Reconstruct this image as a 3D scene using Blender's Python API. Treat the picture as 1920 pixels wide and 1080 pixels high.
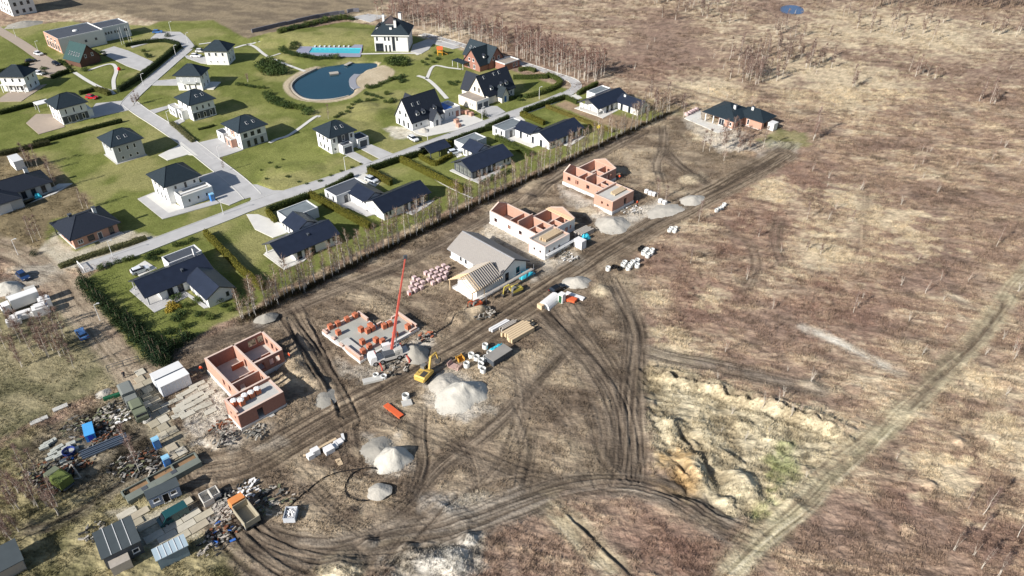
import bpy, bmesh, math, random
import numpy as np
from mathutils import Vector, Matrix
for _o in list(bpy.data.objects): bpy.data.objects.remove(_o)
scene = bpy.context.scene
COL = scene.collection
random.seed(11); rng = np.random.default_rng(11)
R = math.radians
# ------------------------------------------------------------ camera, sky, sun
CAMH = 100.0
FPX = 1400.0                                   # focal length in photo pixels (1920 wide)
PITCH = math.atan2(990.0, FPX)                 # downward tilt
cam_d = bpy.data.cameras.new('camera'); cam = bpy.data.objects.new('camera', cam_d); COL.objects.link(cam)
cam.location = (0, 0, CAMH); cam.rotation_euler = (math.pi/2 - PITCH, 0, 0)
cam_d.sensor_width = 36.0; cam_d.lens = 36.0*FPX/1920.0
cam_d.clip_start = 1.0; cam_d.clip_end = 20000.0
scene.camera = cam
SUN_EL = 30.0; SHADOW_AZ = 40.5                # shadows fall towards this direction (from +x, anticlockwise)
w = bpy.data.worlds.new('World'); scene.world = w; w.use_nodes = True
nt = w.node_tree; bg = nt.nodes['Background']
sky = nt.nodes.new('ShaderNodeTexSky'); sky.sky_type = 'NISHITA'; sky.sun_disc = False
sky.sun_elevation = R(SUN_EL)
_tx, _ty = -math.cos(R(SHADOW_AZ)), -math.sin(R(SHADOW_AZ))   # towards the sun
sky.sun_rotation = math.atan2(_tx, _ty)
nt.links.new(sky.outputs[0], bg.inputs[0]); bg.inputs[1].default_value = 0.074
sl = bpy.data.lights.new('sun', 'SUN'); sl.energy = 4.9; sl.angle = R(0.5); sl.color = (1.0, 0.95, 0.88)
so = bpy.data.objects.new('sun', sl); COL.objects.link(so); so.location = (-200, -200, 200)
_d = Vector((math.cos(R(SHADOW_AZ))*math.cos(R(SUN_EL)), math.sin(R(SHADOW_AZ))*math.cos(R(SUN_EL)), -math.sin(R(SUN_EL))))
so.rotation_euler = _d.to_track_quat('-Z', 'Y').to_euler()
scene.view_settings.view_transform = 'Standard'; scene.view_settings.look = 'None'
scene.view_settings.gamma = 1.0; scene.view_settings.use_curve_mapping = False
scene.view_settings.exposure = 0.5
KEXP = 1.08                                     # picture value of a sunlit flat white surface

# ------------------------------------------------------------ helpers
def at(px, py, z=0.0):
    X = (px-960.0)/FPX; Y = -(py-540.0)/FPX
    d = (X, math.cos(PITCH)+Y*math.sin(PITCH), -math.sin(PITCH)+Y*math.cos(PITCH))
    t = (z-CAMH)/d[2]
    return Vector((d[0]*t, d[1]*t, z))
def ats(pts, z=0.0): return [at(p[0], p[1], z) for p in pts]
def lin(c): c = c/255.0; return c/12.92 if c <= 0.04045 else ((c+0.055)/1.055)**2.4
def A(r, g, b, k=KEXP): return (lin(r)/k, lin(g)/k, lin(b)/k)

MATS = {}
def mat(name, col, rough=0.85, spec=0.3, metal=0.0, var=0.12, scale=0.6, bump=0.0, bscale=4.0, trans=0.0, alpha=None, jit=0.0):
    if name in MATS: return MATS[name]
    m = bpy.data.materials.new(name); m.use_nodes = True; n = m.node_tree; b = n.nodes['Principled BSDF']
    b.inputs['Roughness'].default_value = rough; b.inputs['Specular IOR Level'].default_value = spec
    b.inputs['Metallic'].default_value = metal
    tc = n.nodes.new('ShaderNodeTexCoord')
    if var > 0:
        nz = n.nodes.new('ShaderNodeTexNoise'); nz.inputs['Scale'].default_value = scale; nz.inputs['Detail'].default_value = 5
        n.links.new(tc.outputs['Object'], nz.inputs['Vector'])
        mx = n.nodes.new('ShaderNodeMix'); mx.data_type = 'RGBA'
        mx.inputs['A'].default_value = tuple(c*(1-var*1.6) for c in col)+(1,)
        mx.inputs['B'].default_value = tuple(min(1, c*(1+var*1.6)) for c in col)+(1,)
        n.links.new(nz.outputs['Fac'], mx.inputs['Factor']); src = mx.outputs['Result']
        if jit:
            oi = n.nodes.new('ShaderNodeObjectInfo'); mj = n.nodes.new('ShaderNodeMapRange'); mj.inputs['To Min'].default_value = 1-jit; mj.inputs['To Max'].default_value = 1+jit; n.links.new(oi.outputs['Random'], mj.inputs['Value']); vj = n.nodes.new('ShaderNodeVectorMath'); vj.operation = 'SCALE'; n.links.new(src, vj.inputs[0]); n.links.new(mj.outputs['Result'], vj.inputs['Scale']); src = vj.outputs['Vector']
        n.links.new(src, b.inputs['Base Color'])
    else: b.inputs['Base Color'].default_value = tuple(col)+(1,)
    if bump > 0:
        nb = n.nodes.new('ShaderNodeTexNoise'); nb.inputs['Scale'].default_value = bscale; nb.inputs['Detail'].default_value = 4
        n.links.new(tc.outputs['Object'], nb.inputs['Vector'])
        bp = n.nodes.new('ShaderNodeBump'); bp.inputs['Strength'].default_value = bump; bp.inputs['Distance'].default_value = 0.15
        n.links.new(nb.outputs['Fac'], bp.inputs['Height']); n.links.new(bp.outputs['Normal'], b.inputs['Normal'])
    MATS[name] = m
    return m
def attr_mat(name, attr, rough=0.95, spec=0.05, var=0.25, scale=2.0, bump=0.0, bscale=2.5, trans=0.0, jitter=0.0, aniso=None):
    """colour comes from a colour attribute of the mesh, with fine noise on top"""
    m = bpy.data.materials.new(name); m.use_nodes = True; n = m.node_tree; b = n.nodes['Principled BSDF']
    b.inputs['Roughness'].default_value = rough; b.inputs['Specular IOR Level'].default_value = spec
    a = n.nodes.new('ShaderNodeAttribute'); a.attribute_name = attr
    src = a.outputs['Color']
    tc = n.nodes.new('ShaderNodeTexCoord')
    if var > 0:
        nz = n.nodes.new('ShaderNodeTexNoise'); nz.inputs['Scale'].default_value = scale; nz.inputs['Detail'].default_value = 7; nz.inputs['Roughness'].default_value = 0.65
        if aniso:
            mp = n.nodes.new('ShaderNodeMapping'); mp.inputs['Rotation'].default_value = (0,0,aniso[0]); mp.inputs['Scale'].default_value = (aniso[1],aniso[2],1); n.links.new(tc.outputs['Object'], mp.inputs['Vector']); n.links.new(mp.outputs['Vector'], nz.inputs['Vector'])
        else: n.links.new(tc.outputs['Object'], nz.inputs['Vector'])
        mr = n.nodes.new('ShaderNodeMapRange'); mr.inputs['From Min'].default_value = 0.3; mr.inputs['From Max'].default_value = 0.7
        mr.inputs['To Min'].default_value = 1-var; mr.inputs['To Max'].default_value = 1+var
        n.links.new(nz.outputs['Fac'], mr.inputs['Value'])
        vm = n.nodes.new('ShaderNodeVectorMath'); vm.operation = 'SCALE'
        n.links.new(src, vm.inputs[0]); n.links.new(mr.outputs['Result'], vm.inputs['Scale']); src = vm.outputs['Vector']
    if jitter > 0:
        oi = n.nodes.new('ShaderNodeObjectInfo'); mr2 = n.nodes.new('ShaderNodeMapRange')
        mr2.inputs['To Min'].default_value = 1-jitter; mr2.inputs['To Max'].default_value = 1+jitter
        n.links.new(oi.outputs['Random'], mr2.inputs['Value'])
        vm2 = n.nodes.new('ShaderNodeVectorMath'); vm2.operation = 'SCALE'
        n.links.new(src, vm2.inputs[0]); n.links.new(mr2.outputs['Result'], vm2.inputs['Scale']); src = vm2.outputs['Vector']
    n.links.new(src, b.inputs['Base Color'])
    if bump > 0:
        nb = n.nodes.new('ShaderNodeTexNoise'); nb.inputs['Scale'].default_value = bscale; nb.inputs['Detail'].default_value = 6
        n.links.new(tc.outputs['Object'], nb.inputs['Vector'])
        bp = n.nodes.new('ShaderNodeBump'); bp.inputs['Strength'].default_value = bump; bp.inputs['Distance'].default_value = 0.25
        n.links.new(nb.outputs['Fac'], bp.inputs['Height']); n.links.new(bp.outputs['Normal'], b.inputs['Normal'])
    if trans > 0:
        out = n.nodes['Material Output']; t = n.nodes.new('ShaderNodeBsdfTranslucent'); n.links.new(src, t.inputs['Color'])
        ms = n.nodes.new('ShaderNodeMixShader'); ms.inputs[0].default_value = trans
        n.links.new(b.outputs[0], ms.inputs[1]); n.links.new(t.outputs[0], ms.inputs[2]); n.links.new(ms.outputs[0], out.inputs['Surface'])
    MATS[name] = m
    return m

class MB:
    """collects simple shapes and links them as one mesh object"""
    def __init__(s): s.v = []; s.f = []; s.m = []; s.cur = 0
    def add(s, vs, fs):
        o = len(s.v); s.v.extend(tuple(p) for p in vs)
        for f in fs: s.f.append(tuple(i+o for i in f)); s.m.append(s.cur)
        return s
    def box(s, x0, y0, z0, x1, y1, z1):
        return s.add([(x0,y0,z0),(x1,y0,z0),(x1,y1,z0),(x0,y1,z0),(x0,y0,z1),(x1,y0,z1),(x1,y1,z1),(x0,y1,z1)],
                     [(0,3,2,1),(4,5,6,7),(0,1,5,4),(1,2,6,5),(2,3,7,6),(3,0,4,7)])
    def obox(s, c, h, rz=0.0, rx=0.0, ry=0.0):
        M = Matrix.Translation(Vector(c)) @ Matrix.Rotation(rz,4,'Z') @ Matrix.Rotation(ry,4,'Y') @ Matrix.Rotation(rx,4,'X')
        vs = [M @ Vector((a*h[0], b*h[1], d*h[2])) for d in (-1,1) for a, b in ((-1,-1),(1,-1),(1,1),(-1,1))]
        return s.add(vs, [(0,3,2,1),(4,5,6,7),(0,1,5,4),(1,2,6,5),(2,3,7,6),(3,0,4,7)])
    def prism(s, poly, z0, z1):
        n = len(poly)
        vs = [(p[0],p[1],z0) for p in poly]+[(p[0],p[1],z1) for p in poly]
        return s.add(vs, [tuple(range(n))[::-1], tuple(range(n,2*n))]+[(i,(i+1)%n,(i+1)%n+n,i+n) for i in range(n)])
    def extr(s, prof, axis, a0, a1):
        """profile of (u,z) extruded along 'x' (u=y) or 'y' (u=x)"""
        n = len(prof)
        P = (lambda u,z,a: (a,u,z)) if axis == 'x' else (lambda u,z,a: (u,a,z))
        vs = [P(u,z,a0) for u,z in prof]+[P(u,z,a1) for u,z in prof]
        return s.add(vs, [tuple(range(n)), tuple(range(n,2*n))[::-1]]+[(i,i+n,(i+1)%n+n,(i+1)%n) for i in range(n)])
    def tube(s, p, q, r0, r1=None, n=6, cap=True):
        p = Vector(p); q = Vector(q); r1 = r0 if r1 is None else r1
        d = (q-p); 
        if d.length < 1e-6: return s
        d.normalize(); a = d.orthogonal().normalized(); b = d.cross(a)
        vs = []
        for c, r in ((p,r0),(q,r1)):
            for i in range(n):
                t = 2*math.pi*i/n; vs.append(c + a*(r*math.cos(t)) + b*(r*math.sin(t)))
        fs = [(i,(i+1)%n,(i+1)%n+n,i+n) for i in range(n)]
        if cap: fs += [tuple(range(n))[::-1], tuple(range(n,2*n))]
        return s.add(vs, fs)
    def path(s, pts, r, n=5):
        for p, q in zip(pts[:-1], pts[1:]): s.tube(p, q, r, r, n)
        return s
    def lathe(s, prof, c=(0,0,0), n=16, closed=True):
        vs = []; k = len(prof)
        for i in range(n):
            t = 2*math.pi*i/n
            for r, z in prof: vs.append((c[0]+r*math.cos(t), c[1]+r*math.sin(t), c[2]+z))
        fs = []
        for i in range(n):
            j = (i+1) % n
            for a in range(k-1): fs.append((i*k+a, j*k+a, j*k+a+1, i*k+a+1))
        if closed:
            fs.append(tuple(i*k for i in range(n))[::-1]); fs.append(tuple(i*k+k-1 for i in range(n)))
        return s.add(vs, fs)
    def build(s, name, mats, parent=None, smooth=False):
        me = bpy.data.meshes.new(name); me.from_pydata(s.v, [], s.f); 
        if not isinstance(mats, (list, tuple)): mats = [mats]
        for m in mats: me.materials.append(m)
        if len(mats) > 1: me.polygons.foreach_set('material_index', s.m)
        if smooth: me.polygons.foreach_set('use_smooth', [True]*len(me.polygons))
        me.update()
        o = bpy.data.objects.new(name, me); COL.objects.link(o)
        if parent is not None: o.parent = parent
        return o
def tag(o, label=None, cat=None, group=None, kind=None):
    if label: o['label'] = label
    if cat: o['category'] = cat
    if group: o['group'] = group
    if kind: o['kind'] = kind
    return o
def thing(name, label, cat, loc=(0,0,0), az=0.0, group=None):
    o = bpy.data.objects.new(name, None); COL.objects.link(o); o.empty_display_size = 0.5
    o.location = loc; o.rotation_euler = (0, 0, R(az))
    return tag(o, label, cat, group)
def copy_tree(o, parent=None):
    c = o.copy(); COL.objects.link(c)
    if parent is not None: c.parent = parent
    for ch in list(o.children): copy_tree(ch, c)
    return c
def place(proto, used, loc, az, label=None, group=None, scale=None):
    """first call moves the prototype itself, later calls copy it"""
    o = proto if not used[0] else copy_tree(proto)
    used[0] = True
    o.location = loc; o.rotation_euler = (0, 0, R(az))
    if scale: o.scale = (scale,)*3 if not isinstance(scale, (tuple, list)) else scale
    if label: o['label'] = label
    if group: o['group'] = group
    return o
def mesh_np(name, V, F, mats, colors=None, attr='gcol', smooth=True, link=True):
    """V (n,3), F (m,k) numpy -> object, with an optional point colour attribute"""
    me = bpy.data.meshes.new(name); k = F.shape[1]
    me.vertices.add(len(V)); me.vertices.foreach_set('co', np.asarray(V, np.float32).ravel())
    me.loops.add(F.size); me.loops.foreach_set('vertex_index', np.asarray(F, np.int32).ravel())
    me.polygons.add(len(F)); me.polygons.foreach_set('loop_start', np.arange(0, F.size, k, dtype=np.int32))
    try: me.polygons.foreach_set('loop_total', np.full(len(F), k, np.int32))
    except Exception: pass
    me.polygons.foreach_set('use_smooth', np.full(len(F), smooth, bool))
    me.update(calc_edges=True)
    if colors is not None:
        ca = me.color_attributes.new(attr, 'FLOAT_COLOR', 'POINT')
        c4 = np.ones((len(V), 4), np.float32); c4[:, :3] = colors; ca.data.foreach_set('color', c4.ravel())
    me.materials.append(mats)
    o = bpy.data.objects.new(name, me)
    if link: COL.objects.link(o)
    return o

# ------------------------------------------------------------ numpy noise and fields
def _hash(ix, iy, seed):
    h = (ix.astype(np.int64)*374761393 + iy.astype(np.int64)*668265263 + seed*974711) & 0xFFFFFFFF
    h = ((h ^ (h >> 13))*1274126177) & 0xFFFFFFFF
    return ((h ^ (h >> 16)) & 0xFFFF).astype(np.float32)/65535.0
def vnoise(x, y, seed=0):
    x = np.asarray(x, np.float64); y = np.asarray(y, np.float64)
    ix = np.floor(x); iy = np.floor(y); fx = (x-ix).astype(np.float32); fy = (y-iy).astype(np.float32)
    fx = fx*fx*(3-2*fx); fy = fy*fy*(3-2*fy); ix = ix.astype(np.int64); iy = iy.astype(np.int64)
    a = _hash(ix, iy, seed); b = _hash(ix+1, iy, seed); c = _hash(ix, iy+1, seed); d = _hash(ix+1, iy+1, seed)
    return (a*(1-fx)+b*fx)*(1-fy)+(c*(1-fx)+d*fx)*fy
def fbm(x, y, o=3, seed=0, gain=0.5):
    s = 0; amp = 1.0; tot = 0
    for k in range(o):
        s = s+vnoise(x*2**k, y*2**k, seed+17*k)*amp; tot += amp; amp *= gain
    return s/tot
def sst(a, b, x): t = np.clip((x-a)/(b-a), 0, 1); return t*t*(3-2*t)
def pts2(P): return np.array([(p.x, p.y) for p in ats(P)])
def poly_sd(P, X, Y, pad):
    """signed distance to polygon P (world xy): positive inside; only near points"""
    x0, y0 = P.min(0)-pad; x1, y1 = P.max(0)+pad
    idx = np.nonzero((X > x0) & (X < x1) & (Y > y0) & (Y < y1))[0]
    x = X[idx]; y = Y[idx]; ins = np.zeros(len(idx), bool); d2 = np.full(len(idx), 1e18)
    for i in range(len(P)):
        ax, ay = P[i]; bx, by = P[(i+1) % len(P)]
        c = (ay > y) != (by > y)
        with np.errstate(divide='ignore', invalid='ignore'):
            xx = (bx-ax)*(y-ay)/((by-ay) if by != ay else 1e-12)+ax
        ins ^= c & (x < xx)
        ex, ey = bx-ax, by-ay; L = ex*ex+ey*ey+1e-12
        t = np.clip(((x-ax)*ex+(y-ay)*ey)/L, 0, 1)
        d2 = np.minimum(d2, (x-ax-t*ex)**2+(y-ay-t*ey)**2)
    d = np.sqrt(d2)
    return idx, np.where(ins, d, -d)
def line_sd(P, X, Y, pad):
    """signed offset d and arc length s to a polyline"""
    x0, y0 = P.min(0)-pad; x1, y1 = P.max(0)+pad
    idx = np.nonzero((X > x0) & (X < x1) & (Y > y0) & (Y < y1))[0]
    x = X[idx]; y = Y[idx]; best = np.full(len(idx), 1e18); D = np.zeros(len(idx)); S = np.zeros(len(idx)); acc = 0
    for i in range(len(P)-1):
        ax, ay = P[i]; bx, by = P[i+1]; ex, ey = bx-ax, by-ay; l = math.hypot(ex, ey)+1e-9
        t = np.clip(((x-ax)*ex+(y-ay)*ey)/(l*l), 0, 1)
        qx = x-ax-t*ex; qy = y-ay-t*ey; d2 = qx*qx+qy*qy
        sg = np.sign(ex*(y-ay)-ey*(x-ax)); u = d2 < best
        best[u] = d2[u]; D[u] = (sg*np.sqrt(d2))[u]; S[u] = (acc+t*l)[u]; acc += l
    return idx, D, S
def smooth_line(P, n=6):
    """Catmull-Rom through the points"""
    P = [np.array(p, float) for p in P]; Q = [2*P[0]-P[1]]+P+[2*P[-1]-P[-2]]; out = []
    for i in range(1, len(Q)-2):
        a, b, c, d = Q[i-1], Q[i], Q[i+1], Q[i+2]
        for k in range(n):
            t = k/n; out.append(0.5*((2*b)+(-a+c)*t+(2*a-5*b+4*c-d)*t*t+(-a+3*b-3*c+d)*t**3))
    out.append(P[-1]); return np.array(out)
# ------------------------------------------------------------ the lie of the land: one adaptive sheet, split by use
NC, NR = 940, 660
u = np.concatenate([-np.geomspace(14, 1.22, 22)[:-1], np.linspace(-1.2, 1.2, NC), np.geomspace(1.22, 14, 22)[1:]])
p0, p1 = at(960, 1180).y, at(960, -70).y
yr = np.array([at(960, yy).y for yy in np.linspace(1180, -70, NR)])
yrow = np.concatenate([[-600, -300, -120, -40, 10, 40], yr[yr > 45], np.geomspace(p1*1.04, 6000, 36)])
dep = np.maximum(yrow*math.cos(PITCH)+CAMH*math.sin(PITCH), 60.0)
GX = (u[None, :]*dep[:, None]*960.0/FPX); GY = np.repeat(yrow[:, None], len(u), 1)
gr, gc = GX.shape
X = GX.ravel(); Y = GY.ravel(); N = len(X)
# streaky coordinates: grass lies roughly along this direction
sa = R(-14); U = X*math.cos(sa)+Y*math.sin(sa); V = -X*math.sin(sa)+Y*math.cos(sa)
nE = fbm(X/1.7, Y/1.7, 3, 3)-0.5                    # edge wobble
nB = fbm(X/34, Y/34, 4, 5); nM = fbm(U/9, V/3.4, 4, 9); nF = fbm(U/2.2, V/0.55, 3, 21); nG = vnoise(X/0.55, Y/0.55, 31)
nP = fbm(X/13+40, Y/13, 4, 44); nS = fbm(X/4, Y/4, 3, 52)
C = np.zeros((N, 3), np.float32); Hh = np.zeros(N, np.float32)
rough = np.ones(N, np.float32)                      # relief amount
zone = np.zeros(N, np.int8)                         # 0 field 1 lawn 2 dirt track 3 ploughed
def L3(a, b, t): t = t[:, None]; return np.array(a, np.float32)[None]*(1-t)+np.array(b, np.float32)[None]*t
def paint(idx, m, col): 
    c = np.asarray(col, np.float32); c = c if c.ndim == 2 else c[None]
    C[idx] = C[idx]*(1-m[:, None])+c*m[:, None]
# base: heath and dry grass
straw = A(207, 192, 164); tan = A(179, 158, 134); brown = A(153, 131, 114); pink = A(154, 132, 117); redb = A(126, 103, 93); dark = A(96, 83, 74)
wv = 0.40*nB+0.38*nM+0.22*nF
C[:] = L3(brown, tan, sst(0.42, 0.56, wv))
C[:] = C*(1-sst(0.51, 0.70, wv)[:, None])+np.array(straw, np.float32)*sst(0.51, 0.70, wv)[:, None]
m = sst(0.52, 0.68, nP)*0.6; paint(slice(None), m, L3(pink, redb, np.clip(nS*1.3-0.25, 0, 1)))
m = sst(0.60, 0.72, fbm(U/5, V/1.6, 3, 77))*0.55; paint(slice(None), m, dark)
def poly(P, col, soft=1.0, wob=1.2, k=1.0, rg=None, zn=None, smoothed=False, flat=False):
    W = pts2(P)
    if smoothed: W = smooth_line(list(W)+[W[0]], 5)[:-1]
    idx, sd = poly_sd(W, X, Y, 6+soft)
    m = sst(-soft, soft, sd+nE[idx]*2*wob)*k
    paint(idx, m, col(idx) if callable(col) else col)
    if rg is not None: rough[idx] = rough[idx]*(1-m)+rg*m
    if zn is not None: zone[idx[m > 0.5]] = zn
    return idx, m, sd
def mix(a, b, n, lo=0.35, hi=0.65): return lambda idx: L3(a, b, sst(lo, hi, n[idx]))
# reddish heather stands
for (px, py, r) in [(1400,470,11),(1330,560,9),(1300,600,8),(1480,420,10),(1240,490,6),(1600,580,12),(1560,640,9),(1390,375,12),(1510,330,14),(1210,130,22),(1040,75,26),(1660,420,13),(1800,640,8),(1840,880,7),(1700,930,6),(1870,1010,8),(1010,835,5),(1230,1010,7),(1300,1050,6),(1150,820,4),(1620,500,9),(1500,560,8)]:
    c = at(px, py); idx = np.nonzero((X-c.x)**2+(Y-c.y)**2 < (2.2*r)**2)[0]
    d = np.hypot(X[idx]-c.x, (Y[idx]-c.y))/r+nE[idx]*1.1+(nP[idx]-0.5)*1.5
    paint(idx, sst(1.25, 0.4, d)*0.42, L3(A(122,94,84), A(146, 116, 102), nF[idx]))
# pale open straw
for (px, py, r) in [(1640,410,16),(1580,150,30),(1700,60,40),(1330,290,13),(1290,640,7),(1450,360,9),(1560,480,8),(1850,720,8),(1780,900,6),(1010,860,7),(960,835,6),(1900,830,9),(1330,560,4),(1230,560,5),(1090,260,6),(780,440,6),(1260,700,6),(1350,760,6),(1040,180,8),(1330,170,14)]:
    c = at(px, py); idx = np.nonzero((X-c.x)**2+(Y-c.y)**2 < (2.2*r)**2)[0]
    d = np.hypot(X[idx]-c.x, (Y[idx]-c.y))/r+nE[idx]*1.3+(nM[idx]-0.5)*2.2
    paint(idx, sst(1.2, 0.4, d)*0.7, L3(straw, A(226, 208, 172), nF[idx]))
# ploughed field behind the village
pl1, pl2 = A(122, 110, 94), A(146, 132, 110)
poly([(-200,-60),(-200,20),(60,18),(150,24),(300,42),(390,40),(470,76),(560,48),(690,22),(735,2),(700,-70)], mix(pl1, pl2, nM), 1.5, 1.0, 1, 0.45, 3)
poly([(140,22),(200,20),(300,42),(380,44),(360,52),(240,50),(190,36)], mix(tan, straw, nF), 2, 2, 0.8, 0.5)
# village lawns
g1, g2, g3 = A(106, 113, 60), A(131, 135, 78), A(156, 150, 102)
lawnc = lambda idx: L3(g1, g2, sst(0.3, 0.7, 0.6*nB[idx]+0.4*nS[idx]))*(1-0.7*sst(0.45, 0.7, nP[idx])[:, None])+np.array(g3, np.float32)*0.7*sst(0.45, 0.7, nP[idx])[:, None]
poly([(-200,90),(-200,60),(40,48),(130,40),(190,46),(280,48),(300,40),(400,38),(465,74),(520,62),(650,40),(720,50),(860,92),(960,132),(1060,165),(1085,178),(1130,165),(1200,185),(1245,214),(1100,277),(1000,322),(900,364),(800,412),(700,457),(600,507),(520,547),(455,590),(400,612),(330,655),(268,690),(215,612),(146,540),(170,515),(250,478),(180,482),(110,497),(60,470),(0,440),(-200,330)], lawnc, 0.8, 0.6, 1, 0.16, 1)
# bare plots on the left
soil1, soil2 = A(120, 108, 84), A(140, 126, 98)
poly([(-200,290),(40,283),(70,290),(110,310),(135,345),(170,372),(176,392),(96,412),(84,470),(30,478),(-40,450),(-200,400)], mix(soil1, soil2, nS), 1.2, 1.2, 1, 0.6, 0)
poly([(58,482),(104,438),(142,472),(240,432),(312,446),(250,470),(170,496),(110,505)], mix(A(178,168,148), A(196,188,170), nS), 1.0, 1.0, 0.95, 0.3, 0)
poly([(1040,196),(1060,188),(1100,205),(1195,224),(1215,228),(1170,246),(1128,232)], mix(A(150,128,108), A(172,148,124), nS), 0.8, 0.8, 0.9, 0.3, 0)
poly([(1420,262),(1460,240),(1510,250),(1520,272),(1480,282),(1440,275)], mix(A(120,122,78), A(150,144,104), nS), 1.2, 1.5, 0.8, 0.5)
poly([(1180,180),(1240,190),(1300,205),(1280,220),(1210,205)], mix(A(104,104,70), A(150,138,104), nS), 2, 2, 0.6, 0.8)
# heather and rough grass between the fence and the dirt road: trampled building land
mudA, mudB, mudC = A(111, 98, 84), A(140, 125, 107), A(183, 167, 142)
bl = lambda idx: L3(mudA, mudB, sst(0.3, 0.65, 0.5*nM[idx]+0.5*nS[idx]))*(1-0.75*sst(0.46, 0.64, 0.6*nP[idx]+0.4*nM[idx])[:, None])+np.array(mudC, np.float32)*0.75*sst(0.46, 0.64, 0.6*nP[idx]+0.4*nM[idx])[:, None]
poly([(400,625),(520,560),(700,470),(900,378),(1100,288),(1265,215),(1300,225),(1290,260),(1440,300),(1330,375),(1205,440),(1195,520),(1205,640),(1200,780),(1195,890),(1050,915),(860,985),(700,1090),(360,1090),(340,900),(300,760),(250,690)], bl, 2.0, 2.0, 0.9, 0.9)
# olive-straw meadow and yard at lower left
ol1, ol2, ol3 = A(114, 110, 84), A(150, 141, 112), A(182, 166, 124)
poly([(-200,560),(100,560),(160,600),(245,690),(235,720),(120,760),(0,830),(-200,860)], mix(ol1, ol2, 0.5*nM+0.5*nS, 0.3, 0.62), 1.5, 1.5, 1, 0.6)
poly([(-200,860),(0,830),(60,800),(220,860),(340,900),(440,1000),(470,1100),(-200,1140)], mix(A(102,99,70), A(158,148,114), 0.5*nM+0.5*nS, 0.3, 0.62), 2.5, 2.5, 1, 1.0)
poly([(40,830),(160,770),(240,735),(300,790),(380,850),(330,880),(240,900),(150,930),(60,900)], mix(A(74,68,58), A(138,128,110), nS, 0.35, 0.7), 2, 2, 0.95, 1.2)
poly([(200,960),(243,945),(290,960),(345,934),(396,950),(402,978),(365,1008),(345,1012),(300,1034),(262,1020),(236,975)], mix(A(150,142,124), A(186,178,158), nS), 0.8, 1.0, 0.9, 0.2)
poly([(236,702),(266,688),(302,745),(330,800),(358,860),(316,866),(280,812),(258,752)], mix(A(158,148,126), A(188,178,154), nS), 0.8, 1.0, 0.9, 0.2)
# spoil, sand and crushed concrete patches
pale = mix(A(196,188,174), A(226,220,208), nS, 0.3, 0.7)
for P, k in (([(330,765),(400,700),(450,790),(455,812),(520,800),(540,830),(430,850),(370,830)],0.85), ([(1010,500),(1075,465),(1110,490),(1095,520),(1040,535),(1000,530)],0.5),
    ([(915,400),(1000,455),(1030,492),(990,500),(950,480),(905,440)],0.5), ([(1110,385),(1150,410),(1240,375),(1290,390),(1230,425),(1160,440),(1120,430)],0.75),
    ([(560,640),(680,690),(790,625),(820,650),(760,700),(690,720),(640,700)],0.6), ([(1045,345),(1115,380),(1150,405),(1130,420),(1060,380)],0.55),
    ([(790,700),(860,690),(910,730),(930,770),(870,790),(800,760)],0.6), ([(680,815),(740,820),(770,870),(750,895),(700,880)],0.6),
    ([(1280,222),(1315,204),(1340,228),(1400,250),(1420,280),(1350,285),(1300,250)],0.6), ([(720,240),(770,235),(790,255),(740,262)],0.8), ([(1400,272),(1450,262),(1500,270),(1490,300),(1430,300)],0.4)):
    poly(P, pale, 1.2, 1.6, k, 0.8)
poly([(780,1000),(870,985),(905,1000),(900,1060),(860,1100),(770,1100),(720,1060)], mix(A(170,164,150), A(208,202,190), nS), 1.5, 2.5, 0.8, 2.2)
poly([(810,935),(880,920),(950,950),(900,975),(790,985)], mix(A(180,170,152), A(206,198,182), nS), 1.5, 2, 0.6, 1.5)
poly([(600,1045),(660,1030),(690,1060),(670,1100),(600,1100)], mix(A(206,192,158), A(224,212,184), nS), 1, 1.5, 0.8, 2)
# sand pit on the right
pit = [(1200,690),(1290,700),(1420,745),(1520,775),(1580,812),(1560,860),(1490,930),(1440,985),(1350,975),(1265,930),(1225,850),(1205,760)]
idx, m, sd = poly(pit, mix(A(162,149,122), A(202,191,163), 0.5*nS+0.5*nM, 0.3, 0.66), 2.6, 3.2, 0.95, 1.6)
Hh[idx] -= 0.9*sst(0.0, 3.0, sd+nE[idx]*3)
poly([(1440,850),(1490,830),(1500,880),(1460,900)], A(118,134,70), 2, 3, 0.6); poly([(1410,945),(1450,930),(1455,970),(1415,975)], A(122,138,76), 2, 3, 0.6)
poly([(1240,860),(1275,840),(1320,900),(1300,930),(1250,915)], A(196,158,104), 2, 3, 0.6)
def mound(px, py, r, h, e=1.0, rot=0.0, nz=0.5, sharp=1.0):
    c = at(px, py); cr, sr = math.cos(R(rot)), math.sin(R(rot))
    idx = np.nonzero((X-c.x)**2+(Y-c.y)**2 < (3.2*r*max(1, e))**2)[0]
    a = ((X[idx]-c.x)*cr+(Y[idx]-c.y)*sr)/(r*e); b = (-(X[idx]-c.x)*sr+(Y[idx]-c.y)*cr)/r
    d = np.sqrt(a*a+b*b)
    Hh[idx] += h*np.clip(1-d**sharp+nz*(nS[idx]-0.5)*1.2, 0, 1)*sst(1.5, 0.8, d)
    return idx, d
# scarp along the back of the pit, hummocks along its front
for a in [(1235,702),(1265,706),(1300,716),(1340,728),(1380,742),(1420,752),(1460,764),(1500,778),(1540,792),(1570,806)]: mound(a[0], a[1]-3, 2.2, 1.0+0.5*random.random(), 1.6, -20)
for a in [(1245,790),(1258,815),(1270,840),(1290,870),(1310,895),(1325,915),(1350,850),(1370,880),(1300,830),(1330,860),(1280,800),(1400,900),(1420,930)]: mound(a[0], a[1], 1.6+random.random()*1.4, 0.6+random.random()*0.9, 1.3, -50)
rp = random.Random(77)
for k in range(34): mound(1235+rp.random()*150+(0 if k % 3 else 120), 775+rp.random()*170, 1.2+rp.random()*1.6, .3+rp.random()*.6, 1.4, -40)
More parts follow.
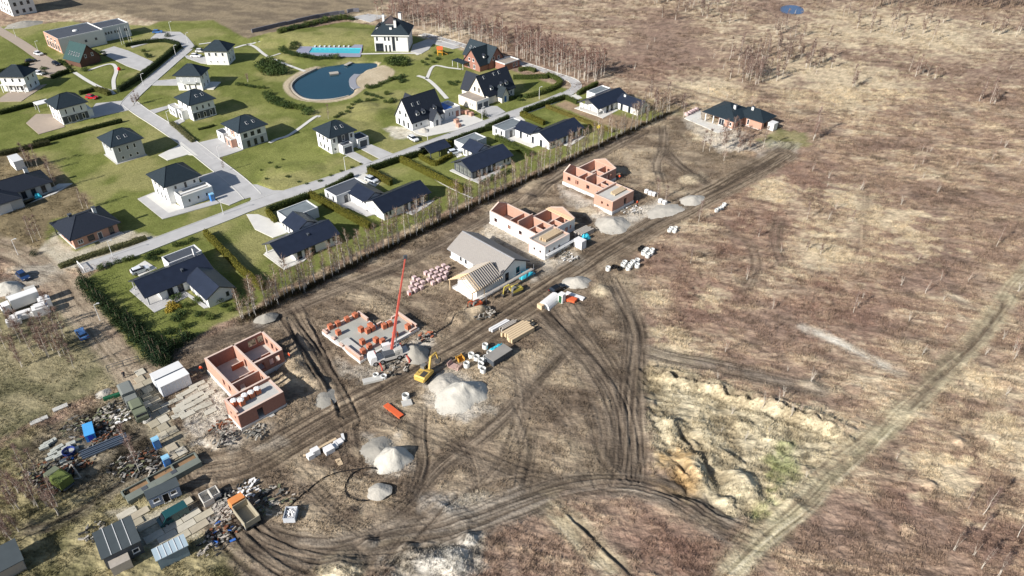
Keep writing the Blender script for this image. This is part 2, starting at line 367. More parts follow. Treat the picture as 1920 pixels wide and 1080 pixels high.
# building-site spoil heaps
for (px, py, r, h, e, rot, col) in [(330+225,690,4.0,1.5,1.5,-50,mudC),(575,660,3.0,1.1,1.6,-50,mudC),(600,720,2.6,1.0,1.3,-50,mudC),(540,560,3,0.7,1.8,45,mudB),(500,600,2.2,0.9,1.5,45,(0.5,0.47,0.43)),
    (1010,350,4,1.2,1.6,20,mudC),(1110,395,3,0.9,1.2,0,mudC),(1225,330,3,1.2,1.3,30,mudC),(1215,345,2,0.9,1,0,mudB),(1300,335,3.5,1.0,1.4,30,straw),(990,372,2.5,1.1,1.2,20,mudB),
    (880,590,3.4,1.5,1.6,40,mudC),(905,585,2.2,1.3,1.3,40,mudC),(860,600,2.0,1.0,1.2,0,mudB),(1130,545,2.5,1.0,1.2,0,straw),(1075,575,2.5,0.7,1.2,0,mudB),(930,500,0.1,0.1,1,0,mudB),
    (1520,720,1.6,0.7,1.5,-20,straw),(1600,730,1.5,0.5,1.2,0,brown),(1880,720,2,0.8,1.2,0,tan),(1800,830,1.5,0.8,1,0,tan),(1745,910,1.5,0.8,1,0,tan),(1700,995,1.5,0.8,1,0,tan),(1310,260,2,0.6,1.3,0,straw),
    (640,1060,3.0,1.4,1.3,20,(0.52,0.46,0.34)),(690,1018,1.6,1.0,1.2,0,(0.5,0.46,0.4)),(765,1030,1.8,0.9,1.2,0,(0.5,0.47,0.4)),(800,1055,2.2,1.2,1.3,-30,(0.48,0.46,0.42)),(845,1050,2.6,1.5,1.5,-40,(0.5,0.48,0.43)),(880,1010,1.6,1.2,1.2,0,(0.52,0.5,0.45)),(830,955,2.6,0.8,2.2,-30,(0.5,0.47,0.42)),(710,925,1.5,0.7,1.3,0,(0.5,0.46,0.4)),(660,960,1.3,0.6,1.2,0,dark),(740,760,0.1,0.1,1,0,mudB),
    (500,800,4.0,0.9,2.2,40,mudB),(560,760,3,0.9,1.6,40,mudB),(630,660,2.0,0.9,1.2,0,mudB),(625,620,1.5,0.8,1.4,0,mudB),(405,825,2.0,0.9,1.5,-20,mudB)]:
    idx, d = mound(px, py, r, h, e, rot); paint(idx, sst(1.15, 0.6, d+nE[idx]*0.8)*0.75, col)
# garden mounds
for (px, py, r, h, e, rot) in [(545,320,6,1.0,1.8,10),(510,345,4,0.6,2.2,20),(700,215,5,1.2,1.6,30),(610,300,4,0.5,2,30),(680,200,4,1.0,1.5,20),(600,70,16,2.0,2.2,5),(560,110,5,0.8,2,-30),(640,240,6,0.6,1.5,30)]:
    mound(px, py, r, h, e, rot, 0.1, 2.0)
# ---- wheel tracks: real ruts with churned soil
td0 = A(66,58,52); td1, td2, td3 = A(90, 80, 70), A(122, 109, 95), A(150, 136, 119)
def track(P, wdt, depth=0.10, k=0.95, cols=(td1, td2, td3), zn=None, ruts=True, wob=0.8, seedk=0, pair=True, taper=True):
    W = smooth_line(list(pts2(P)), 6); idx, d, s = line_sd(W, X, Y, wdt+3)
    h = wdt/2; m = sst(h+1.3, h-1.0, np.abs(d)+nE[idx]*2.4*wob)*k
    dw = d+0.35*np.sin(s*0.13+seedk*2.1)+0.2*np.sin(s*0.31+seedk)
    a = fbm(dw*1.2+seedk*7, s*0.035, 2, 61+seedk); b = vnoise(dw*3.1+seedk*3, s*0.05, 91+seedk)
    pat = np.clip(0.5*a+0.5*b, 0, 1); pat = np.clip((pat-0.5)*1.35+0.5+(nS[idx]-0.5)*0.55+(nE[idx])*0.35, 0, 1)
    if taper: m = m*sst(0, 5, s+nE[idx]*5)*sst(s.max(), s.max()-5, s+nE[idx]*5)
    m = m*(0.62+0.38*sst(0.30, 0.48, nS[idx]))
    q = np.asarray(L3(cols[0], cols[1], sst(0.30, 0.55, pat)))
    q = q*(1-sst(0.55, 0.75, pat)[:, None])+np.array(cols[2], np.float32)*sst(0.55, 0.75, pat)[:, None]
    q = q*(0.86+0.28*nS[idx])[:, None]; q = q*(1-0.42*sst(0.34, 0.18, pat))[:, None]
    paint(idx, m, q); rough[idx] *= (1-0.6*m)
    if pair:
        for o in (-0.95, 0.95):
            g = np.exp(-((d-o+0.25*np.sin(s*0.11+seedk))/0.24)**2)*m*(s > 0.3); paint(idx, g*0.75, td1); Hh[idx] -= g*depth*.9
            e = np.exp(-((np.abs(d-o)-0.45)/0.2)**2)*m; Hh[idx] += e*depth*0.25
    rk = np.random.default_rng(400+seedk+int(wdt*10))
    for _ in range(int(wdt*1.7) if ruts and pair else 0):
        o = rk.uniform(-h*.92, h*.92); am = rk.uniform(.1,.5); fr_ = rk.uniform(.05,.16); ph = rk.uniform(0,6.3)
        g = np.exp(-((d-o-am*np.sin(s*fr_+ph))/rk.uniform(.10,.19))**2)*sst(.30,.5,vnoise(s*.07+ph*9, s*0, 31))*sst(h+.6,h-.2,np.abs(d)); paint(idx, g*.7*k, td0); Hh[idx] -= g*depth*.9
    if ruts: Hh[idx] += (pat-0.5)*m*depth*1.0
    Hh[idx] -= m*0.04
    if zn is not None: zone[idx[m > 0.5]] = zn
grey3 = (A(104, 95, 85), A(128, 118, 106), A(148, 138, 125))
track([(1115,118),(1180,140),(1260,160),(1380,196)], 2.2, 0.06, 0.7, (dark, dark, brown), pair=False)
track([(1395,2),(1430,18),(1470,45)], 3.0, 0.05, 0.9, (dark, brown, tan), pair=False)
track([(1500,150+120),(1530,290),(1535,320),(1600,360),(1640,330)], 1.2, 0.04, 0.35, (dark, dark, brown), pair=False)
track([(1626,350),(1622,400),(1612,460),(1604,500)], 1.8, 0.06, 0.5, (dark, dark, tan), pair=False)
track([(1465,400),(1455,450),(1470,500)], 3.4, 0.06, 0.6, (dark, dark, redb), pair=True)
rd = (A(140, 126, 108), A(156, 141, 122), A(172, 157, 136))
track([(-120,420),(20,468),(75,500),(112,530),(140,570),(185,622),(235,682),(262,712)], 6.4, 0.03, 0.97, rd, 2, wob=0.5, pair=False, taper=False)
track([(0,520),(60,515),(110,525)], 9, 0.03, 0.9, (A(150,142,130), A(170,162,148), A(186,178,164)), wob=1.5, pair=False)
track([(250,690),(330,655),(400,640),(480,612),(560,574),(640,540),(740,500),(840,450),(930,400),(1000,366),(1060,322),(1130,286),(1210,245)], 4.2, 0.12, 0.85, zn=2, seedk=1)
track([(640,530),(700,545),(760,580),(800,610)], 3.5, 0.08, 0.6, seedk=12)
track([(530,585),(548,612),(575,652),(600,690),(628,735),(655,790)], 5.0, 0.20, 0.9, zn=2, seedk=2)
track([(560,575),(590,620),(618,680),(640,720)], 2.6, 0.12, 0.6, seedk=13)
track([(1240,232),(1245,270),(1232,310),(1240,345)], 3.6, 0.09, 0.75, seedk=3); track([(1245,275),(1275,310),(1330,345),(1365,350)], 4.2, 0.09, 0.8, seedk=4)
track([(1480,272),(1440,300),(1405,322)], 6.5, 0.05, 0.9, grey3, seedk=5)
track([(1180,645),(1250,668),(1340,685),(1440,708),(1500,722),(1580,742)], 4.6, 0.07, 0.75, grey3, seedk=6)
track([(1145,525),(1172,570),(1194,620),(1190,690),(1186,770),(1190,840),(1185,895)], 4.6, 0.17, 0.92, zn=2, seedk=7)
track([(1010,560),(1040,600),(1085,650),(1135,705),(1165,760),(1178,830),(1182,890)], 5.0, 0.17, 0.92, zn=2, seedk=8)
track([(985,590),(1040,640),(1090,665),(1150,660)], 3.4, 0.10, 0.5, seedk=14)
track([(1060,560),(1120,640),(1160,700),(1190,760)], 3.2, 0.12, 0.7, seedk=19)
track([(1075,640),(1020,700),(960,765),(900,820),(830,872),(760,950),(700,1000)], 3.8, 0.11, 0.8, seedk=9)
track([(790,765),(788,820),(792,870),(770,930)], 3.4, 0.12, 0.8, seedk=10); track([(655,790),(660,830),(668,862)], 4.0, 0.12, 0.7, seedk=11)
track([(700,770),(800,815),(900,855),(990,890),(1100,912)], 3.6, 0.10, 0.5, seedk=15)
track([(960,760),(985,830),(975,905)], 3.0, 0.11, 0.5, seedk=16); track([(1000,800),(990,860),(980,920)], 2.8, 0.12, 0.5, seedk=20)
track([(1420,1012),(1350,982),(1275,938),(1180,905),(1060,915),(960,948),(850,988),(740,1006),(620,1036),(520,1022),(455,985)], 6.0, 0.14, 0.92, grey3, zn=2, seedk=17)
track([(700,1085),(740,1040),(790,985),(850,930)], 3.6, 0.1, 0.6, seedk=21)
track([(590,1090),(520,1060),(460,1010),(420,950),(400,900),(440,868)], 8.5, 0.10, 0.92, seedk=18)
track([(1182,900),(1140,860),(1120,800),(1105,740)], 4.0, 0.10, 0.5, seedk=23)
for k_, P_ in enumerate(([(1020,575),(1075,625),(1125,680),(1150,740),(1160,820),(1150,890)], [(1150,520),(1185,590),(1200,680),(1195,780),(1200,900)], [(1000,600),(1060,650),(1110,720),(1140,800),(1130,900)], [(1130,510),(1160,560),(1175,640),(1172,740),(1170,860),(1150,905)], [(880,660),(960,700),(1040,760),(1090,840),(1110,905)], [(830,790),(880,850),(900,930)], [(560,880),(640,960),(700,1000)], [(600,1050),(680,1010),(780,960),(900,900),(1000,880)], [(420,930),(480,1000),(600,1045),(760,1040),(860,1010)], [(960,640),(980,740),(960,840),(900,920)], [(690,690),(730,720),(700,760)], [(930,440),(1000,500),(1040,545)], [(1090,470),(1130,505),(1145,540)], [(960,560),(900,610),(860,600)])): track(P_, 3.4, 0.10, 0.45, seedk=40+k_, pair=True)
track([(1330,430),(1400,450),(1420,500),(1390,560)], 3.2, 0.08, 0.45, seedk=24)
def ditch_or_shade(P, wd, depth, k=0.6, bank=0.0):
    W = smooth_line(list(pts2(P)), 6); idx, d, s = line_sd(W, X, Y, wd*3+3); d = d+nE[idx]*1.6*wd
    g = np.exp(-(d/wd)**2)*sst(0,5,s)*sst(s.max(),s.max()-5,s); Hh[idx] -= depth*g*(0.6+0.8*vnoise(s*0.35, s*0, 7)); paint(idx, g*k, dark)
    if bank: Hh[idx] += bank*np.exp(-((d+wd*2.0)/(wd*1.3))**2)
ditch_or_shade([(1208,694),(1260,702),(1320,716),(1380,738),(1440,752),(1500,772),(1550,795),(1585,815)], 0.55, 1.3, 0.75, 0.5)  # trench added behind the pit rim, painted dark to give the rim's shadow
ditch_or_shade([(1250,775),(1275,800),(1300,835),(1330,870),(1345,905)], 0.5, 1.0, 0.5, 0.4); ditch_or_shade([(1340,830),(1380,850),(1420,868)], 0.4, 0.8, 0.5, 0.3); ditch_or_shade([(1250,850),(1285,880),(1320,925)], 0.5, 0.9, 0.5, 0.3)
ditch_or_shade([(1055,955),(1110,1005),(1200,1095)], 0.3, 0.5, 0.6, 0.25); ditch_or_shade([(1700,775),(1745,725),(1800,672),(1850,617),(1895,556)], 0.3, 0.4, 0.6, 0.2)
ditch_or_shade([(540,600),(560,640),(585,680),(615,725),(640,780)], 0.35, 0.5, 0.6, 0.3); ditch_or_shade([(575,590),(605,650),(630,700)], 0.3, 0.35, 0.5, 0.2)
# the main dirt road through the site
track([(372,886),(400,884),(460,872),(560,817),(700,738),(800,682),(900,627),(1000,562),(1100,496),(1200,437),(1300,382),(1400,330),(1470,290)], 8.4, 0.09, 0.97, (A(108,95,80), A(134,119,102), A(156,141,121)), 2, seedk=22, wob=0.6, taper=False)
# pale banked strip and ditches out in the heath
pal = (A(150,140,114), A(172,162,134), A(192,182,152))
track([(1340,1095),(1440,1000),(1560,885),(1700,762),(1780,688),(1850,610),(1905,540),(1990,440)], 4.6, 0.16, 0.7, pal, zn=2, pair=False, seedk=25)
track([(1352,1095),(1450,1002),(1570,890),(1690,785)], 1.6, 0.5, 0.85, (A(150,142,116),A(196,186,156),A(222,212,184)), pair=False, seedk=26)
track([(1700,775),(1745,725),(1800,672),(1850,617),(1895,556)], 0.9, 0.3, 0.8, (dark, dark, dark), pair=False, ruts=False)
track([(1480,602),(1600,655),(1720,716)], 2.2, 0.2, 0.9, (A(196,188,170), A(214,206,190), A(224,218,204)), pair=False, seedk=27)
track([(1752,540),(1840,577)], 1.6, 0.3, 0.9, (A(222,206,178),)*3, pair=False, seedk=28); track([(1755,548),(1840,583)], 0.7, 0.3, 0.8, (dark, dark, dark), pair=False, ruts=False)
track([(1005,930),(1080,995),(1180,1095)], 4.4, 0.14, 0.85, (A(160,148,122), A(184,172,144), A(208,196,168)), pair=False, seedk=29)
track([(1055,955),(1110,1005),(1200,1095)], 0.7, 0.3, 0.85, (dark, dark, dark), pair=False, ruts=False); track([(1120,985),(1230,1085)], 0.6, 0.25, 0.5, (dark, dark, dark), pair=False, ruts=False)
track([(60,830),(160,770),(235,722)], 1.6, 0.1, 0.6, (dark, soil1, soil1), pair=False)
track([(0,870),(80,835)], 2.6, 0.08, 0.6, (dark, soil1, soil2)); track([(0,1000),(120,975),(240,905),(320,870)], 2.6, 0.06, 0.8, (A(88,80,70), A(112,104,92), A(130,120,106)))
# ---- places where the sheet is pressed flat for paving, houses and water
nH = fbm(U/1.3+9, V/0.42, 3, 205); C *= (1+rough*((nH-0.5)*0.66+(nF-0.5)*0.45))[:, None].astype(np.float32); C *= (1+(zone == 1)*((nH-0.5)*0.22+(nG-0.5)*0.10))[:, None].astype(np.float32); C *= (1-0.22*rough*sst(0.36, 0.24, fbm(U/2.6, V/0.7, 3, 333)))[:, None].astype(np.float32)
Hh += rough*((nF-0.5)*0.30+(nG-0.5)*0.16+(nS-0.5)*0.35+(nM-0.5)*0.35)
FLAT = []      # polygons added by paving, levelled just below it
def level(P, z, soft=0.6, world=False):
    W = np.array(P) if world else pts2(P)
    idx, sd = poly_sd(W, X, Y, 3+soft); m = sst(-soft, 0.0, sd); Hh[idx] = Hh[idx]*(1-m)+z*m
    zone[idx[sd > 0]] = 0
    return idx, sd
LEVEL_LATE = [([(200,960),(243,945),(290,960),(345,934),(396,950),(402,978),(365,1008),(345,1012),(300,1034),(262,1020),(236,975)], -0.05, 1.0), ([(236,702),(266,688),(302,745),(330,800),(358,860),(316,866),(280,812),(258,752)], -0.05, 1.0), ([(305,760),(350,720),(385,715),(400,765),(350,790),(325,785)], 0.0, 1.0)]
# ------------------------------------------------------------ paving, streets, water
M_pave = mat('paving', A(186,185,184), 0.9, 0.2, var=0.13, scale=0.35, bump=0.15, bscale=6)
M_pave2 = mat('pale_concrete', A(214,212,206), 0.9, 0.2, var=0.08, scale=0.5, bump=0.1)
M_pave3 = mat('brown_paving', A(172,158,144), 0.9, 0.2, var=0.08, scale=0.8, bump=0.1)
M_kerb = mat('kerb_concrete', A(206,205,200), 0.9, 0.2, var=0.06)
M_sandp = mat('beach_sand', A(214,204,184), 0.95, 0.1, var=0.08, scale=0.7, bump=0.2)
def sheet(name, W, z, m, kerb=None, thick=0.4):
    """flat paved area from a world polygon, with real edges down into the ground; kerb = width of the kerb stones"""
    b = MB(); bm = bmesh.new()
    vs = [bm.verts.new((p[0], p[1], z)) for p in W]; f = bm.faces.new(vs); f.normal_update()
    if f.normal.z < 0: f.normal_flip()
    r = bmesh.ops.triangulate(bm, faces=[f])
    me = bpy.data.meshes.new(name)
    n = len(W); bm.verts.ensure_lookup_table()
    lo = [bm.verts.new((p[0], p[1], z-thick)) for p in W]
    for i in range(n): bm.faces.new((vs[i], vs[(i+1) % n], lo[(i+1) % n], lo[i]))
    bm.to_mesh(me); bm.free(); me.materials.append(m)
    o = bpy.data.objects.new(name, me); COL.objects.link(o); tag(o, kind='structure')
    return o
def ribbon(W, wd):
    """left and right border of a polyline of half-width wd"""
    W = np.asarray(W); T = np.gradient(W, axis=0); T /= np.linalg.norm(T, axis=1)[:, None]; Nn = np.stack([-T[:, 1], T[:, 0]], 1)
    return W+Nn*wd, W-Nn*wd
def road(name, P, wd, z, m, kerb=True, sm=8):
    W = smooth_line(list(pts2(P)), sm); Lf, Rt = ribbon(W, wd/2)
    level(np.concatenate([Lf, Rt[::-1]]), -0.12, 0.5, True)
    b = MB(); n = len(W)
    for i in range(n-1):
        b.add([(*Lf[i], z), (*Rt[i], z), (*Rt[i+1], z), (*Lf[i+1], z)], [(0,1,2,3)])
    o = tag(b.build(name, m), kind='structure')
    if kerb:
        for (S, sg) in ((Lf, 1), (Rt, -1)):
            a, c = ribbon(S, 0.09); k = MB()
            for i in range(n-1):
                k.add([(*a[i], z-.3), (*a[i+1], z-.3), (*a[i+1], z+.1), (*a[i], z+.1), (*c[i], z-.3), (*c[i+1], z-.3), (*c[i+1], z+.1), (*c[i], z+.1)], [(0,1,2,3),(4,7,6,5),(3,2,6,7)])
            k.build('kerb', M_kerb, o)
    return o
ZS = 0.05
road('street', [(150,505),(200,489),(250,472),(330,441),(420,407),(480,383),(545,362),(600,345),(700,311),(830,262),(940,222),(1020,194),(1062,177)], 5.0, ZS, M_pave)
road('street', [(474,369),(464,358),(440,336),(400,305),(350,266),(300,232),(265,210),(244,194)], 5.0, ZS+0.012, M_pave)
road('street', [(236,200),(245,186),(268,164),(300,136),(330,110),(352,92)], 4.6, ZS+0.024, M_pave)
road('street', [(1062,177),(1080,165),(1075,152),(1045,141),(1000,126),(955,112),(905,97),(860,83),(815,70),(790,64)], 3.8, ZS+0.012, M_pave)
road('street', [(-60,22),(0,58),(40,82),(72,104),(100,122)], 4.6, ZS, M_pave3, False)
sheet('street', pts2([(456,346),(482,346),(512,357),(560,358),(575,357),(505,384),(450,404),(436,402),(462,389),(471,373),(466,362)]), ZS+0.03, M_pave)
level([(456,346),(482,346),(512,357),(575,357),(505,384),(450,404),(436,402),(462,389),(471,373)], -0.12, 0.3)
def pave(P, m=M_pave, dz=0.0, name='driveway', lv=True):
    W = pts2(P); level(W, -0.12, 0.4, True) if lv else None
    return sheet(name, W, ZS+0.036+dz, m)
pave([(371,331),(407,321),(452,352),(474,366),(430,385),(411,379)]); pave([(258,373),(290,360),(345,391),(404,375),(412,381),(305,411)], M_pave, 0.004, 'terrace'); pave([(274,368),(290,362),(346,391),(317,400)], M_pave2, 0.02, 'terrace', False)
pave([(297,291),(332,274),(340,266),(372,292),(352,290),(314,301)], M_pave2); pave([(366,269),(409,259),(456,281),(430,290),(400,299),(382,285)]); pave([(280,207),(316,198),(318,203),(290,213)]); pave([(312,234),(340,222),(347,227),(322,240)])
pave([(166,212),(180,194),(240,188),(248,200),(240,207),(170,222)], M_pave); pave([(49,231),(68,214),(98,214),(122,238),(73,252)], M_pave3, 0, 'terrace'); pave([(272,153),(334,148),(340,160),(285,160)])
pave([(346,104),(390,107),(390,120),(378,119),(350,109)]); pave([(646,289),(665,285),(700,304),(684,309)]); pave([(672,277),(696,271),(738,289),(712,298)])
pave([(774,246),(820,230),(865,216),(885,216),(907,226),(862,243),(800,256),(781,251)], M_pave2, 0, 'yard'); pave([(893,208),(916,199),(932,199),(948,210),(920,222)]); pave([(243,506),(272,489),(294,503),(262,518)], M_pave2)
pave([(462,402),(484,402),(530,420),(538,437),(512,446),(478,430)], M_pave2); pave([(664,331),(682,324),(714,340),(704,350)], M_pave2); pave([(850,286),(860,282),(868,292),(858,296)], M_pave2); pave([(960,221),(975,218),(985,226),(972,229)], M_pave2); pave([(1069,180),(1081,176),(1092,184),(1078,188)], M_pave2)
pave([(184,97),(214,87),(240,95),(294,119),(264,133),(238,124)], M_pave, 0, 'yard'); pave([(282,72),(298,59),(338,60),(352,70),(366,87),(350,95),(332,80)], M_pave, 0.006); pave([(244,86),(262,78),(300,70),(305,74),(262,86),(248,90)], M_pave, 0.01, 'path')
pave([(770,97),(774,84),(800,74),(838,74),(872,87),(850,92),(812,82),(804,93),(790,101)], M_pave, 0, 'yard'); pave([(660,32),(690,26),(726,30),(694,42)], M_pave, 0, 'terrace'); pave([(1283,222),(1313,205),(1316,225),(1372,244),(1345,250),(1325,240)], M_pave2, 0, 'terrace')
pave([(0,184),(18,172),(54,173),(74,160),(88,158),(40,190),(0,191)], M_pave3, 0, 'terrace'); pave([(60,112),(100,116),(128,128),(122,134),(96,146),(72,140),(50,122)], M_pave3, 0.008, 'yard')
pave([(0,404),(40,388),(98,352),(110,345),(136,344),(102,364),(0,400)], M_pave2, 0, 'terrace')
pave([(243,545),(281,515),(300,520),(345,545),(350,548),(392,576),(383,578),(353,556),(290,586)], M_pave, 0, 'terrace'); pave([(494,477),(525,460),(600,430),(642,456),(590,470),(570,490),(533,506)], M_pave2, 0, 'terrace')
pave([(633,387),(657,376),(702,402),(688,406),(653,390),(641,392)], M_pave, 0, 'terrace'); pave([(757,398),(805,376),(815,376),(800,388),(774,403)], M_pave, 0, 'terrace'); pave([(884,338),(935,318),(942,324),(898,344)], M_pave, 0, 'terrace'); pave([(843,320),(849,317),(888,336),(884,339)], M_kerb, 0.006, 'terrace')
pave([(946,262),(966,254),(1009,273),(998,277),(966,264),(957,266)], M_pave2, 0, 'terrace'); pave([(1054,271),(1090,254),(1097,256),(1068,275)], M_pave2, 0, 'terrace'); pave([(1077,203),(1097,196),(1160,206),(1130,222),(1118,217)], M_pave2, 0, 'terrace')
for P, wd in (([(440,90),(462,84),(478,88),(500,105),(540,122),(572,134)],1.4), ([(373,83),(396,80),(400,79)],1.2), ([(462,84),(490,78)],1.6), ([(505,107),(526,100)],0.9), ([(505,268),(520,261),(545,252),(590,220),(600,219)],1.3), ([(783,142),(800,148),(815,160),(830,176),(838,185)],1.6), ([(800,148),(813,124),(840,127),(865,130)],1.3),
    ([(140,136),(165,152),(190,165),(206,170),(214,177)],1.5), ([(214,168),(213,150),(218,134),(214,122),(200,121),(165,132)],1.4), ([(785,103),(770,100),(690,101),(660,102)],1.5), ([(780,312),(830,345),(886,372)],0.6)):
    road('path', P, wd, ZS+0.02, M_pave2, False, 4)
# pond
zo = lambda P, ox, oy: [(ox+p[0]/8, oy+p[1]/8) for p in P]
pond = zo([(590,300),(720,262),(880,240),(1040,215),(1250,208),(1470,210),(1484,270),(1330,320),(1260,370),(1150,400),(1092,470),(1110,560),(1155,610),(1120,670),(1000,730),(800,765),(560,775),(400,750),(290,690),(220,610),(212,540),(280,460),(400,390),(500,340)], 520, 90)
bank = zo([(560,280),(400,322),(260,390),(160,460),(95,530),(92,600),(140,680),(240,750),(400,795),(600,815),(830,812),(1010,775),(1130,740),(1260,650),(1330,600),(1640,490),(1764,352),(1600,258),(1500,278),(1490,205)], 520, 90)
Wb = smooth_line(list(pts2(bank))+[pts2(bank)[0]], 3)[:-1]
idx, sd = poly_sd(Wb, X, Y, 3); m = sst(-0.3, 0.3, sd); paint(idx, m, L3(A(176,160,134), A(204,190,164), nS[idx])); Hh[idx] = Hh[idx]*(1-m)+0.0*m
Wp = smooth_line(list(pts2(pond))+[pts2(pond)[0]], 4)[:-1]
idx, sd = poly_sd(Wp, X, Y, 4); Hh[idx] -= 1.9*sst(-1.0, 1.6, sd); paint(idx, sst(-0.2, 0.6, sd)*0.8, A(92,88,70)); zone[idx[sd > -0.5]] = 0
def water_mat(name, col, rough=0.08, bump=0.12, scale=1.2):
    m = mat(name, col, rough, 0.5, var=0.10, scale=0.06, bump=bump, bscale=scale); return m
tag(sheet('pond_water', Wp, -0.55, water_mat('pond_water', A(32,68,84,1.1)), thick=0.02))
b = MB(); a, c = ribbon(smooth_line(list(pts2(zo([(590,300),(500,340),(400,390),(280,460),(212,540),(220,610),(290,690),(400,750),(560,775),(800,765),(1000,730),(1070,710)], 520, 90))), 4), 0.28)
for i in range(len(a)-1): b.add([(*a[i],-.9),(*a[i+1],-.9),(*a[i+1],.06),(*a[i],.06),(*c[i],-.9),(*c[i+1],-.9),(*c[i+1],.06),(*c[i],.06)], [(0,1,2,3),(4,7,6,5),(3,2,6,7)])
tag(b.build('pond_edging', mat('pond_stone', A(178,171,160), .9, .1, var=.25, scale=1.2)), 'pale stone edging around the left shore of the garden pond', 'edging')
# timber deck on the pond's right shore
a, c = ribbon(smooth_line(list(pts2(zo([(1200,395),(1130,470),(1140,560),(1200,610)], 520, 90))), 5), 1.3)
t = thing('pond_deck', 'curved grey timber deck on the right shore of the garden pond', 'deck')
b = MB()
for i in range(len(a)-1): b.add([(*a[i],.12),(*a[i+1],.12),(*c[i+1],.12),(*c[i],.12),(*a[i],-.3),(*a[i+1],-.3),(*c[i+1],-.3),(*c[i],-.3)], [(0,1,2,3),(4,7,6,5),(0,4,5,1),(2,6,7,3)])
b.build('planking', mat('deck_grey', A(150,152,160), 0.8, 0.2, var=0.1, scale=3), t)
q = at(626,136.5); t = thing('swim_raft', 'small floating wooden raft in the middle of the pond', 'raft', (q.x, q.y, -0.5), 20)
MB().box(-1.6,-1.1,0,1.6,1.1,.45).build('float', mat('raft_wood', A(140,132,122)), t); MB().box(-1.75,-1.25,.45,1.75,1.25,.55).build('planking', mat('raft_top', A(176,170,160)), t)
q = at(653,119); t = thing('jetty', 'short pale jetty on the far shore of the pond', 'jetty', (q.x, q.y, -0.2), 65)
MB().box(-2,-.8,.1,2,.8,.25).build('planking', mat('raft_top', A(176,170,160)), t)
for sx in (-1.6, 1.6):
    for sy in (-.6, .6): MB().tube((sx,sy,-1),(sx,sy,.1),.08).build('post', mat('raft_wood', A(140,132,122)), t)
# far pond top right
fp = pts2([(1462,18),(1466,11),(1484,8),(1503,12),(1508,20),(1500,25),(1474,25)]); fp = smooth_line(list(fp)+[fp[0]], 4)[:-1]
idx, sd = poly_sd(fp, X, Y, 6); Hh[idx] = Hh[idx]*(1-sst(-3, 0, sd))-1.2*sst(-1, 2, sd)
tag(sheet('pond_water', fp, -0.35, water_mat('far_pond_water', A(66,92,132,1.2), 0.05), thick=0.02))
# swimming pool
deck = pts2(zo([(915,615),(990,540),(1750,545),(1800,512),(1922,515),(1905,620),(1885,700),(1380,700),(1000,655)], 440, 20))
water = pts2(zo([(1108,632),(1160,560),(1897,566),(1872,646)], 440, 20))
level(deck, -0.2, 0.5, True); idx, sd = poly_sd(water, X, Y, 2); Hh[idx] = np.where(sd > -0.8, -2.2, Hh[idx])
t = thing('swimming_pool', 'rectangular turquoise swimming pool with grey paved surround', 'pool', (0,0,0))
M_deck = mat('pool_deck', A(150,152,170), 0.7, 0.3, var=0.06); n = 4
bm = bmesh.new(); dv = [bm.verts.new((*p, .14)) for p in deck]; wv_ = [bm.verts.new((*p, .14)) for p in water]
es = [bm.edges.new((dv[i], dv[(i+1) % len(dv)])) for i in range(len(dv))]+[bm.edges.new((wv_[i], wv_[(i+1) % 4])) for i in range(4)]
bmesh.ops.triangle_fill(bm, use_beauty=True, edges=es)
me = bpy.data.meshes.new('deck'); bm.to_mesh(me); bm.free(); me.materials.append(M_deck); o = bpy.data.objects.new('deck', me); COL.objects.link(o); o.parent = t
b = MB(); b.add([(*p, .138) for p in water]+[(*p, -1.4) for p in water], [(i, (i+1) % 4, (i+1) % 4+4, i+4) for i in range(4)]+[(4,5,6,7)]); b.build('basin', mat('pool_tile', A(90,190,205)), t)
MB().add([(*p, -0.05) for p in water], [(0,1,2,3)]).build('water', water_mat('pool_water', A(70,190,205), 0.06, 0.08, 2.0), t)
# ------------------------------------------------------------ build the land objects
for P in LEVEL_LATE: level(P[0], P[1], P[2])
Vg = np.stack([X, Y, Hh], 1); ii = np.arange(gr*gc).reshape(gr, gc)
Fq = np.stack([ii[:-1, :-1], ii[:-1, 1:], ii[1:, 1:], ii[1:, :-1]], -1).reshape(-1, 4)
zf = zone[Fq[:, 0]]
M_ground = attr_mat('ground', 'gcol', 0.97, 0.05, 0.34, 1.5, 0.7, 2.6, aniso=(R(14), .8, 2.0))
for k, nm in ((0, 'ground'), (1, 'lawn'), (2, 'dirt_road'), (3, 'ploughed_field')):
    F = Fq[zf == k]; us, inv = np.unique(F, return_inverse=True)
    tag(mesh_np(nm, Vg[us], inv.reshape(-1, 4), M_ground, C[us]), kind='structure')
def ground_z(x, y):
    j = int(np.clip(np.searchsorted(yrow, y), 1, gr-1)); uu = x/(dep[j]*960.0/FPX); i = int(np.clip(np.searchsorted(u, uu), 1, gc-1))
    return float(Hh[j*gc+i])
def gp(px, py):
    p = at(px, py); p.z = ground_z(p.x, p.y); return p
# ------------------------------------------------------------ buildings
M_white = mat('white_render', (0.74,0.74,0.73), 0.8, 0.2, var=0.05, scale=0.5, jit=.06)
M_cream = mat('cream_render', (0.74,0.69,0.60), 0.8, 0.2, var=0.03)
M_grey = mat('grey_render', (0.42,0.44,0.45), 0.85, 0.2, var=0.05)
M_lgrey = mat('light_grey_render', (0.62,0.63,0.63), 0.85, 0.2, var=0.04)
M_dgrey = mat('dark_cladding', (0.075,0.085,0.10), 0.6, 0.3, var=0.1)
M_brick = mat('orange_brick', A(194,152,134), 0.9, 0.15, var=0.12, scale=2.5, bump=0.2, bscale=9)
M_brick2 = mat('dark_or_shaded_brick', A(158,116,103), 0.9, 0.15, var=0.14, scale=2.5, bump=0.2, bscale=9)  # gabled house brick; on the nearest shell it stands in for shaded sides
M_mortar = mat('wall_head', A(222,198,184), 0.9, 0.1, var=0.08)
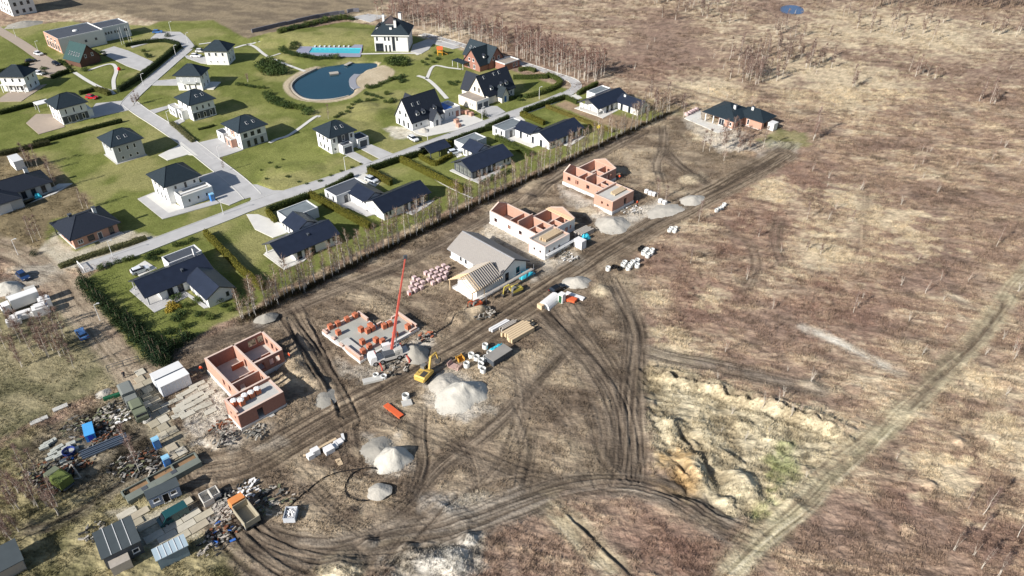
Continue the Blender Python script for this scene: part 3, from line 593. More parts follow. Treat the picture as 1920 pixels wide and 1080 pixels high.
M_block = mat('white_block', A(236,234,230), 0.9, 0.1, var=0.06, scale=1.2)
M_found = mat('foundation', A(222,220,216), 0.9, 0.1, var=0.08, scale=0.8)
M_tile = mat('dark_teal_tile', (0.020,0.031,0.040), 0.58, 0.25, var=0.25, scale=2.2, bump=0.35, bscale=5, jit=.2)
M_tile2 = mat('navy_tile', (0.020,0.025,0.037), 0.55, 0.25, var=0.2, scale=2.2, bump=0.3, bscale=5)
M_metal = mat('navy_metal_roof', (0.018,0.024,0.042), 0.36, 0.5, var=0.2, scale=0.8, bump=0.08, jit=.2)
M_flat = mat('grey_flat_roof', (0.16,0.185,0.20), 0.8, 0.3, var=0.25, scale=0.5, jit=.15)
M_felt = mat('dark_flat_roof', (0.07,0.08,0.10), 0.8, 0.3, var=0.12, scale=0.5)
M_glass = mat('window_glass', (0.018,0.024,0.035), 0.08, 0.6, var=0.0)
M_frame = mat('white_frame', (0.78,0.78,0.77), 0.5, 0.3, var=0.0)
M_dframe = mat('anthracite_frame', (0.05,0.055,0.065), 0.5, 0.3, var=0.0)
M_fascia = mat('pale_fascia', (0.70,0.70,0.69), 0.6, 0.3, var=0.0)
M_wood = mat('new_timber', A(214,190,156), 0.8, 0.2, var=0.12, scale=3)
M_wood2 = mat('grey_timber', A(176,168,158), 0.8, 0.2, var=0.12, scale=3)
M_conc = mat('concrete', A(196,194,188), 0.9, 0.15, var=0.1, scale=0.9, bump=0.15)
M_steel = mat('galvanised_steel', (0.45,0.47,0.50), 0.4, 0.5, metal=0.6, var=0.05)
_wc = {}
def win(p, face, pos, a, z, w, h, fm=None, pm=None, name='window', mull=None):
    """window or door with a frame proud of the wall and a pane set back in it"""
    fm = fm or M_frame; pm = pm or M_glass; mull = (w > 1.1 and name == 'window') if mull is None else mull
    key = (round(w,2), round(h,2), fm.name, pm.name, mull)
    if key not in _wc:
        t = 0.10; b = MB(); b.box(0,-.07,0,t,.06,h).box(w-t,-.07,0,w,.06,h).box(t,-.07,0,w-t,.06,t).box(t,-.07,h-t,w-t,.06,h)
        if mull: b.box(w/2-.04,-.06,t,w/2+.04,.05,h-t)
        b.box(-.05,-.14,-.06,w+.05,.05,-.002)
        f = b.build(name, fm); g = MB().box(t,-.035,t,w-t,.03,h-t).build('pane', pm, f); _wc[key] = (f, g); first = True
    else: first = False
    f0, g0 = _wc[key]
    if first: f, g = f0, g0
    else:
        f = f0.copy(); f.name = name; COL.objects.link(f); g = g0.copy(); COL.objects.link(g); g.parent = f
    f.parent = p; th = {'F': 0, 'L': -90, 'R': 90, 'B': 180}[face]
    f.location = {'F': (a, pos, z), 'L': (pos, a+w, z), 'R': (pos, a, z), 'B': (a+w, pos, z)}[face]; f.rotation_euler = (0, 0, R(th))
    return f
def hip_roof(p, x0, y0, x1, y1, z, h, ov=0.6, m=None, axis='x', ridge=None, th=0.22, name='roof', capm=None):
    m = m or M_tile; X0, X1, Y0, Y1 = x0-ov, x1+ov, y0-ov, y1+ov; b = MB()
    if axis == 'x':
        ins = (Y1-Y0)/2 if ridge is None else (X1-X0-ridge)/2; ym = (Y0+Y1)/2; r0, r1 = (X0+ins, ym, z+h), (X1-ins, ym, z+h)
        top = [(4,5,9,8),(6,7,8,9),(5,6,9),(7,4,8)]
    else:
        ins = (X1-X0)/2 if ridge is None else (Y1-Y0-ridge)/2; xm = (X0+X1)/2; r0, r1 = (xm, Y0+ins, z+h), (xm, Y1-ins, z+h)
        top = [(5,6,9,8),(7,4,8,9),(4,5,8),(6,7,9)]
    vs = [(X0,Y0,z),(X1,Y0,z),(X1,Y1,z),(X0,Y1,z),(X0,Y0,z+th),(X1,Y0,z+th),(X1,Y1,z+th),(X0,Y1,z+th),r0,r1]
    b.add(vs, [(3,2,1,0),(0,1,5,4),(1,2,6,5),(2,3,7,6),(3,0,4,7)]+top)
    o = b.build(name, m, p)
    c = MB()
    cs = [Vector(vs[i]) for i in range(4, 8)]; r0 = Vector(r0); r1 = Vector(r1); c.tube(r0, r1, .12, n=5)
    for q in cs: c.tube(q, r0 if (q-r0).length < (q-r1).length else r1, .09, n=5)
    c.build('ridge_cap', capm or m, o)
    gtr = MB(); G = [(X0-.06,Y0-.06),(X1+.06,Y0-.06),(X1+.06,Y1+.06),(X0-.06,Y1+.06)]
    for i in range(4): gtr.tube((*G[i], z+.12), (*G[(i+1) % 4], z+.12), .07, n=5)
    gtr.build('gutter', M_dframe, o)
    return o
def gable(p, x0, y0, x1, y1, z, h, axis='x', wm=None, rm=None, ov=0.5, ovg=0.5, ovg1=None, base=-0.5, rt=0.16, wall=True, fascia=None):
    """gabled block: wall (pentagon) + roof of two slabs"""
    ovg1 = ovg if ovg1 is None else ovg1
    lo, hi, a0, a1 = (y0, y1, x0, x1) if axis == 'x' else (x0, x1, y0, y1)
    mid = (lo+hi)/2; half = (hi-lo)/2; dr = h*ov/half
    if wall: MB().extr([(lo,base),(hi,base),(hi,z),(mid,z+h),(lo,z)], axis, a0, a1).build('wall', wm or M_white, p)
    e = 0.012
    o = MB().extr([(lo-ov,z-dr+e),(mid,z+h+e),(hi+ov,z-dr+e),(hi+ov,z-dr+rt),(mid,z+h+rt),(lo-ov,z-dr+rt)], axis, a0-ovg, a1+ovg1).build('roof', rm or M_metal, p)
    f = MB(); d = .05
    for (aa, bb) in ((a0-ovg-d, a0-ovg-.004), (a1+ovg1+.004, a1+ovg1+d)):
        f.extr([(lo-ov,z-dr-.08),(mid,z+h-.08),(mid,z+h+rt+.02),(lo-ov,z-dr+rt+.02)], axis, aa, bb); f.extr([(mid,z+h-.08),(hi+ov,z-dr-.08),(hi+ov,z-dr+rt+.02),(mid,z+h+rt+.02)], axis, aa, bb)
    f.build('fascia', fascia or M_dframe, o)
    c = MB()
    if axis == 'x': c.tube((a0-ovg, mid, z+h+rt), (a1+ovg1, mid, z+h+rt), .09, n=5)
    else: c.tube((mid, a0-ovg, z+h+rt), (mid, a1+ovg1, z+h+rt), .09, n=5)
    c.build('ridge_cap', rm or M_metal, o)
    return o
def flatblock(p, x0, y0, x1, y1, h, wm=None, rm=None, par=0.35, cap=None, base=-0.5):
    MB().box(x0,y0,base,x1,y1,h-par).build('wall', wm or M_white, p)
    r = MB().box(x0+.2,y0+.2,h-par,x1-.2,y1-.2,h-par+.04).build('roof', rm or M_flat, p)
    b = MB(); t = .22; b.box(x0,y0,h-par,x1,y0+t,h).box(x0,y1-t,h-par,x1,y1,h).box(x0,y0+t,h-par,x0+t,y1-t,h).box(x1-t,y0+t,h-par,x1,y1-t,h)
    b.build('parapet', cap or wm or M_white, p)
    return r
def skyl(p, face, ctr, w, l, ang):
    rx, ry = {'F': (ang,0), 'B': (-ang,0), 'L': (0,-ang), 'R': (0,ang)}[face]
    b = MB(); o = b.obox((0,0,0), ((w/2, l/2, .06) if face in 'FB' else (l/2, w/2, .06)), 0, rx, ry).build('skylight', M_lgrey, p); o.location = ctr
    g = MB().obox((0,0,0), ((w/2-.06, l/2-.06, .075) if face in 'FB' else (l/2-.06, w/2-.06, .075)), 0, rx, ry).build('pane', M_glass, o)
    return o
def chimney(p, x, y, z0, z1, m=None, s=0.35): 
    o = MB().box(x-s,y-s,z0,x+s,y+s,z1).build('chimney', m or M_white, p); MB().box(x-s-.08,y-s-.08,z1,x+s+.08,y+s+.08,z1+.12).build('cap', M_dgrey, o); return o
def wins(p, face, pos, As, z, w, h, **k):
    for a in As: win(p, face, pos, a-w/2, z, w, h, **k)
def door(p, face, pos, a, w=1.0, h=2.1, m=None): return win(p, face, pos, a-w/2, 0.02, w, h, fm=M_frame, pm=m or M_dgrey, name='door', mull=False)
def house(name, label, px, az, cat='house'):
    q = at(*px); return thing(name, label, cat, (q.x, q.y, 0), az)
def hipsky(t, W, D, ze, hr, ov, xs, up=0.45, face='F', ridge_axis='y'):
    hd = (D/2+ov) if face in 'FB' else (W/2+ov); ang = math.atan2(hr-.22, hd)
    for a in xs:
        if face == 'F': c = (a, -ov+hd*up, ze+.22+(hr-.22)*up+.04)
        else: c = (-ov+hd*up, a, ze+.22+(hr-.22)*up+.04)
        skyl(t.children[1] if False else t, face, c, .75, 1.2, ang)
# --- two-storey villas with hipped roofs
# V7 grey
t = house('villa', 'unfinished grey two-storey house with dark hipped roof and bare lawn plot', (221,307), 45)
W, D, ze = 8.6, 9.2, 5.5; MB().box(0,0,-.6,W,D,ze).build('wall', M_grey, t); hip_roof(t,0,0,W,D,ze,3.1,.7,M_tile,'x',2.6)
MB().box(-.5,-.5,-.5,W+.3,D+.3,.1).build('plinth', M_conc, t)
wins(t,'F',0,(1.7,4.1,6.2),3.3,.75,1.5); wins(t,'F',0,(2.0,4.3,6.4),.9,.8,1.0); wins(t,'L',0,(2.2,5.0,7.4),3.4,.9,1.3); hipsky(t,W,D,ze,3.1,.7,(3.0,5.0))
# V8 white with annex terrace
t = house('villa', 'white two-storey house with balustraded roof terrace and blue toilet cabin beside it', (321,384), 45)
W, D, ze = 9.2, 10.0, 5.6; MB().box(0,0,-.6,W,D,ze).build('wall', M_white, t); hip_roof(t,0,0,W,D,ze,3.2,.75,M_tile,'x',3.0)
flatblock(t,1.6,-4.4,10.6,-.004,3.5,M_white,M_conc,0.45); MB().box(2.4,-2.7,3.2,9.8,-2.0,3.34).build('pergola_beam', M_white, t)
wins(t,'F',0,(2.4,7.8),3.9,.8,1.1); wins(t,'F',0,(5.2,),3.3,.9,1.9); wins(t,'F',-4.4,(3.6,6.2,8.6),1.2,.7,1.0); wins(t,'L',0,(2.4,5.0,7.6),3.4,1.0,1.5); wins(t,'L',0,(2.4,5.0,7.6),.3,1.1,2.0)
hipsky(t,W,D,ze,3.2,.75,(4.0,6.2),.5,'L')
# V2
t = house('villa', 'white two-storey house with grey ground-floor cladding and white pergola on its patio', (120.6,235), 46)
W, D, ze = 8.6, 9.8, 5.7; MB().box(0,0,-.6,W,D,ze).build('wall', M_white, t); hip_roof(t,0,0,W,D,ze,3.1,.75,M_tile,'x',2.4)
MB().box(.25,-.05,.3,W-.25,-.003,2.7).build('cladding', M_dgrey, t); wins(t,'F',-.05,(2.2,4.6,6.8),.5,.9,1.9); wins(t,'F',0,(1.9,4.4,6.8),3.4,.6,1.7); wins(t,'L',0,(1.5,4.6,7.8),3.4,1.0,1.7); wins(t,'L',0,(1.5,4.6,7.8),.3,1.1,2.1)
hipsky(t,W,D,ze,3.1,.75,(4.2,6.4),.45,'L'); MB().box(-.15,-.15,2.8,W+.15,-.001,3.0).build('cornice', M_white, t)
MB().box(W,.5,0,W+1.6,6,2.9).build('side_porch', M_white, t)
pg = thing('pergola', 'white flat-topped garden pergola beside the white villa patio', 'pergola', at(83,205), 46); 
MB().box(-2.2,-2.0,2.5,2.2,2.0,2.7).build('canopy', M_white, pg)
for sx in (-2,2):
    for sy in (-1.8,1.8): MB().box(sx-.12,sy-.12,0,sx+.12,sy+.12,2.5).build('post', M_white, pg)
# V3
t = house('villa', 'white two-storey house with dark slatted ground-floor wall and flat white side porch', (364.4,227.5), 45.5)
W, D, ze = 8.2, 9.6, 5.7; MB().box(0,0,-.6,W,D,ze).build('wall', M_white, t); hip_roof(t,0,0,W,D,ze,3.2,.75,M_tile,'x',1.4)
MB().box(.3,-.05,.35,W-.3,-.003,2.7).build('cladding', M_dgrey, t); wins(t,'F',-.05,(2.0,4.2,6.4),.5,.9,1.9); wins(t,'F',0,(2.0,4.1,6.3),3.6,.5,1.0,fm=M_dframe); wins(t,'L',0,(2.4,6.2),3.5,1.0,1.6); hipsky(t,W,D,ze,3.2,.75,(3.6,5.6),.5)
MB().box(-.12,-.12,2.8,W+.12,-.001,2.98).build('cornice', M_white, t)
flatblock(t,-2.2,3.4,-.004,6.4,3.2,M_white,M_conc); wins(t,'L',-2.2,(4.9,),.3,1.6,2.1); flatblock(t,-2.6,7.2,-.004,12.6,3.1,M_white,M_conc); wins(t,'L',-2.6,(8.7,11),.8,1.3,1.4)
# V6
t = house('villa', 'white and blue-grey two-storey house with a brick-coloured entrance bay', (456,280), 45.5)
W, D, ze = 8.8, 9.6, 5.6; MB().box(0,0,-.6,W,D,ze).build('wall', M_white, t); hip_roof(t,0,0,W,D,ze,3.1,.75,M_tile,'x',1.6)
MB().box(-.03,-.06,-.3,W+.03,-.003,2.9).build('cladding', M_grey, t); wins(t,'F',-.06,(2.2,4.6,6.9),.3,1.0,2.0,fm=M_dframe); wins(t,'F',0,(1.7,4.1,6.4),3.5,1.2,1.3,fm=M_dframe); wins(t,'L',0,(1.9,8.0),3.6,.8,1.3); wins(t,'L',0,(1.5,),.8,.8,1.2); hipsky(t,W,D,ze,3.1,.75,(3.8,6.0),.45)
MB().box(-.05,3.6,2.9,-.002,6.4,5.4).build('brick_panel', M_brick, t); wins(t,'L',-.05,(5.0,),3.4,.8,1.5)
flatblock(t,-1.9,3.2,-.06,6.6,2.9,M_brick,M_conc,.3,M_white); wins(t,'L',-1.9,(4.9,),.2,1.3,2.1); flatblock(t,-1.6,8.6,1.0,13.0,3.0,M_lgrey,M_felt); wins(t,'L',-1.6,(10.8,),.6,1.2,1.6)
# V9
t = house('villa', 'white two-storey house with two front garages and a mottled dark roof', (623.7,290), 42)
W, D, ze = 8.4, 8.6, 5.6; MB().box(0,0,-.6,W,D,ze).build('wall', M_white, t); hip_roof(t,0,0,W,D,ze,3.2,.75,M_tile,'x',1.4)
MB().box(2.4,-.06,.3,6.4,-.003,5.3).build('cladding', M_dgrey, t); wins(t,'F',0,(1.2,7.3),3.5,1.0,1.5); wins(t,'F',-.06,(4.4,),3.5,1.0,1.8); wins(t,'F',0,(1.2,),1.0,.9,1.0); wins(t,'L',0,(2.0,4.4,6.6),3.4,1.0,1.5); wins(t,'L',0,(2.0,4.4,6.6),.4,1.0,1.8); hipsky(t,W,D,ze,3.2,.75,(3.4,5.4),.5)
flatblock(t,2.4,-2.6,6.0,-.064,3.0,M_white,M_felt,.3); flatblock(t,8.41,-1.6,12.4,3.4,3.0,M_white,M_felt,.3)
for a, yy in ((4.2,-2.6),(10.4,-1.6)): win(t,'F',yy,a-1.4,.05,2.8,2.3,pm=M_dgrey,name='garage_door',mull=False)
# V1, V4, V5: turned the other way
def villa_b(label, px, wfrac, extra=None, az=88):
    t = house('villa', label, px, az); W, D, ze = 7.6, 9.0, 5.6
    MB().box(0,0,-.6,W,D,ze).build('wall', M_white, t); hip_roof(t,0,0,W,D,ze,3.2,.75,M_tile,'y',1.8)
    wins(t,'L',0,(1.8,4.5,7.2),3.5,.9,1.5); wins(t,'F',0,(2.2,5.4),3.6,.9,1.4); wins(t,'F',0,(2.2,5.4),.7,.9,1.5)
    return t
t = villa_b('white villa at the left edge with a glazed ground-floor loggia', (54,172), 0); wins(t,'L',0,(1.8,4.0,6.4),.5,1.6,1.7); MB().box(-1.4,.2,2.75,-.004,9.0,2.95).build('balcony', M_white, t)
for yy in (.4,3.2,6.0,8.7): MB().box(-1.3,yy-.12,0,-1.05,yy+.12,2.75).build('column', M_white, t)
t = villa_b('white villa with a grey upper storey and long grey balcony', (381,170), 0); MB().box(-.05,.02,3.0,-.003,8.98,5.5).build('cladding', M_grey, t); MB().box(-1.0,1.6,2.85,-.052,6.6,3.0).build('balcony', M_grey, t); MB().box(-1.0,1.6,3.0,-.94,6.6,3.8).build('railing', M_grey, t); wins(t,'L',0,(2.4,4.6,6.4),.4,.7,1.9); MB().box(1,-3.6,-.3,8.5,-.004,.35).build('terrace_slab', M_pave2, t)
t = villa_b('plain white cube-like villa with three small upper windows nearest the round turning area', (430,122), 0); wins(t,'L',0,(1.8,4.5,7.2),.9,.5,.8)
# --- big white villa by the pool
t = house('mansion', 'large white mansion with dark roof, tower dormers and white chimneys beside the pool', (766,97), 88, 'mansion')
W, D, ze = 12.5, 14.0, 7.0; MB().box(0,0,-.6,W,D,ze).build('wall', M_white, t); hip_roof(t,0,0,W,D,ze,5.2,.8,M_tile,'y',3.0); MB().box(-.9,-.9,ze-.35,W+.9,D+.9,ze-.003).build('cornice', M_white, t)
wins(t,'L',0,(4.4,7.9,9.5,12.8),4.6,.7,1.4,fm=M_dframe); wins(t,'L',0,(7.7,9.3),.1,.7,2.6,fm=M_dframe); win(t,'L',0,5.4,.4,1.2,6.0,fm=M_dframe); win(t,'L',0,10.4,.1,3.2,3.3,fm=M_dframe)
MB().box(3.2,5.0,7.0,6.4,9.2,10.6).build('tower', M_white, t); hip_roof(t,3.2,5.0,6.4,9.2,10.6,2.8,.5,mat('brown_roof', (0.06,0.045,0.045), .6,.3),'y',0.3,name='tower_roof'); wins(t,'L',3.2,(7.1,),8.4,1.0,1.4); MB().box(2.6,11.2,7.0,5.0,13.4,9.2).build('dormer', M_white, t); gable(t,2.6,11.2,5.6,13.4,9.2,1.0,'x',rm=M_tile,wall=False,ov=.3,ovg=.3)
chimney(t,8.5,4.0,9,13.6,s=.6); chimney(t,2.6,5.2,8,12.2,s=.5); chimney(t,7.5,10.8,10,13.2,s=.45); chimney(t,1.8,7.0,7.4,9.6,s=.5)
# --- steep gabled houses
def dormer(t, x, z, s=1.0, slope=0.62, y=None):
    """small gabled dormer on the F slope: y from the slope"""
    d = MB(); d.extr([(x-.7*s,z),(x+.7*s,z),(x+.7*s,z+1.1*s),(x,z+1.7*s),(x-.7*s,z+1.1*s)], 'y', y, y+1.6*s); o = d.build('dormer', M_white, t)
    r = MB(); r.extr([(x-.95*s,z+.95*s),(x,z+1.75*s),(x+.95*s,z+.95*s),(x+.95*s,z+1.08*s),(x,z+1.9*s),(x-.95*s,z+1.08*s)], 'y', y-.25, y+1.9*s); r.build('dormer_roof', M_tile2, o)
    MB().box(x-.45*s,y-.04,z+.25*s,x+.45*s,y-.002,z+1.1*s).build('pane', M_glass, o)
t = house('gabled_house', 'white steep-roofed house with blue-sheeted flat annex and rubble yard', (773.8,245.6), 43)
gable(t,0,0,13.2,9.2,3.0,6.6,'x',M_white,M_tile2,.35,.35,fascia=M_dframe); sl = math.atan2(6.6,4.6)
wins(t,'L',0,(2.2,4.6,7.2),.4,.9,1.9,fm=M_dframe); wins(t,'L',0,(3.2,6.4),4.0,.9,1.2,fm=M_dframe); wins(t,'F',0,(1.6,3.6),.9,.8,1.1); wins(t,'F',0,(11.6,),.9,.9,1.2)
for x_ in (3.2,5.6,10.4): dormer(t,x_,4.3,.85,y=0.75)
for x_ in (2.9,5.3): skyl(t,'F',(x_,2.95,3+2.95/4.6*6.6+.22),.8,1.1,sl)
gable(t,6.9,-2.2,10.3,0.6,2.6,2.6,'y',M_white,M_tile2,.4,.4); door(t,'F',-2.2,8.6,1.2,2.2)
gable(t,4.5,6.0,9.5,12.5,3.0,4.6,'y',M_white,M_tile2,.35,.35); flatblock(t,13.2,-.6,20.0,6.0,3.6,M_white,M_conc,.5); MB().box(13.6,.6,3.2,17.6,5.6,3.35).build('tarpaulin', mat('blue_sheet', A(60,110,190),.5,.4), t); wins(t,'F',-.6,(15.2,16.6),1.0,.6,1.5); door(t,'F',-.6,18.6,1.6,2.3,M_brick2)
t = house('gabled_house', 'cream steep-roofed house with flat double garage in front', (893.7,208), 45)
flatblock(t,0,0,6.0,9.4,3.3,M_cream,mat('tan_roof',A(160,150,140)),.35); MB().box(.1,-.05,2.5,5.9,-.002,3.2).build('lintel', M_white, t)
for a in (1.6,4.4): win(t,'F',0,a-1.2,.05,2.4,2.3,pm=M_dgrey,name='garage_door',mull=False)
wins(t,'L',0,(2.0,3.2,4.4),.9,.5,1.4)
gable(t,5.6,1.4,20.0,10.0,3.2,6.2,'x',M_cream,M_tile2,.4,.4); sl = math.atan2(6.2,4.3); wins(t,'L',5.6,(4.6,6.8),4.0,.8,1.5,fm=M_dframe); gable(t,6.2,8,11.5,14.5,3.2,5.2,'y',M_cream,M_tile2,.4,.4)
for x_ in (9.6,14.6,17.0): dormer(t,x_,4.5,.85,y=2.1); skyl(t,'F',(x_-1.2,5.0,3.2+3.6/4.3*6.2+.2),.8,1.1,sl)
gable(t,11.2,-1.2,14.6,2.0,2.6,2.7,'y',M_cream,M_tile,.4,.4); door(t,'F',-1.2,12.9,1.3,2.3,mat('blue_door',A(50,100,160))); wins(t,'F',1.4,(16.2,18.4),.8,.8,1.4)
sk = MB(); 
t = house('gabled_house', 'brick steep-roofed house with cross gable and flat terrace wing near the birch belt', (900,135), 45)
gable(t,0,0,8.4,9.4,2.6,5.2,'x',M_brick2,M_tile,.4,.4); gable(t,4.6,-.4,12.6,14.4,3.0,4.9,'y',M_brick2,M_tile,.4,.5); wins(t,'L',0,(3.6,6.0),3.2,1.1,1.2); wins(t,'L',0,(3.2,6.4),.5,1.2,1.6); wins(t,'F',-.4,(7.0,9.8),3.2,1.1,1.3); dormer(t,4.0,4.4,.8,y=1.2)
for y_ in (12.4,10.2): skyl(t,'L',(6.6,y_,3+2.0/4*4.9+.2),.8,1.1,math.atan2(4.9,4))
flatblock(t,7.4,-6.4,15.6,-.9,3.0,M_brick2,mat('tan_roof',A(160,150,140)),.4,M_white); wins(t,'F',-6.4,(12.4,14),.7,.9,1.5)
b = MB().box(-3.4,6.0,2.4,0,13.0,2.55); b.build('porch_roof', M_tile, t)
for yy in (6.4,9.4,12.6): MB().box(-3.2,yy,0,-3.05,yy+.15,2.4).build('post', M_white, t)
# --- commercial hall and green roofed cottage
t = house('office_building', 'long grey flat-roofed office block with brick end wall and flagpoles', (118,101), 47.5, 'building')
flatblock(t,0,0,18.5,15.5,6.2,M_lgrey,M_felt,.5,M_fascia); flatblock(t,18.5,3.6,31,13.5,5.8,M_lgrey,M_felt,.5,M_fascia); MB().box(-.06,-.02,-.3,-.003,15.52,6.22).build('brick_wall', M_brick, t)
wins(t,'L',-.06,(2.2,5.0,7.8,10.6,13.4),.6,1.8,2.6); wins(t,'L',-.06,(4,8,12),4.0,1.8,1.2); wins(t,'F',0,(10.4,14.6),2.6,.9,.9,fm=M_dframe); wins(t,'F',3.6,(20.4,21.6,22.8,24.4,25.6),2.8,.6,.9,fm=M_dframe); wins(t,'F',3.6,(29,),2.6,1.2,1.0,fm=M_dframe); MB().lathe([(0,5.7),(1.1,5.75),(.9,6.1),(0,6.3)],(10,8,0),12).build('roof_dome', M_white, t)
M_cot = mat('brown_brick', A(104,78,68), .9, .15, var=.12)
t = house('cottage', 'brick cottage with steep green roof and a row of five skylights', (153,127), 60, 'house')
gable(t,0,0,9,9.5,2.6,5.2,'y',M_cot,mat('green_roof',(0.022,0.062,0.060),.45,.45,var=.1),.5,.6); wins(t,'F',0,(3,6),3.2,.9,1.3)
for k in range(5): skyl(t,'L',(1.4,1.4+k*1.5,2.6+1.4/4.5*5.2+.26),.5,1.5,math.atan2(5.2,4.5))
t = house('apartment_block', 'tall unfinished grey block cut by the top left corner', (26,31), 48.5, 'building')
MB().box(0,0,-.5,10.6,16,11.5).build('wall', M_lgrey, t); MB().box(-.05,0,-.4,-.003,16,11.5).build('side_wall', M_white, t)
for z_ in (1.0,4.4,7.8): wins(t,'F',0,(2.2,5.2,8.2),z_,1.2,1.6,fm=M_dframe); wins(t,'L',-.05,(2.5,6,9.5,13),z_,1.2,1.6,fm=M_dframe)
hip_roof(t,0,0,10.6,16,11.5,3.5,.6,M_tile,'y')
# --- brick bungalow V11, left-edge bungalow
t = house('brick_bungalow', 'single-storey orange brick house with dark hipped roof on the corner plot', (142.5,467.5), 47, 'bungalow')
MB().box(0,0,.3,11,8.4,2.95).box(2.2,8.4,.3,11,11.2,2.95).build('wall', M_brick, t); MB().box(-.12,-.12,-.5,11.1,8.5,.3).box(-.12,8.5,-.5,11.1,11.3,.3).build('plinth', M_found, t); hip_roof(t,0,0,11,11.3,2.95,2.8,.8,M_tile2,'x',3.0)
wins(t,'F',0,(1.6,),1.0,1.2,1.1); wins(t,'F',0,(4.2,),.8,1.6,1.5,fm=M_dframe); door(t,'F',0,6.4,1.1,2.2); wins(t,'F',0,(9.3,),.5,1.2,2.0,fm=M_dframe); wins(t,'L',0,(2.0,6.2),1.0,.8,1.4,fm=M_dframe); chimney(t,8.4,5.2,4.6,6.6,M_lgrey,.4); chimney(t,3.2,7.5,4.0,5.8,M_dgrey,.4); MB().box(-.5,10.9,0,-.3,11.1,2.9).build('post', M_dgrey, t); MB().box(5.5,-1.6,-.3,11.5,-.13,.2).build('porch_slab', M_conc, t)
t = house('bungalow', 'grey single-storey house with dark roof cut by the left edge, turquoise wrap outside', (38,378), 45)
MB().box(0,0,-.3,8.6,9,2.9).build('wall', M_grey, t); MB().box(-9,-4.2,-.3,-.004,9,2.9).build('wall', M_grey, t); hip_roof(t,-9,0,8.6,9,2.9,2.6,.7,M_tile2,'x'); hip_roof(t,-9,-4.2,-.7,4,2.902,2.0,.7,M_tile2,'y'); wins(t,'F',0,(1.5,4,6.6),.5,1.2,2.0,fm=M_dframe); win(t,'F',-4.2,-7.5,.05,4.5,2.3,pm=M_fascia,name='garage_door',mull=False); chimney(t,5.2,6.2,4.4,6.3,M_white,.5)
q = at(32,321); t = thing('site_cabin', 'white cabin standing behind the dark-roofed house at the left edge', 'cabin', (q.x,q.y,0), 45); MB().box(0,0,.1,2.6,5.8,2.8).build('body', M_white, t); MB().box(-.1,-.1,2.8,2.7,5.9,2.95).build('roof', M_lgrey, t); wins(t,'L',0,(3,),1.0,.9,.9)
# --- white bungalows with navy roofs along the birch row
def vents(t, P):
    for (x_,y_,z_) in P: MB().box(x_-.25,y_-.4,z_-.3,x_+.25,y_+.4,z_+.35).build('roof_vent', M_dgrey, t)
def fr(t, x0, y0, x1, y1, z=2.6):      # verandah posts
    for (x_,y_) in ((x0,y0),(x0,y1),(x1,y0)): MB().box(x_-.1,y_-.1,0,x_+.1,y_+.1,z).build('post', M_white, t)
t = house('bungalow', 'white bungalow with open verandah gable and forward wing, second from the road gate end', (532,499), 44)
gable(t,3.4,0,15.5,8.2,2.7,2.0,'x',M_white,M_metal,.6,3.9,.6); gable(t,8.9,8.2,15.2,14.6,2.6,1.7,'y',M_white,M_metal,.4,.3); flatblock(t,10.2,14.6,19.2,20.2,3.0,M_lgrey,M_flat); fr(t,.1,.1,.2,8.0); MB().box(-.3,-.3,-.3,3.38,8.6,.12).build('verandah_floor', M_pave2, t)
wins(t,'F',0,(4.6,6.6,8.4),.1,1.2,2.2,fm=M_dframe); wins(t,'F',0,(12.9,14.4),1.1,.7,1.0,fm=M_dframe); win(t,'L',3.4,2.5,.1,2.4,2.2); wins(t,'L',8.9,(10,12,13.5),.4,.8,1.9); vents(t,[(9,2.5,4.0)])
t = house('bungalow', 'white bungalow nearest the crane road with deck terrace and grey pickup', (721,414), 45)
gable(t,0,0,13.6,8.2,2.7,1.95,'x',M_white,M_metal,.5,.35,2.4); gable(t,0.05,8.2,6.4,15.6,2.6,1.6,'y',M_white,M_metal,.4,.3); flatblock(t,-4.2,15.6,6.2,21.4,3.0,M_lgrey,M_felt); wins(t,'F',0,(.9,2.1),1.1,.6,1.0,fm=M_dframe); wins(t,'F',0,(7.4,9.6,11.8),.1,1.3,2.2,fm=M_dframe); wins(t,'L',0,(4.0,7.6),.1,1.0,2.1,fm=M_lgrey and M_dframe,pm=M_lgrey); wins(t,'L',.05,(9.6,),1.4,.6,.8); wins(t,'L',.05,(12.4,),.1,1.0,2.1,pm=M_lgrey); wins(t,'L',-4.2,(17.2,19.8),1.2,.6,1.2,fm=M_dframe); wins(t,'F',15.6,(-1.2,),.1,1.1,2.2,fm=M_dframe); MB().box(15.4,.2,0,15.6,.4,2.6).build('post', M_dgrey, t)
t = house('bungalow', 'bungalow with glazed conservatory gable and separate dark carport', (886,336), 43.5)
gable(t,3.2,0,15.4,8.3,2.7,2.0,'x',M_white,M_metal,.6,3.9,.6); gable(t,8.7,8.3,15.0,14.4,2.6,1.7,'y',M_white,M_metal,.4,.3); flatblock(t,9.6,14.4,18.4,19.6,3.0,M_lgrey,M_flat); MB().extr([(0.1,0),(8.2,0),(8.2,2.7),(4.15,4.65),(.1,2.7)],'x',.05,3.19).build('conservatory', M_dgrey, t)
for k in range(4): win(t,'L',.05,.7+k*1.75,.15,1.6,2.5,fm=M_dframe,pm=mat('clear_glass',(0.16,0.17,0.16),.1,.6,var=.5,scale=1.5))
wins(t,'F',0,(1.0,2.2),.15,.9,2.4,fm=M_dframe,pm=MATS['clear_glass']); wins(t,'F',0,(4.6,6.6,8.5),.1,1.2,2.2,fm=M_dframe); wins(t,'F',0,(12.8,14.3),1.1,.6,1.0,fm=M_dframe); wins(t,'L',8.7,(10,12,13.5),.4,.8,1.9); MB().box(10.2,-.9,.1,11,-.3,1.0).build('heat_pump', M_white, t)
t = house('bungalow', 'white bungalow beside the hedged square lawn with a covered porch at its right end', (1030,281), 45)
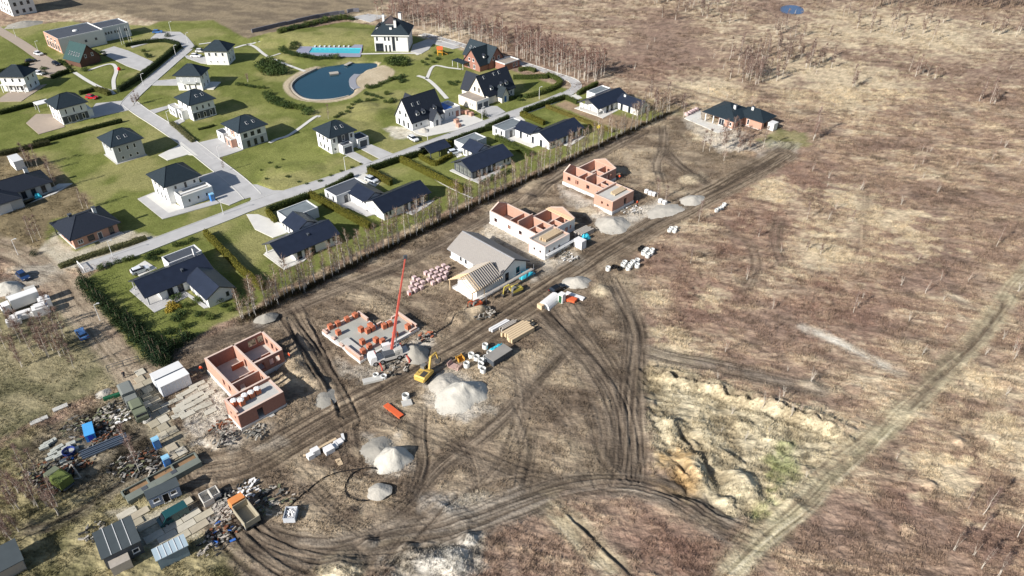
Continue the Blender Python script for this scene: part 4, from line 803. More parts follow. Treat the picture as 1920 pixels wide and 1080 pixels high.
gable(t,0,0,13.4,8.4,2.7,1.95,'x',M_white,M_metal,.5,.35,2.9); gable(t,0.05,8.4,6.4,15.4,2.6,1.6,'y',M_white,M_metal,.4,.3); flatblock(t,-4.4,15.4,5.4,21.2,3.0,M_lgrey,M_flat); wins(t,'F',0,(.8,2.0),1.1,.6,1.0,fm=M_dframe); wins(t,'F',0,(7.2,9.4,11.6),.1,1.2,2.2,fm=M_dframe); wins(t,'L',0,(3.6,7.2),.1,1.0,2.1,fm=M_dframe); wins(t,'L',.05,(9.6,),1.4,.5,.7,fm=M_dframe); wins(t,'L',.05,(12.6,),.1,1.0,2.1,fm=M_dframe); wins(t,'L',-4.4,(17,19.4),1.2,.6,1.2,fm=M_dframe); wins(t,'F',15.4,(-1.6,),.1,1.1,2.2,fm=M_dframe); MB().box(16.0,.1,0,16.2,.3,2.6).build('post', M_white, t)
t = house('bungalow', 'white bungalow with open verandah end by the pine row and yellow shrub court', (280,573), 44)
gable(t,3.0,0,15.4,8.3,2.7,2.0,'x',M_white,M_metal,.6,3.5,.4); gable(t,9.4,-10.2,15.6,-.02,2.6,1.7,'y',M_white,M_metal,.45,.35); flatblock(t,9.0,8.8,17.2,12.8,3.0,M_white,M_felt); fr(t,.1,.1,.2,8.2); MB().box(-.4,-.6,-.3,2.98,8.6,.1).build('verandah_floor', M_pave, t); wins(t,'F',0,(5.2,7.6),.1,1.3,2.2,fm=M_dframe); wins(t,'L',9.4,(-2.2,-5.0,-8.0),.1,1.2,2.0,fm=M_dframe,pm=M_lgrey); wins(t,'F',-10.2,(14.0,),1.1,.7,1.1,fm=M_dframe); win(t,'L',3.0,2.4,.1,2.4,2.2); chimney(t,15.0,7.5,3.4,5.4,M_white,.3); vents(t,[(9.6,2.2,4.0)])
t = house('bungalow', 'last white bungalow at the street bend with lattice verandah and bare soil garden', (1121,217), 44)
gable(t,3.0,0,16.0,8.6,2.7,1.9,'x',M_white,M_metal,.6,3.5,.4); gable(t,9.8,-9.6,16.2,-.02,2.6,1.7,'y',M_white,M_metal,.45,.35); flatblock(t,8.8,9.1,17.4,13.0,3.0,M_white,M_flat); fr(t,.1,.1,.2,8.4); MB().box(-.4,-.4,-.3,2.98,8.8,.1).build('verandah_floor', M_pave2, t)
for k in range(5): MB().box(.02,.4+k*1.6,.9,.1,1.7+k*1.6,2.5).build('trellis', M_fascia, t)
wins(t,'F',0,(5.0,7.4),.1,1.2,2.2,fm=M_dframe); wins(t,'L',9.8,(-2.4,-5.8),.1,1.0,2.1,fm=M_dframe); wins(t,'F',-9.6,(14.2,),.3,.9,1.9,fm=M_dframe); chimney(t,12.5,-1.6,3.6,4.8,M_white,.4)
# carport
q = at(808,300); t = thing('carport', 'dark gabled carport with hedge beside the conservatory bungalow', 'carport', (q.x,q.y,0), 43.5)
gable(t,0,0,7.4,5.2,2.4,1.2,'x',M_dgrey,M_metal,.5,.3,wall=False)
for (x_,y_) in ((.2,.2),(7,.2),(.2,5),(7,5),(3.6,.2),(3.6,5)): MB().box(x_-.1,y_-.1,0,x_+.1,y_+.1,2.4).build('post', M_dgrey, t)
MB().box(0,4.9,0,7.4,5.1,2.3).build('back_wall', M_dgrey, t)
# P
t = house('brick_bungalow', 'half-finished brick bungalow with dark hipped roof standing alone beyond the birch row', (1373,243), 44, 'bungalow')
MB().box(0,0,.2,11.5,5.6,3).box(4.6,5.6,.2,11.5,10.6,3).build('wall', M_brick, t); MB().box(6,-7.0,.2,12.8,-.01,3).build('wall', M_brick, t); MB().box(-.15,-.15,-.4,11.6,5.7,.2).box(5.9,-7.1,-.4,12.9,-.16,.2).build('plinth', M_found, t); hip_roof(t,0,0,11.5,10.8,3.0,3.2,.9,M_tile,'x'); hip_roof(t,6,-7.0,12.8,2.5,3.004,2.5,.8,M_tile,'y')
for y_ in (7.6,10.6): MB().box(-.2,y_-.2,0,.1,y_+.1,3).build('column', M_white, t)
MB().box(0,5.61,2.6,.3,10.8,2.98).build('beam', M_white, t); win(t,'L',0,3.4,.2,2.0,2.3); wins(t,'L',0,(1.0,),1.0,.9,1.2); wins(t,'L',6,(-2,),.6,.8,1.9); wins(t,'F',0,(3.6,),.2,1.2,2.2,fm=M_dframe); wins(t,'F',-7.0,(8,10.6),.9,1.2,1.4,fm=M_dframe); chimney(t,4.8,3.0,4.8,6.4,M_lgrey,.4); chimney(t,8.6,-1.5,4.6,6.0,M_lgrey,.4)
q = at(1447,243); t = thing('site_cabin', 'small white cabin at the right end of the lone brick bungalow', 'cabin', (q.x,q.y,0), 44); MB().box(-1.3,-1.1,.15,1.3,1.1,2.5).build('body', M_white, t); MB().box(-1.4,-1.2,2.5,1.4,1.2,2.62).build('roof', M_fascia, t); MB().box(-1.34,-.4,.2,-1.302,.4,2.1).build('door', M_lgrey, t)
# ------------------------------------------------------------ houses under construction
def wall_line(p, axis, c, a0, a1, z0, z1, t=0.4, ops=(), m=None, inner=None, side=1, cap=None, name='wall'):
    """straight wall along an axis with real openings; ops = (centre, width, sill, head)"""
    ops = sorted(ops); b = MB(); h = MB()
    def seg(u0, u1, s0, s1, B=b, d0=-t/2, d1=t/2):
        if u1-u0 < .01 or s1-s0 < .01: return
        if axis == 'x': B.box(u0, c+d0, s0, u1, c+d1, s1)
        else: B.box(c+d0, u0, s0, c+d1, u1, s1)
    layers = [(m, -t/2, t/2)] if inner is None else ([(m, -t/2, 0), (inner, 0.0, t/2)] if side > 0 else [(inner, -t/2, 0), (m, 0, t/2)])
    w = None
    for (mm, d0, d1) in layers:
        b = MB(); cur = a0
        for (k, wd, s, hd) in ops:
            seg(cur, k-wd/2, z0, z1, b, d0, d1); seg(k-wd/2, k+wd/2, z0, s, b, d0, d1); seg(k-wd/2, k+wd/2, hd, z1, b, d0, d1); cur = k+wd/2
        seg(cur, a1, z0, z1, b, d0, d1)
        o = b.build(name, mm, p if w is None else w); w = w or o
    seg(a0, a1, z1, z1+.06, h); h.build('wall_head', cap or M_mortar, w)
    return w
def gtri(p, axis, c, lo, hi, z, h, t=.4, m=None):
    mid = (lo+hi)/2
    o = MB().extr([(lo,z),(hi,z),(mid,z+h)], axis, c-t/2, c+t/2).build('gable_wall', m or M_brick, p)
    e = MB()
    for q in ((lo,mid),(mid,hi)):
        za, zb = (z, z+h) if q[0] == lo else (z+h, z)
        e.extr([(q[0],za),(q[1],zb),(q[1],zb+.07),(q[0],za+.07)], axis, c-t/2, c+t/2)
    e.build('wall_head', M_mortar, o)
def found(p, rects, z1, grow=.2, m=None):
    b = MB()
    for i, (x0,y0,x1,y1) in enumerate(rects): b.box(x0-grow,y0-grow,-.5,x1+grow,y1+grow,z1+.002*i)
    b.build('foundation', m or M_found, p)
def slab(p, rects, z, m=None):
    b = MB()
    for i, (x0,y0,x1,y1) in enumerate(rects): b.box(x0,y0,z-.1,x1,y1,z+.003*i)
    b.build('floor', m or M_conc, p)
M_brickp = mat('fresh_brick', A(190,116,88), 0.9, 0.15, var=0.15, scale=3)
M_wrap = mat('pallet_wrap', A(214,188,186), 0.6, 0.3, var=0.1, scale=2)
# K1: nearest brick shell
t = house('house_shell', 'roofless red brick house shell with flat garage roof stacked with pallets, nearest the camera', (455,810), 44, 'construction')
found(t, [(0,0,9.1,4.8),(2.8,4.8,9.1,19.3),(9.1,11,15.4,19.3)], .95, .12); slab(t, [(.3,.3,8.8,4.6),(3,4.8,9,19.1),(9,11.2,15.2,19.1)], 1.0)
z0, z1 = .97, 4.0
wall_line(t,'x',.2,0,9.1,z0,z1,.4,[(4.1,1.2,z0,3.2)],M_brick2); wall_line(t,'y',.2,.4,4.8,z0,z1+.5,.4,[(1.6,.6,2.2,2.9),(3.2,.6,2.2,2.9)],M_brick); wall_line(t,'y',8.9,.4,4.8,z0,z1,.4,(),M_brick2); wall_line(t,'x',5.0,0,9.1,z0,z1+.5,.4,(),M_brick2)  # walls turned from the sun get darker brick, shade put into the colour
MB().box(.4,.4,3.6,8.7,4.8,3.85).build('roof_slab', M_conc, t)
wall_line(t,'y',3.0,5.2,19.3,z0,z1,.4,[(9.2,.9,1.9,3.4),(11.6,.9,1.9,3.4),(6.2,.6,2.0,2.8)],M_brick); wall_line(t,'x',19.1,3.2,15.4,z0,z1,.4,[(12.6,1.8,1.6,3.4),(14.4,1.2,1.6,3.4)],M_brick2); wall_line(t,'y',8.9,5.2,19.3,z0,z1,.4,[(6.3,.8,z0,3.2),(7.6,.8,z0,3.2),(9.0,.9,z0,3.2),(14.4,1.0,z0,3.2)],M_brick); wall_line(t,'x',11.2,9.1,15.2,z0,z1,.4,[(10.4,1.3,1.6,3.3),(12.6,.9,1.6,3.2),(14.0,.9,1.6,3.2)],M_brick2); wall_line(t,'y',15.2,11.4,19.3,z0,z1,.4,[(13.2,1.0,1.6,3.2),(15.2,1.0,1.6,3.2),(17.4,1.2,1.6,3.2)],M_brick)
wall_line(t,'x',11.0,3.2,8.7,z0,2.6,.2,[(7.0,1,z0,2.6)],M_brick); wall_line(t,'x',8.6,3.2,8.7,z0,z1,.25,[(5.0,1,z0,3.0)],M_brick); wall_line(t,'y',11.6,11.4,14.0,z0,2.4,.2,(),M_brickp); wall_line(t,'x',14.0,9.1,13.8,z0,2.4,.2,[(10.6,.9,z0,2.2)],M_brickp); wall_line(t,'x',15.6,6.2,8.7,z0,2.2,.2,(),M_brickp)
MB().box(4.2,-.9,0,6.2,-.13,.7).box(4.2,-1.4,0,6.2,-.9,.35).build('steps', M_conc, t)
def pallets(spots, name, label, grp, m, size=(.55,.55,.5), cover=None, az=44, cat='pallet'):
    """brick pallets: base boards, block and a loose cover"""
    p = thing(name, label, cat); MB().box(-size[0],-size[1],0,size[0],size[1],.12).build('pallet_base', M_wood2, p); MB().box(-size[0]+.03,-size[1]+.03,.12,size[0]-.03,size[1]-.03,.12+size[2]*2).build('bricks', m, p)
    if cover: MB().lathe([(size[0]*1.3,-.1),(size[0]*1.25,.05),(size[0]*.6,.16),(0,.12)],(0,0,.14+size[2]*2),8,False).build('cover', cover, p)
    u_ = [False]
    for (x_,y_,z_) in spots: place(p, u_, (x_,y_,z_), az+random.uniform(-8,8), label, grp)
def loc_w(px, az, pts): 
    o = at(*px); ca, sa_ = math.cos(R(az)), math.sin(R(az)); return [(o.x+x_*ca-y_*sa_, o.y+x_*sa_+y_*ca, z_) for x_,y_,z_ in pts]
M_bag = mat('white_bag', A(232,230,228), 0.8, 0.2, var=0.08, scale=2)
pallets(loc_w((455,810),44,[(1.0,3.2,3.86),(2.0,2.4,3.86),(3.1,3.1,3.86),(4.3,3.0,3.86),(5.6,3.1,3.86)]), 'brick_pallet', 'brick pallet with white cover on the flat garage roof of the nearest shell', 'pallets on the garage roof', M_brickp, (.5,.6,.55), M_bag)
# K2: foundation stage
t = house('foundation_works', 'white ring foundation with low brick courses and brick stacks beside the crane', (676,682), 45, 'construction')
K2 = [(0,0,15.2,6.8),(0,6.8,9.2,13.6)]; found(t, K2, .7, .1); slab(t, [(.4,.4,14.8,6.6),(.4,6.6,8.8,13.2)], .72, mat('wet_concrete', A(172,172,164),.8,.2,var=.16,scale=.35))
for a in (('y',.2,0,5.2,1.7),('y',.2,6.2,7.4,1.1),('y',.2,9.2,10.2,1.1),('y',.2,12,13.6,1.1),('x',13.4,.4,9.2,.95),('y',9.0,9.6,13.2,1.5),('y',15.0,.4,6.8,1.5),('x',6.6,9.2,10.4,1.5),('x',6.6,13,15.2,1.2),('x',.2,.4,.9,1.6),('x',.2,13,14.8,1.1)):
    wall_line(t, a[0], a[1], a[2], a[3], .73, a[4], .4, (), M_brick)
z8 = lambda ox, oy, P: [(ox+p[0]/8, oy+p[1]/8) for p in P]
sp = [at(p[0], p[1]+3, .74) for p in z8(590,560,[(240,430),(355,385),(490,320),(610,260),(360,515),(700,470),(800,490),(870,450),(1045,420),(1130,385),(1400,430),(1020,650),(925,630),(825,725),(730,800),(720,655),(1215,545),(840,415)])]
for nm_, ks_ in (('along the far left edge of the foundation slab', (0,1,2,3,4)), ('in the middle cluster of the foundation slab', (5,6,7,17)), ('by the far right edge of the foundation slab', (8,9,10)), ('near the front edge of the foundation slab by the crane', (11,12,13,14,15,16))): pallets([tuple(sp[k]) for k in ks_], 'brick_stack', 'stack of orange bricks '+nm_, 'brick stacks '+nm_, M_brickp, (.5,.5,.55), None, 45, 'bricks')
q = at(662,650,1.0); tag(MB().box(-.9,-3.2,0,.9,3.2,.22).build('hollow_core_slab', M_conc), 'flat grey concrete slab lying on the foundation by its left wall', 'slab'); o = bpy.data.objects['hollow_core_slab']; o.location = (q.x,q.y,.95); o.rotation_euler = (0,0,R(45))
# K3: roofing stage
t = house('house_shell', 'white house shell getting its timber roof, bare rafters at the front end', (901.5,574), 45, 'construction')
found(t, [(.2,1.6,8.4,9.6),(8.4,2.6,17.2,19.8)], .5, .15)
MB().extr([(2.6,.5),(9.0,.5),(9.0,3.1),(5.8,5.1),(2.6,3.1)], 'x', 1.2, 8.4).build('wall', M_block, t); MB().extr([(8.4,.5),(17.2,.5),(17.2,3.1),(12.8,5.5),(8.4,3.1)], 'y', 2.6, 19.6).build('wall', M_block, t)
gable(t,8.4,2.6,17.2,19.6,3.1,2.4,'y',rm=mat('roof_boards', A(158,160,166),.8,.2,var=.12,scale=1.5),ov=.8,ovg=.5,wall=False)
b = MB()
for k in range(24):
    f_ = k/24; xx = 7.65+f_*5.1; zz = 3.1-.44+f_*2.8+.24; b.box(xx-.06,2.1,zz-.03,xx+.06,20.1,zz+.06); b.box(25.6-xx-.06,2.1,zz-.03,25.6-xx+.06,20.1,zz+.06) if k % 2 else None
tag(b.build('battens', M_wood2, t), kind='stuff')
for k in range(16):
    xx = -.8+k*.62; m_ = M_wood if k < 5 else M_wood2
    for sgn in (-1,1):
        MB().extr([(5.8,5.15),(5.8+sgn*4.2,2.62),(5.8+sgn*4.2,2.84),(5.8,5.37)], 'x', xx-.05, xx+.05).build('rafter', m_, t)
MB().box(-.9,5.72,5.0,8.6,5.88,5.2).build('ridge_beam', M_wood, t); MB().box(-.9,1.9,2.75,8.4,2.05,2.95).box(-.9,9.55,2.75,8.4,9.7,2.95).build('wall_plate', M_wood, t)
MB().extr([(5.8,5.1),(5.8-4.1,2.6),(5.8-4.1,2.66),(5.8,5.16)], 'x', 2.2, 8.4).extr([(5.8,5.1),(5.8+4.1,2.6),(5.8+4.1,2.66),(5.8,5.16)], 'x', 2.2, 8.4).build('roof_membrane', mat('grey_membrane', A(120,122,128),.7,.3), t)
for (x_,y_) in ((-.7,1.98),(-.7,9.6),(3,1.98)): MB().box(x_-.08,y_-.08,0,x_+.08,y_+.08,2.75).build('prop', M_wood, t)
wins(t,'L',8.4,(11.2,14.2,16),1.0,.6,1.2,fm=M_dframe); wins(t,'F',2.6,(10.8,14.4),.6,1.1,2.0,fm=M_dframe); wins(t,'F',2.6,(4.2,6.8),1.0,.8,1.3,fm=M_dframe) if False else None
s = thing('scaffold', 'galvanised scaffold rail along the front of the shell being roofed', 'scaffold', t.location, 45)
for k in range(8): MB().tube((1.5+k*2.2,-.2,0),(1.5+k*2.2,-.2,2.6+(.9 if k in (4,5,7) else 0)),.05).build('standard', M_steel, s)
MB().tube((1.2,-.2,2.2),(17.2,-.2,2.2),.06).build('ledger', M_steel, s); MB().box(1.2,-.2,1.9,17,.7,1.97).build('scaffold_board', M_wood2, s); MB().tube((10.3,-.2,3.5),(12.5,-.2,3.5),.06).build('guard_rail', M_steel, s)
def tarp(name, label, px, rx, ry, h, m, az=45, cat='tarpaulin', seed=1, z=None):
    """crumpled sheet thrown over things"""
    rr = random.Random(seed); n = 9; V_ = []; q = gp(*px)
    for i in range(n):
        for j in range(n):
            a, c = i/(n-1)*2-1, j/(n-1)*2-1; e = max(abs(a), abs(c)); V_.append((a*rx*(1+rr.uniform(-.12,.12)), c*ry*(1+rr.uniform(-.12,.12)), h*(1-e**3)*(0.6+0.5*rr.random())+.03))
    F_ = [(i*n+j, (i+1)*n+j, (i+1)*n+j+1, i*n+j+1) for i in range(n-1) for j in range(n-1)]
    o = MB().add(V_, F_).build(name, m); o.location = q; o.rotation_euler = (0,0,R(az)); return tag(o, label, cat)
M_turq = mat('turquoise_wrap', A(60,190,214), .5, .4, var=.15, scale=2); M_blue = mat('blue_sheet', A(60,110,190), .5, .4)
tarp('plastic_sheeting', 'bundle of turquoise plastic sheeting beside the scaffolded shell', (985,516), 2.2, 1.1, 1.2, M_turq, 40)
tarp('plastic_sheeting', 'turquoise sheeting draped outside the dark house at the left edge', (72,370), .9, .8, 1.4, M_turq, 40, seed=3)
# K4: white shell without roof
def shell(label, px, gx, gy, mx0, my1, wx1, wy0, wy1, m, inner, fz, zt, gab=True, deckm=None):
    t = house('house_shell', label, px, 45, 'construction')
    found(t, [(0,0,gx,gy),(mx0,gy,gx,my1),(gx,wy0,wx1,wy1)], fz, .14); slab(t, [(.3,.3,gx-.3,gy),(mx0+.3,gy,gx-.3,my1-.3),(gx-.3,wy0+.3,wx1-.3,wy1-.3)], fz+.06)
    z0 = fz+.02
    wall_line(t,'x',.2,0,gx,z0,zt,.4,[(1.6,.7,fz+.9,fz+1.9),(3.4,.7,fz+.9,fz+1.9),(5.2,.7,fz+.9,fz+1.9)] if m is M_block else [(5.6,1.2,z0,fz+2.1)],m,inner,1); wall_line(t,'y',.2,.4,gy,z0,zt,.4,[(1.6,.6,fz+1.0,fz+1.8),(3.6,.6,fz+1.0,fz+1.8)],m,inner,1); wall_line(t,'y',gx-.2,.4,gy,z0,zt,.4,(),m,inner,-1)
    MB().box(.4,.4,zt-.55,gx-.4,gy,zt-.3).build('roof_slab', deckm or M_conc, t)
    wall_line(t,'x',gy+.2,0,gx,z0,zt+.3,.4,(),m,inner,1)
    wall_line(t,'y',mx0+.2,gy+.4,my1,z0,zt,.4,[(gy+2.2,1.0,fz+.6,fz+1.7),(gy+6.0,1.1,fz+.9,fz+2.1),(gy+10.0,1.1,fz+.9,fz+2.1),(my1-2.2,1.1,fz+.9,fz+2.1)],m,inner,1); wall_line(t,'y',gx-.2,gy+.4,my1,z0,zt,.4,[(gy+3,1.0,z0,fz+2.1)],inner,inner,-1)
    wall_line(t,'x',my1-.2,mx0+.4,gx-.4,z0,zt,.4,(),m,inner,-1)
    wall_line(t,'x',wy0+.2,gx,wx1,z0,zt,.4,[(gx+1.6,.9,fz+.8,fz+2.0),(gx+3.6,1.2,fz+.5,fz+2.0),(gx+5.2,.7,fz+.8,fz+2.0)],m,inner,1); wall_line(t,'x',wy1-.2,gx,wx1,z0,zt,.4,(),m,inner,-1); wall_line(t,'y',wx1-.2,wy0+.4,wy1-.4,z0,zt,.4,[(wy0+2.4,.9,fz+.8,fz+2),(wy0+4.4,.9,fz+.8,fz+2)],m,inner,-1)
    for k, yy in enumerate((gy+3.6, gy+7.2, gy+10.4)): wall_line(t,'x',yy,mx0+.4,gx-.4,z0,zt+(.9 if k == 1 else -.2),.25,[(mx0+1.6,.9,z0,fz+2.1)],M_brick)
    wall_line(t,'y',(mx0+gx)/2,gy+.4,gy+3.5,z0,zt-.2,.25,(),M_brick); wall_line(t,'y',gx+3.0,wy0+.4,wy0+3.6,z0,zt-.4,.25,(),M_brick); wall_line(t,'x',wy0+3.7,gx+.2,wx1-.4,z0,zt-.4,.25,[(gx+4,.9,z0,fz+2.1)],M_brick)
    if gab:
        gtri(t,'y',wx1-.2 if False else my1-.2,mx0,gx,zt+.06,1.5,.4,inner) ; gtri(t,'x',wx1-.2,wy0,wy1,zt+.06,1.6,.4,inner)
    return t
t = shell('white-walled roofless house shell with stacked roof timbers on its garage', (1021.5,488), 9.0, 5.2, 2.8, 22.4, 15.8, 4.2, 12.6, M_block, M_brick, .35, 3.7, True, M_wood2)
for k in range(3): MB().box(15.9+k*.5-1.9,4.0,3.6+.0,16.0+k*.5-1.9,12.8,3.9).build('roof_beam', M_wood, t)
s = thing('scaffold', 'white scaffold platform along the front of the white roofless shell', 'scaffold', t.location, 45)
for k in range(6): MB().tube((.3+k*2.0,-.8,0),(.3+k*2.0,-.8,1.9),.05).build('standard', M_steel, s)
MB().box(0,-1.0,1.55,10.6,-.1,1.65).build('scaffold_board', M_fascia, s); MB().tube((0,-.8,1.9),(10.6,-.8,1.9),.05).build('guard_rail', M_steel, s)
t2 = shell('orange brick house shell with white plinth and no roof, farthest of the shells', (1147,403), 9.2, 6.0, 4.0, 21.2, 16.6, 12.0, 20.2, M_brick, M_brick, .95, 3.9)
def timber(label, px, L_, W_, n, layers, m, az, z=None, grp=None):
    """stack of sawn timber: each bundle is a part"""
    q = gp(*px); t = thing('timber_stack', label, 'timber', (q.x,q.y,q.z if z is None else z), az, grp)
    for k in range(n):
        w_ = W_/n; x_ = -W_/2+k*w_; off = random.uniform(-.4,.4)
        for l in range(layers): MB().box(-L_/2+off,x_+.04,.12+l*.35,L_/2+off,x_+w_-.04,.12+l*.35+.31).build('beam', m, t)
    MB().box(-L_/3-.1,-W_/2,0,-L_/3+.1,W_/2,.11).box(L_/3-.1,-W_/2,0,L_/3+.1,W_/2,.11).build('bearer', M_wood2, t)
    return t
timber('large pale timber stack below the dirt road near the excavators', (972,626), 6.4, 3.6, 6, 3, M_wood, 42); timber('narrow silvery stack of wrapped roofing beside the big timber stack', (938,612), 5.0, 1.1, 2, 2, M_bag, 42); timber('short brown timber stack between the wrapped roofing and the big timber stack', (954,612), 4.2, 1.2, 3, 2, M_wood2, 42)
w3 = loc_w((1021.5,488),45,[(5.0,2.8,3.42)])[0]; t = timber('roof timbers stacked on the white shell garage', (1040,455), 6.0, 2.2, 6, 2, M_wood, 45); t.location = w3
w3 = loc_w((1147,403),45,[(6.2,3.0,3.62)])[0]; t = timber('roof timbers stacked on the brick shell garage', (1165,370), 5.0, 2.0, 5, 1, M_wood, 45); t.location = w3
timber('timber stack on the ground behind the white shell scaffold', (1094,440), 4.6, 2.6, 5, 4, M_wood2, 42)
q = gp(1087,463); t = thing('wrapped_pallet', 'white cube-like wrapped pallet at the end of the white shell', 'pallet', q, 45); MB().box(-.9,-1.3,.1,.9,1.3,2.3).build('load', M_bag, t); MB().box(-1,-1.4,0,1,1.4,.1).build('pallet_base', M_wood2, t)
tarp('plastic_sheeting', 'turquoise sheeting roll on the white pallet by the white shell', (1097,449), 1.5, .6, 1.6, M_turq, 35, seed=8)
# brick pallets by the rafters
sp = []
for r_ in range(4):
    for k in range(7): 
        x_ = 768+k*11-r_*2+r_*5; y_ = 552-k*4.6-r_*9
        if random.random() < .88: p_ = gp(x_, y_); sp.append((p_.x, p_.y, p_.z))
pallets(sp, 'brick_pallet', 'pinkish wrapped brick pallet in the block beside the bare rafters', 'brick pallets beside the rafters', M_wrap, (.46,.46,.42), None, 42)
sp = [tuple(gp(*p)) for p in ((1293,214),(1297,212),(1301,210),(1306,208),(1287,217))]; pallets(sp, 'brick_pallet', 'wrapped brick pallet in the row beside the lone brick bungalow', 'pallets by the lone bungalow', M_wrap, (.42,.7,.5), None, 44)
sp = [tuple(gp(*p)) for p in ((856,230),(860,238),(876,214),(884,217),(866,213))]; pallets(sp, 'brick_pallet', 'red brick pallet in the yard of the steep-roofed white house', 'pallets in the gabled house yard', M_brick, (.7,.7,.6), None, 44)
sp = [tuple(gp(*p)) for p in ((1212,362),(1219,366),(1226,367),(1238,380),(1246,383))]; pallets(sp, 'bulk_bag', 'white bulk bag beside the farthest brick shell', 'bulk bags by the farthest shell', M_bag, (.5,.5,.45), M_bag, 44, 'bag')
# ------------------------------------------------------------ sand and gravel heaps
def heap(label, px, r, h, m, e=1.0, rot=0, seed=1, name='sand_heap', tip=(0,0)):
    rr = np.random.default_rng(seed); nr, na = 14, 40; V_ = [(tip[0],tip[1],h)]; q = gp(*px); ph = rr.uniform(0,6.3,6)
    for i in range(1, nr+1):
        f_ = i/nr
        for j in range(na):
            a = 2*math.pi*j/na; rad = r*f_*(1+.10*math.sin(2*a+ph[0])+.06*math.sin(3*a+ph[1])+.05*math.sin(6*a+ph[2])*f_)
            X_, Y_ = tip[0]*(1-f_)+rad*e*math.cos(a), tip[1]*(1-f_)+rad*math.sin(a); nz = float(fbm(np.array([X_*1.1+seed*9]), np.array([Y_*1.1]), 3, seed)[0])-.5
            g_ = (1-f_**1.35)*(.86+.14*(1-f_)); z_ = h*g_*(1+.04*math.sin(3*a+ph[3])*f_)+nz*.42*h*min(1,1.4*(1-f_)+.15)*.6-.15*f_
            V_.append((X_, Y_, z_))
    V_[0] = (tip[0],tip[1],h*1.0)
    F_ = [(0,1+j,1+(j+1) % na) for j in range(na)]+[(1+(i-1)*na+j, 1+i*na+j, 1+i*na+(j+1) % na, 1+(i-1)*na+(j+1) % na) for i in range(1, nr) for j in range(na)]
    o = MB().add(V_, F_).build(name, m, smooth=True); o.location = q-Vector((0,0,.08)); o.rotation_euler = (0,0,R(rot)); return tag(o, label, 'heap')
M_gravel = mat('pale_gravel', A(186,181,171), .95, .1, var=.16, scale=.9, bump=.6, bscale=3); M_sand = mat('white_sand', A(196,192,182), .95, .1, var=.14, scale=.7, bump=.5, bscale=2.5); M_dgrav = mat('grey_gravel', A(160,156,147), .95, .1, var=.16, scale=.8, bump=.4, bscale=3)
heap('largest white sand heap below the yellow excavator', (862,744), 4.9, 3.1, M_sand, 1.2, 20, 3, tip=(.9,.6)); heap('low churned front part of the big sand heap by the yellow excavator', (836,724), 4.0, 1.5, M_gravel, 1.1, 60, 4); heap('pale sand heap in the middle foreground with bright right half', (735,862), 3.3, 2.8, M_sand, 1.1, -40, 5, tip=(.3,.5)); heap('flattened grey half of the foreground sand heap', (709,845), 3.4, 1.0, M_dgrav, 1.2, -50, 6)
heap('grey sand heap right behind the crane', (778,664), 3.0, 2.2, M_dgrav, 1.1, 0, 7); heap('smooth pale gravel heap across the road from the roofed shell', (1081,530), 3.3, 1.5, M_gravel, 1.1, 20, 8); heap('jagged pale gravel heap between the two far shells', (1148,422), 4.8, 1.9, M_gravel, 1.2, 20, 9); heap('pale gravel heap beside the track bend at the upper road', (1298,375), 3.2, 1.3, M_gravel, 1.5, 20, 10); heap('low fan of pale gravel along the road below the far brick shell', (1245,395), 4.2, 1.0, M_gravel, 1.6, 20, 11)
heap('small grey gravel heap behind the nearest shell along the birch row', (500,600), 2.0, 1.1, M_dgrav, 1.2, 30, 12); heap('bluish gravel patch heap right of the nearest shell', (605,748), 2.6, .6, M_dgrav, 1.2, 30, 13); heap('grey rubble heap at the top left road', (45,46), 6, 1.6, M_dgrav, 1.6, 30, 14); heap('small sand heap in front of the steep-roofed white house', (795,246), 2.2, 1.4, M_gravel, 1.2, 0, 15); heap('big pale sand heap at the left edge by the parked cars', (14,542), 3.6, 1.9, M_sand, 1.2, 10, 16)
heap('small pale heap near the black hose loop', (712,925), 1.7, .7, M_gravel, 1.3, 0, 17)
# ------------------------------------------------------------ concrete well rings
M_ring = mat('ring_concrete', A(226,226,222), .9, .15, var=.06)
M_dark = mat('black_rubber_or_shade', (0.012,0.012,0.013), .8, .2, var=0)
def ring_proto(r, h, m=M_ring):
    t = thing('well_ring', 'x', 'concrete ring'); MB().lathe([(r,0),(r,h),(r-.11,h),(r-.11,.04),(r-.11,0)],(0,0,0),16,False).build('ring_wall', m, t); MB().lathe([(0,.05),(r-.11,.05)],(0,0,0),16,False).build('shadow_floor', M_dark, t); return t  # black disc added inside the ring as its painted inner shade
for lab, pts_, r_, h_, m_ in (('pale concrete well ring standing loose between the sand heap and the grey container', z8(770,600,[(910,560),(840,710),(990,600),(1060,650),(1055,710),(1085,780),(1130,600),(1185,535),(1118,420)]), .62, 1.1, M_ring),
    ('white concrete ring in the tight group of four beside the upper dirt road', z8(1120,360,[(1080,600),(1105,565),(1155,605),(1170,560)]), .55, .8, M_ring), ('dark-sided ring in the short row at the farthest bend of the dirt road', z8(1120,360,[(1785,300),(1830,275),(1868,248),(1900,215)]), .55, .8, M_ring),
    ('white ring in the block of six above the bigger ring group', z8(1120,360,[(690,945),(740,890),(820,900),(750,975),(800,945),(715,915)]), .6, 1.0, M_ring), ('white ring in the larger group by the road junction', [(960+x_/4, 270+y_/4) for x_,y_ in ((720,945),(845,905),(870,945),(905,905),(940,885),(938,925),(832,925),(885,925))], .6, 1.0, M_ring), ('black plastic well ring lying among the white rings by the junction', [(960+x_/4, 270+y_/4) for x_,y_ in ((765,930),(805,945),(960,800),(975,785))], .6, .7, M_dark),
    ('white well ring beside the broken slab next to the excavator', [(761,747)], .7, 1.0, M_ring), ('white well ring beside the long slab at the crane road', [(720,708),(705,706)], .6, .7, M_ring)):
    pr = ring_proto(r_, h_, m_); us = [False]
    for p_ in pts_: place(pr, us, gp(*p_), random.uniform(0,90), lab, lab[:40])
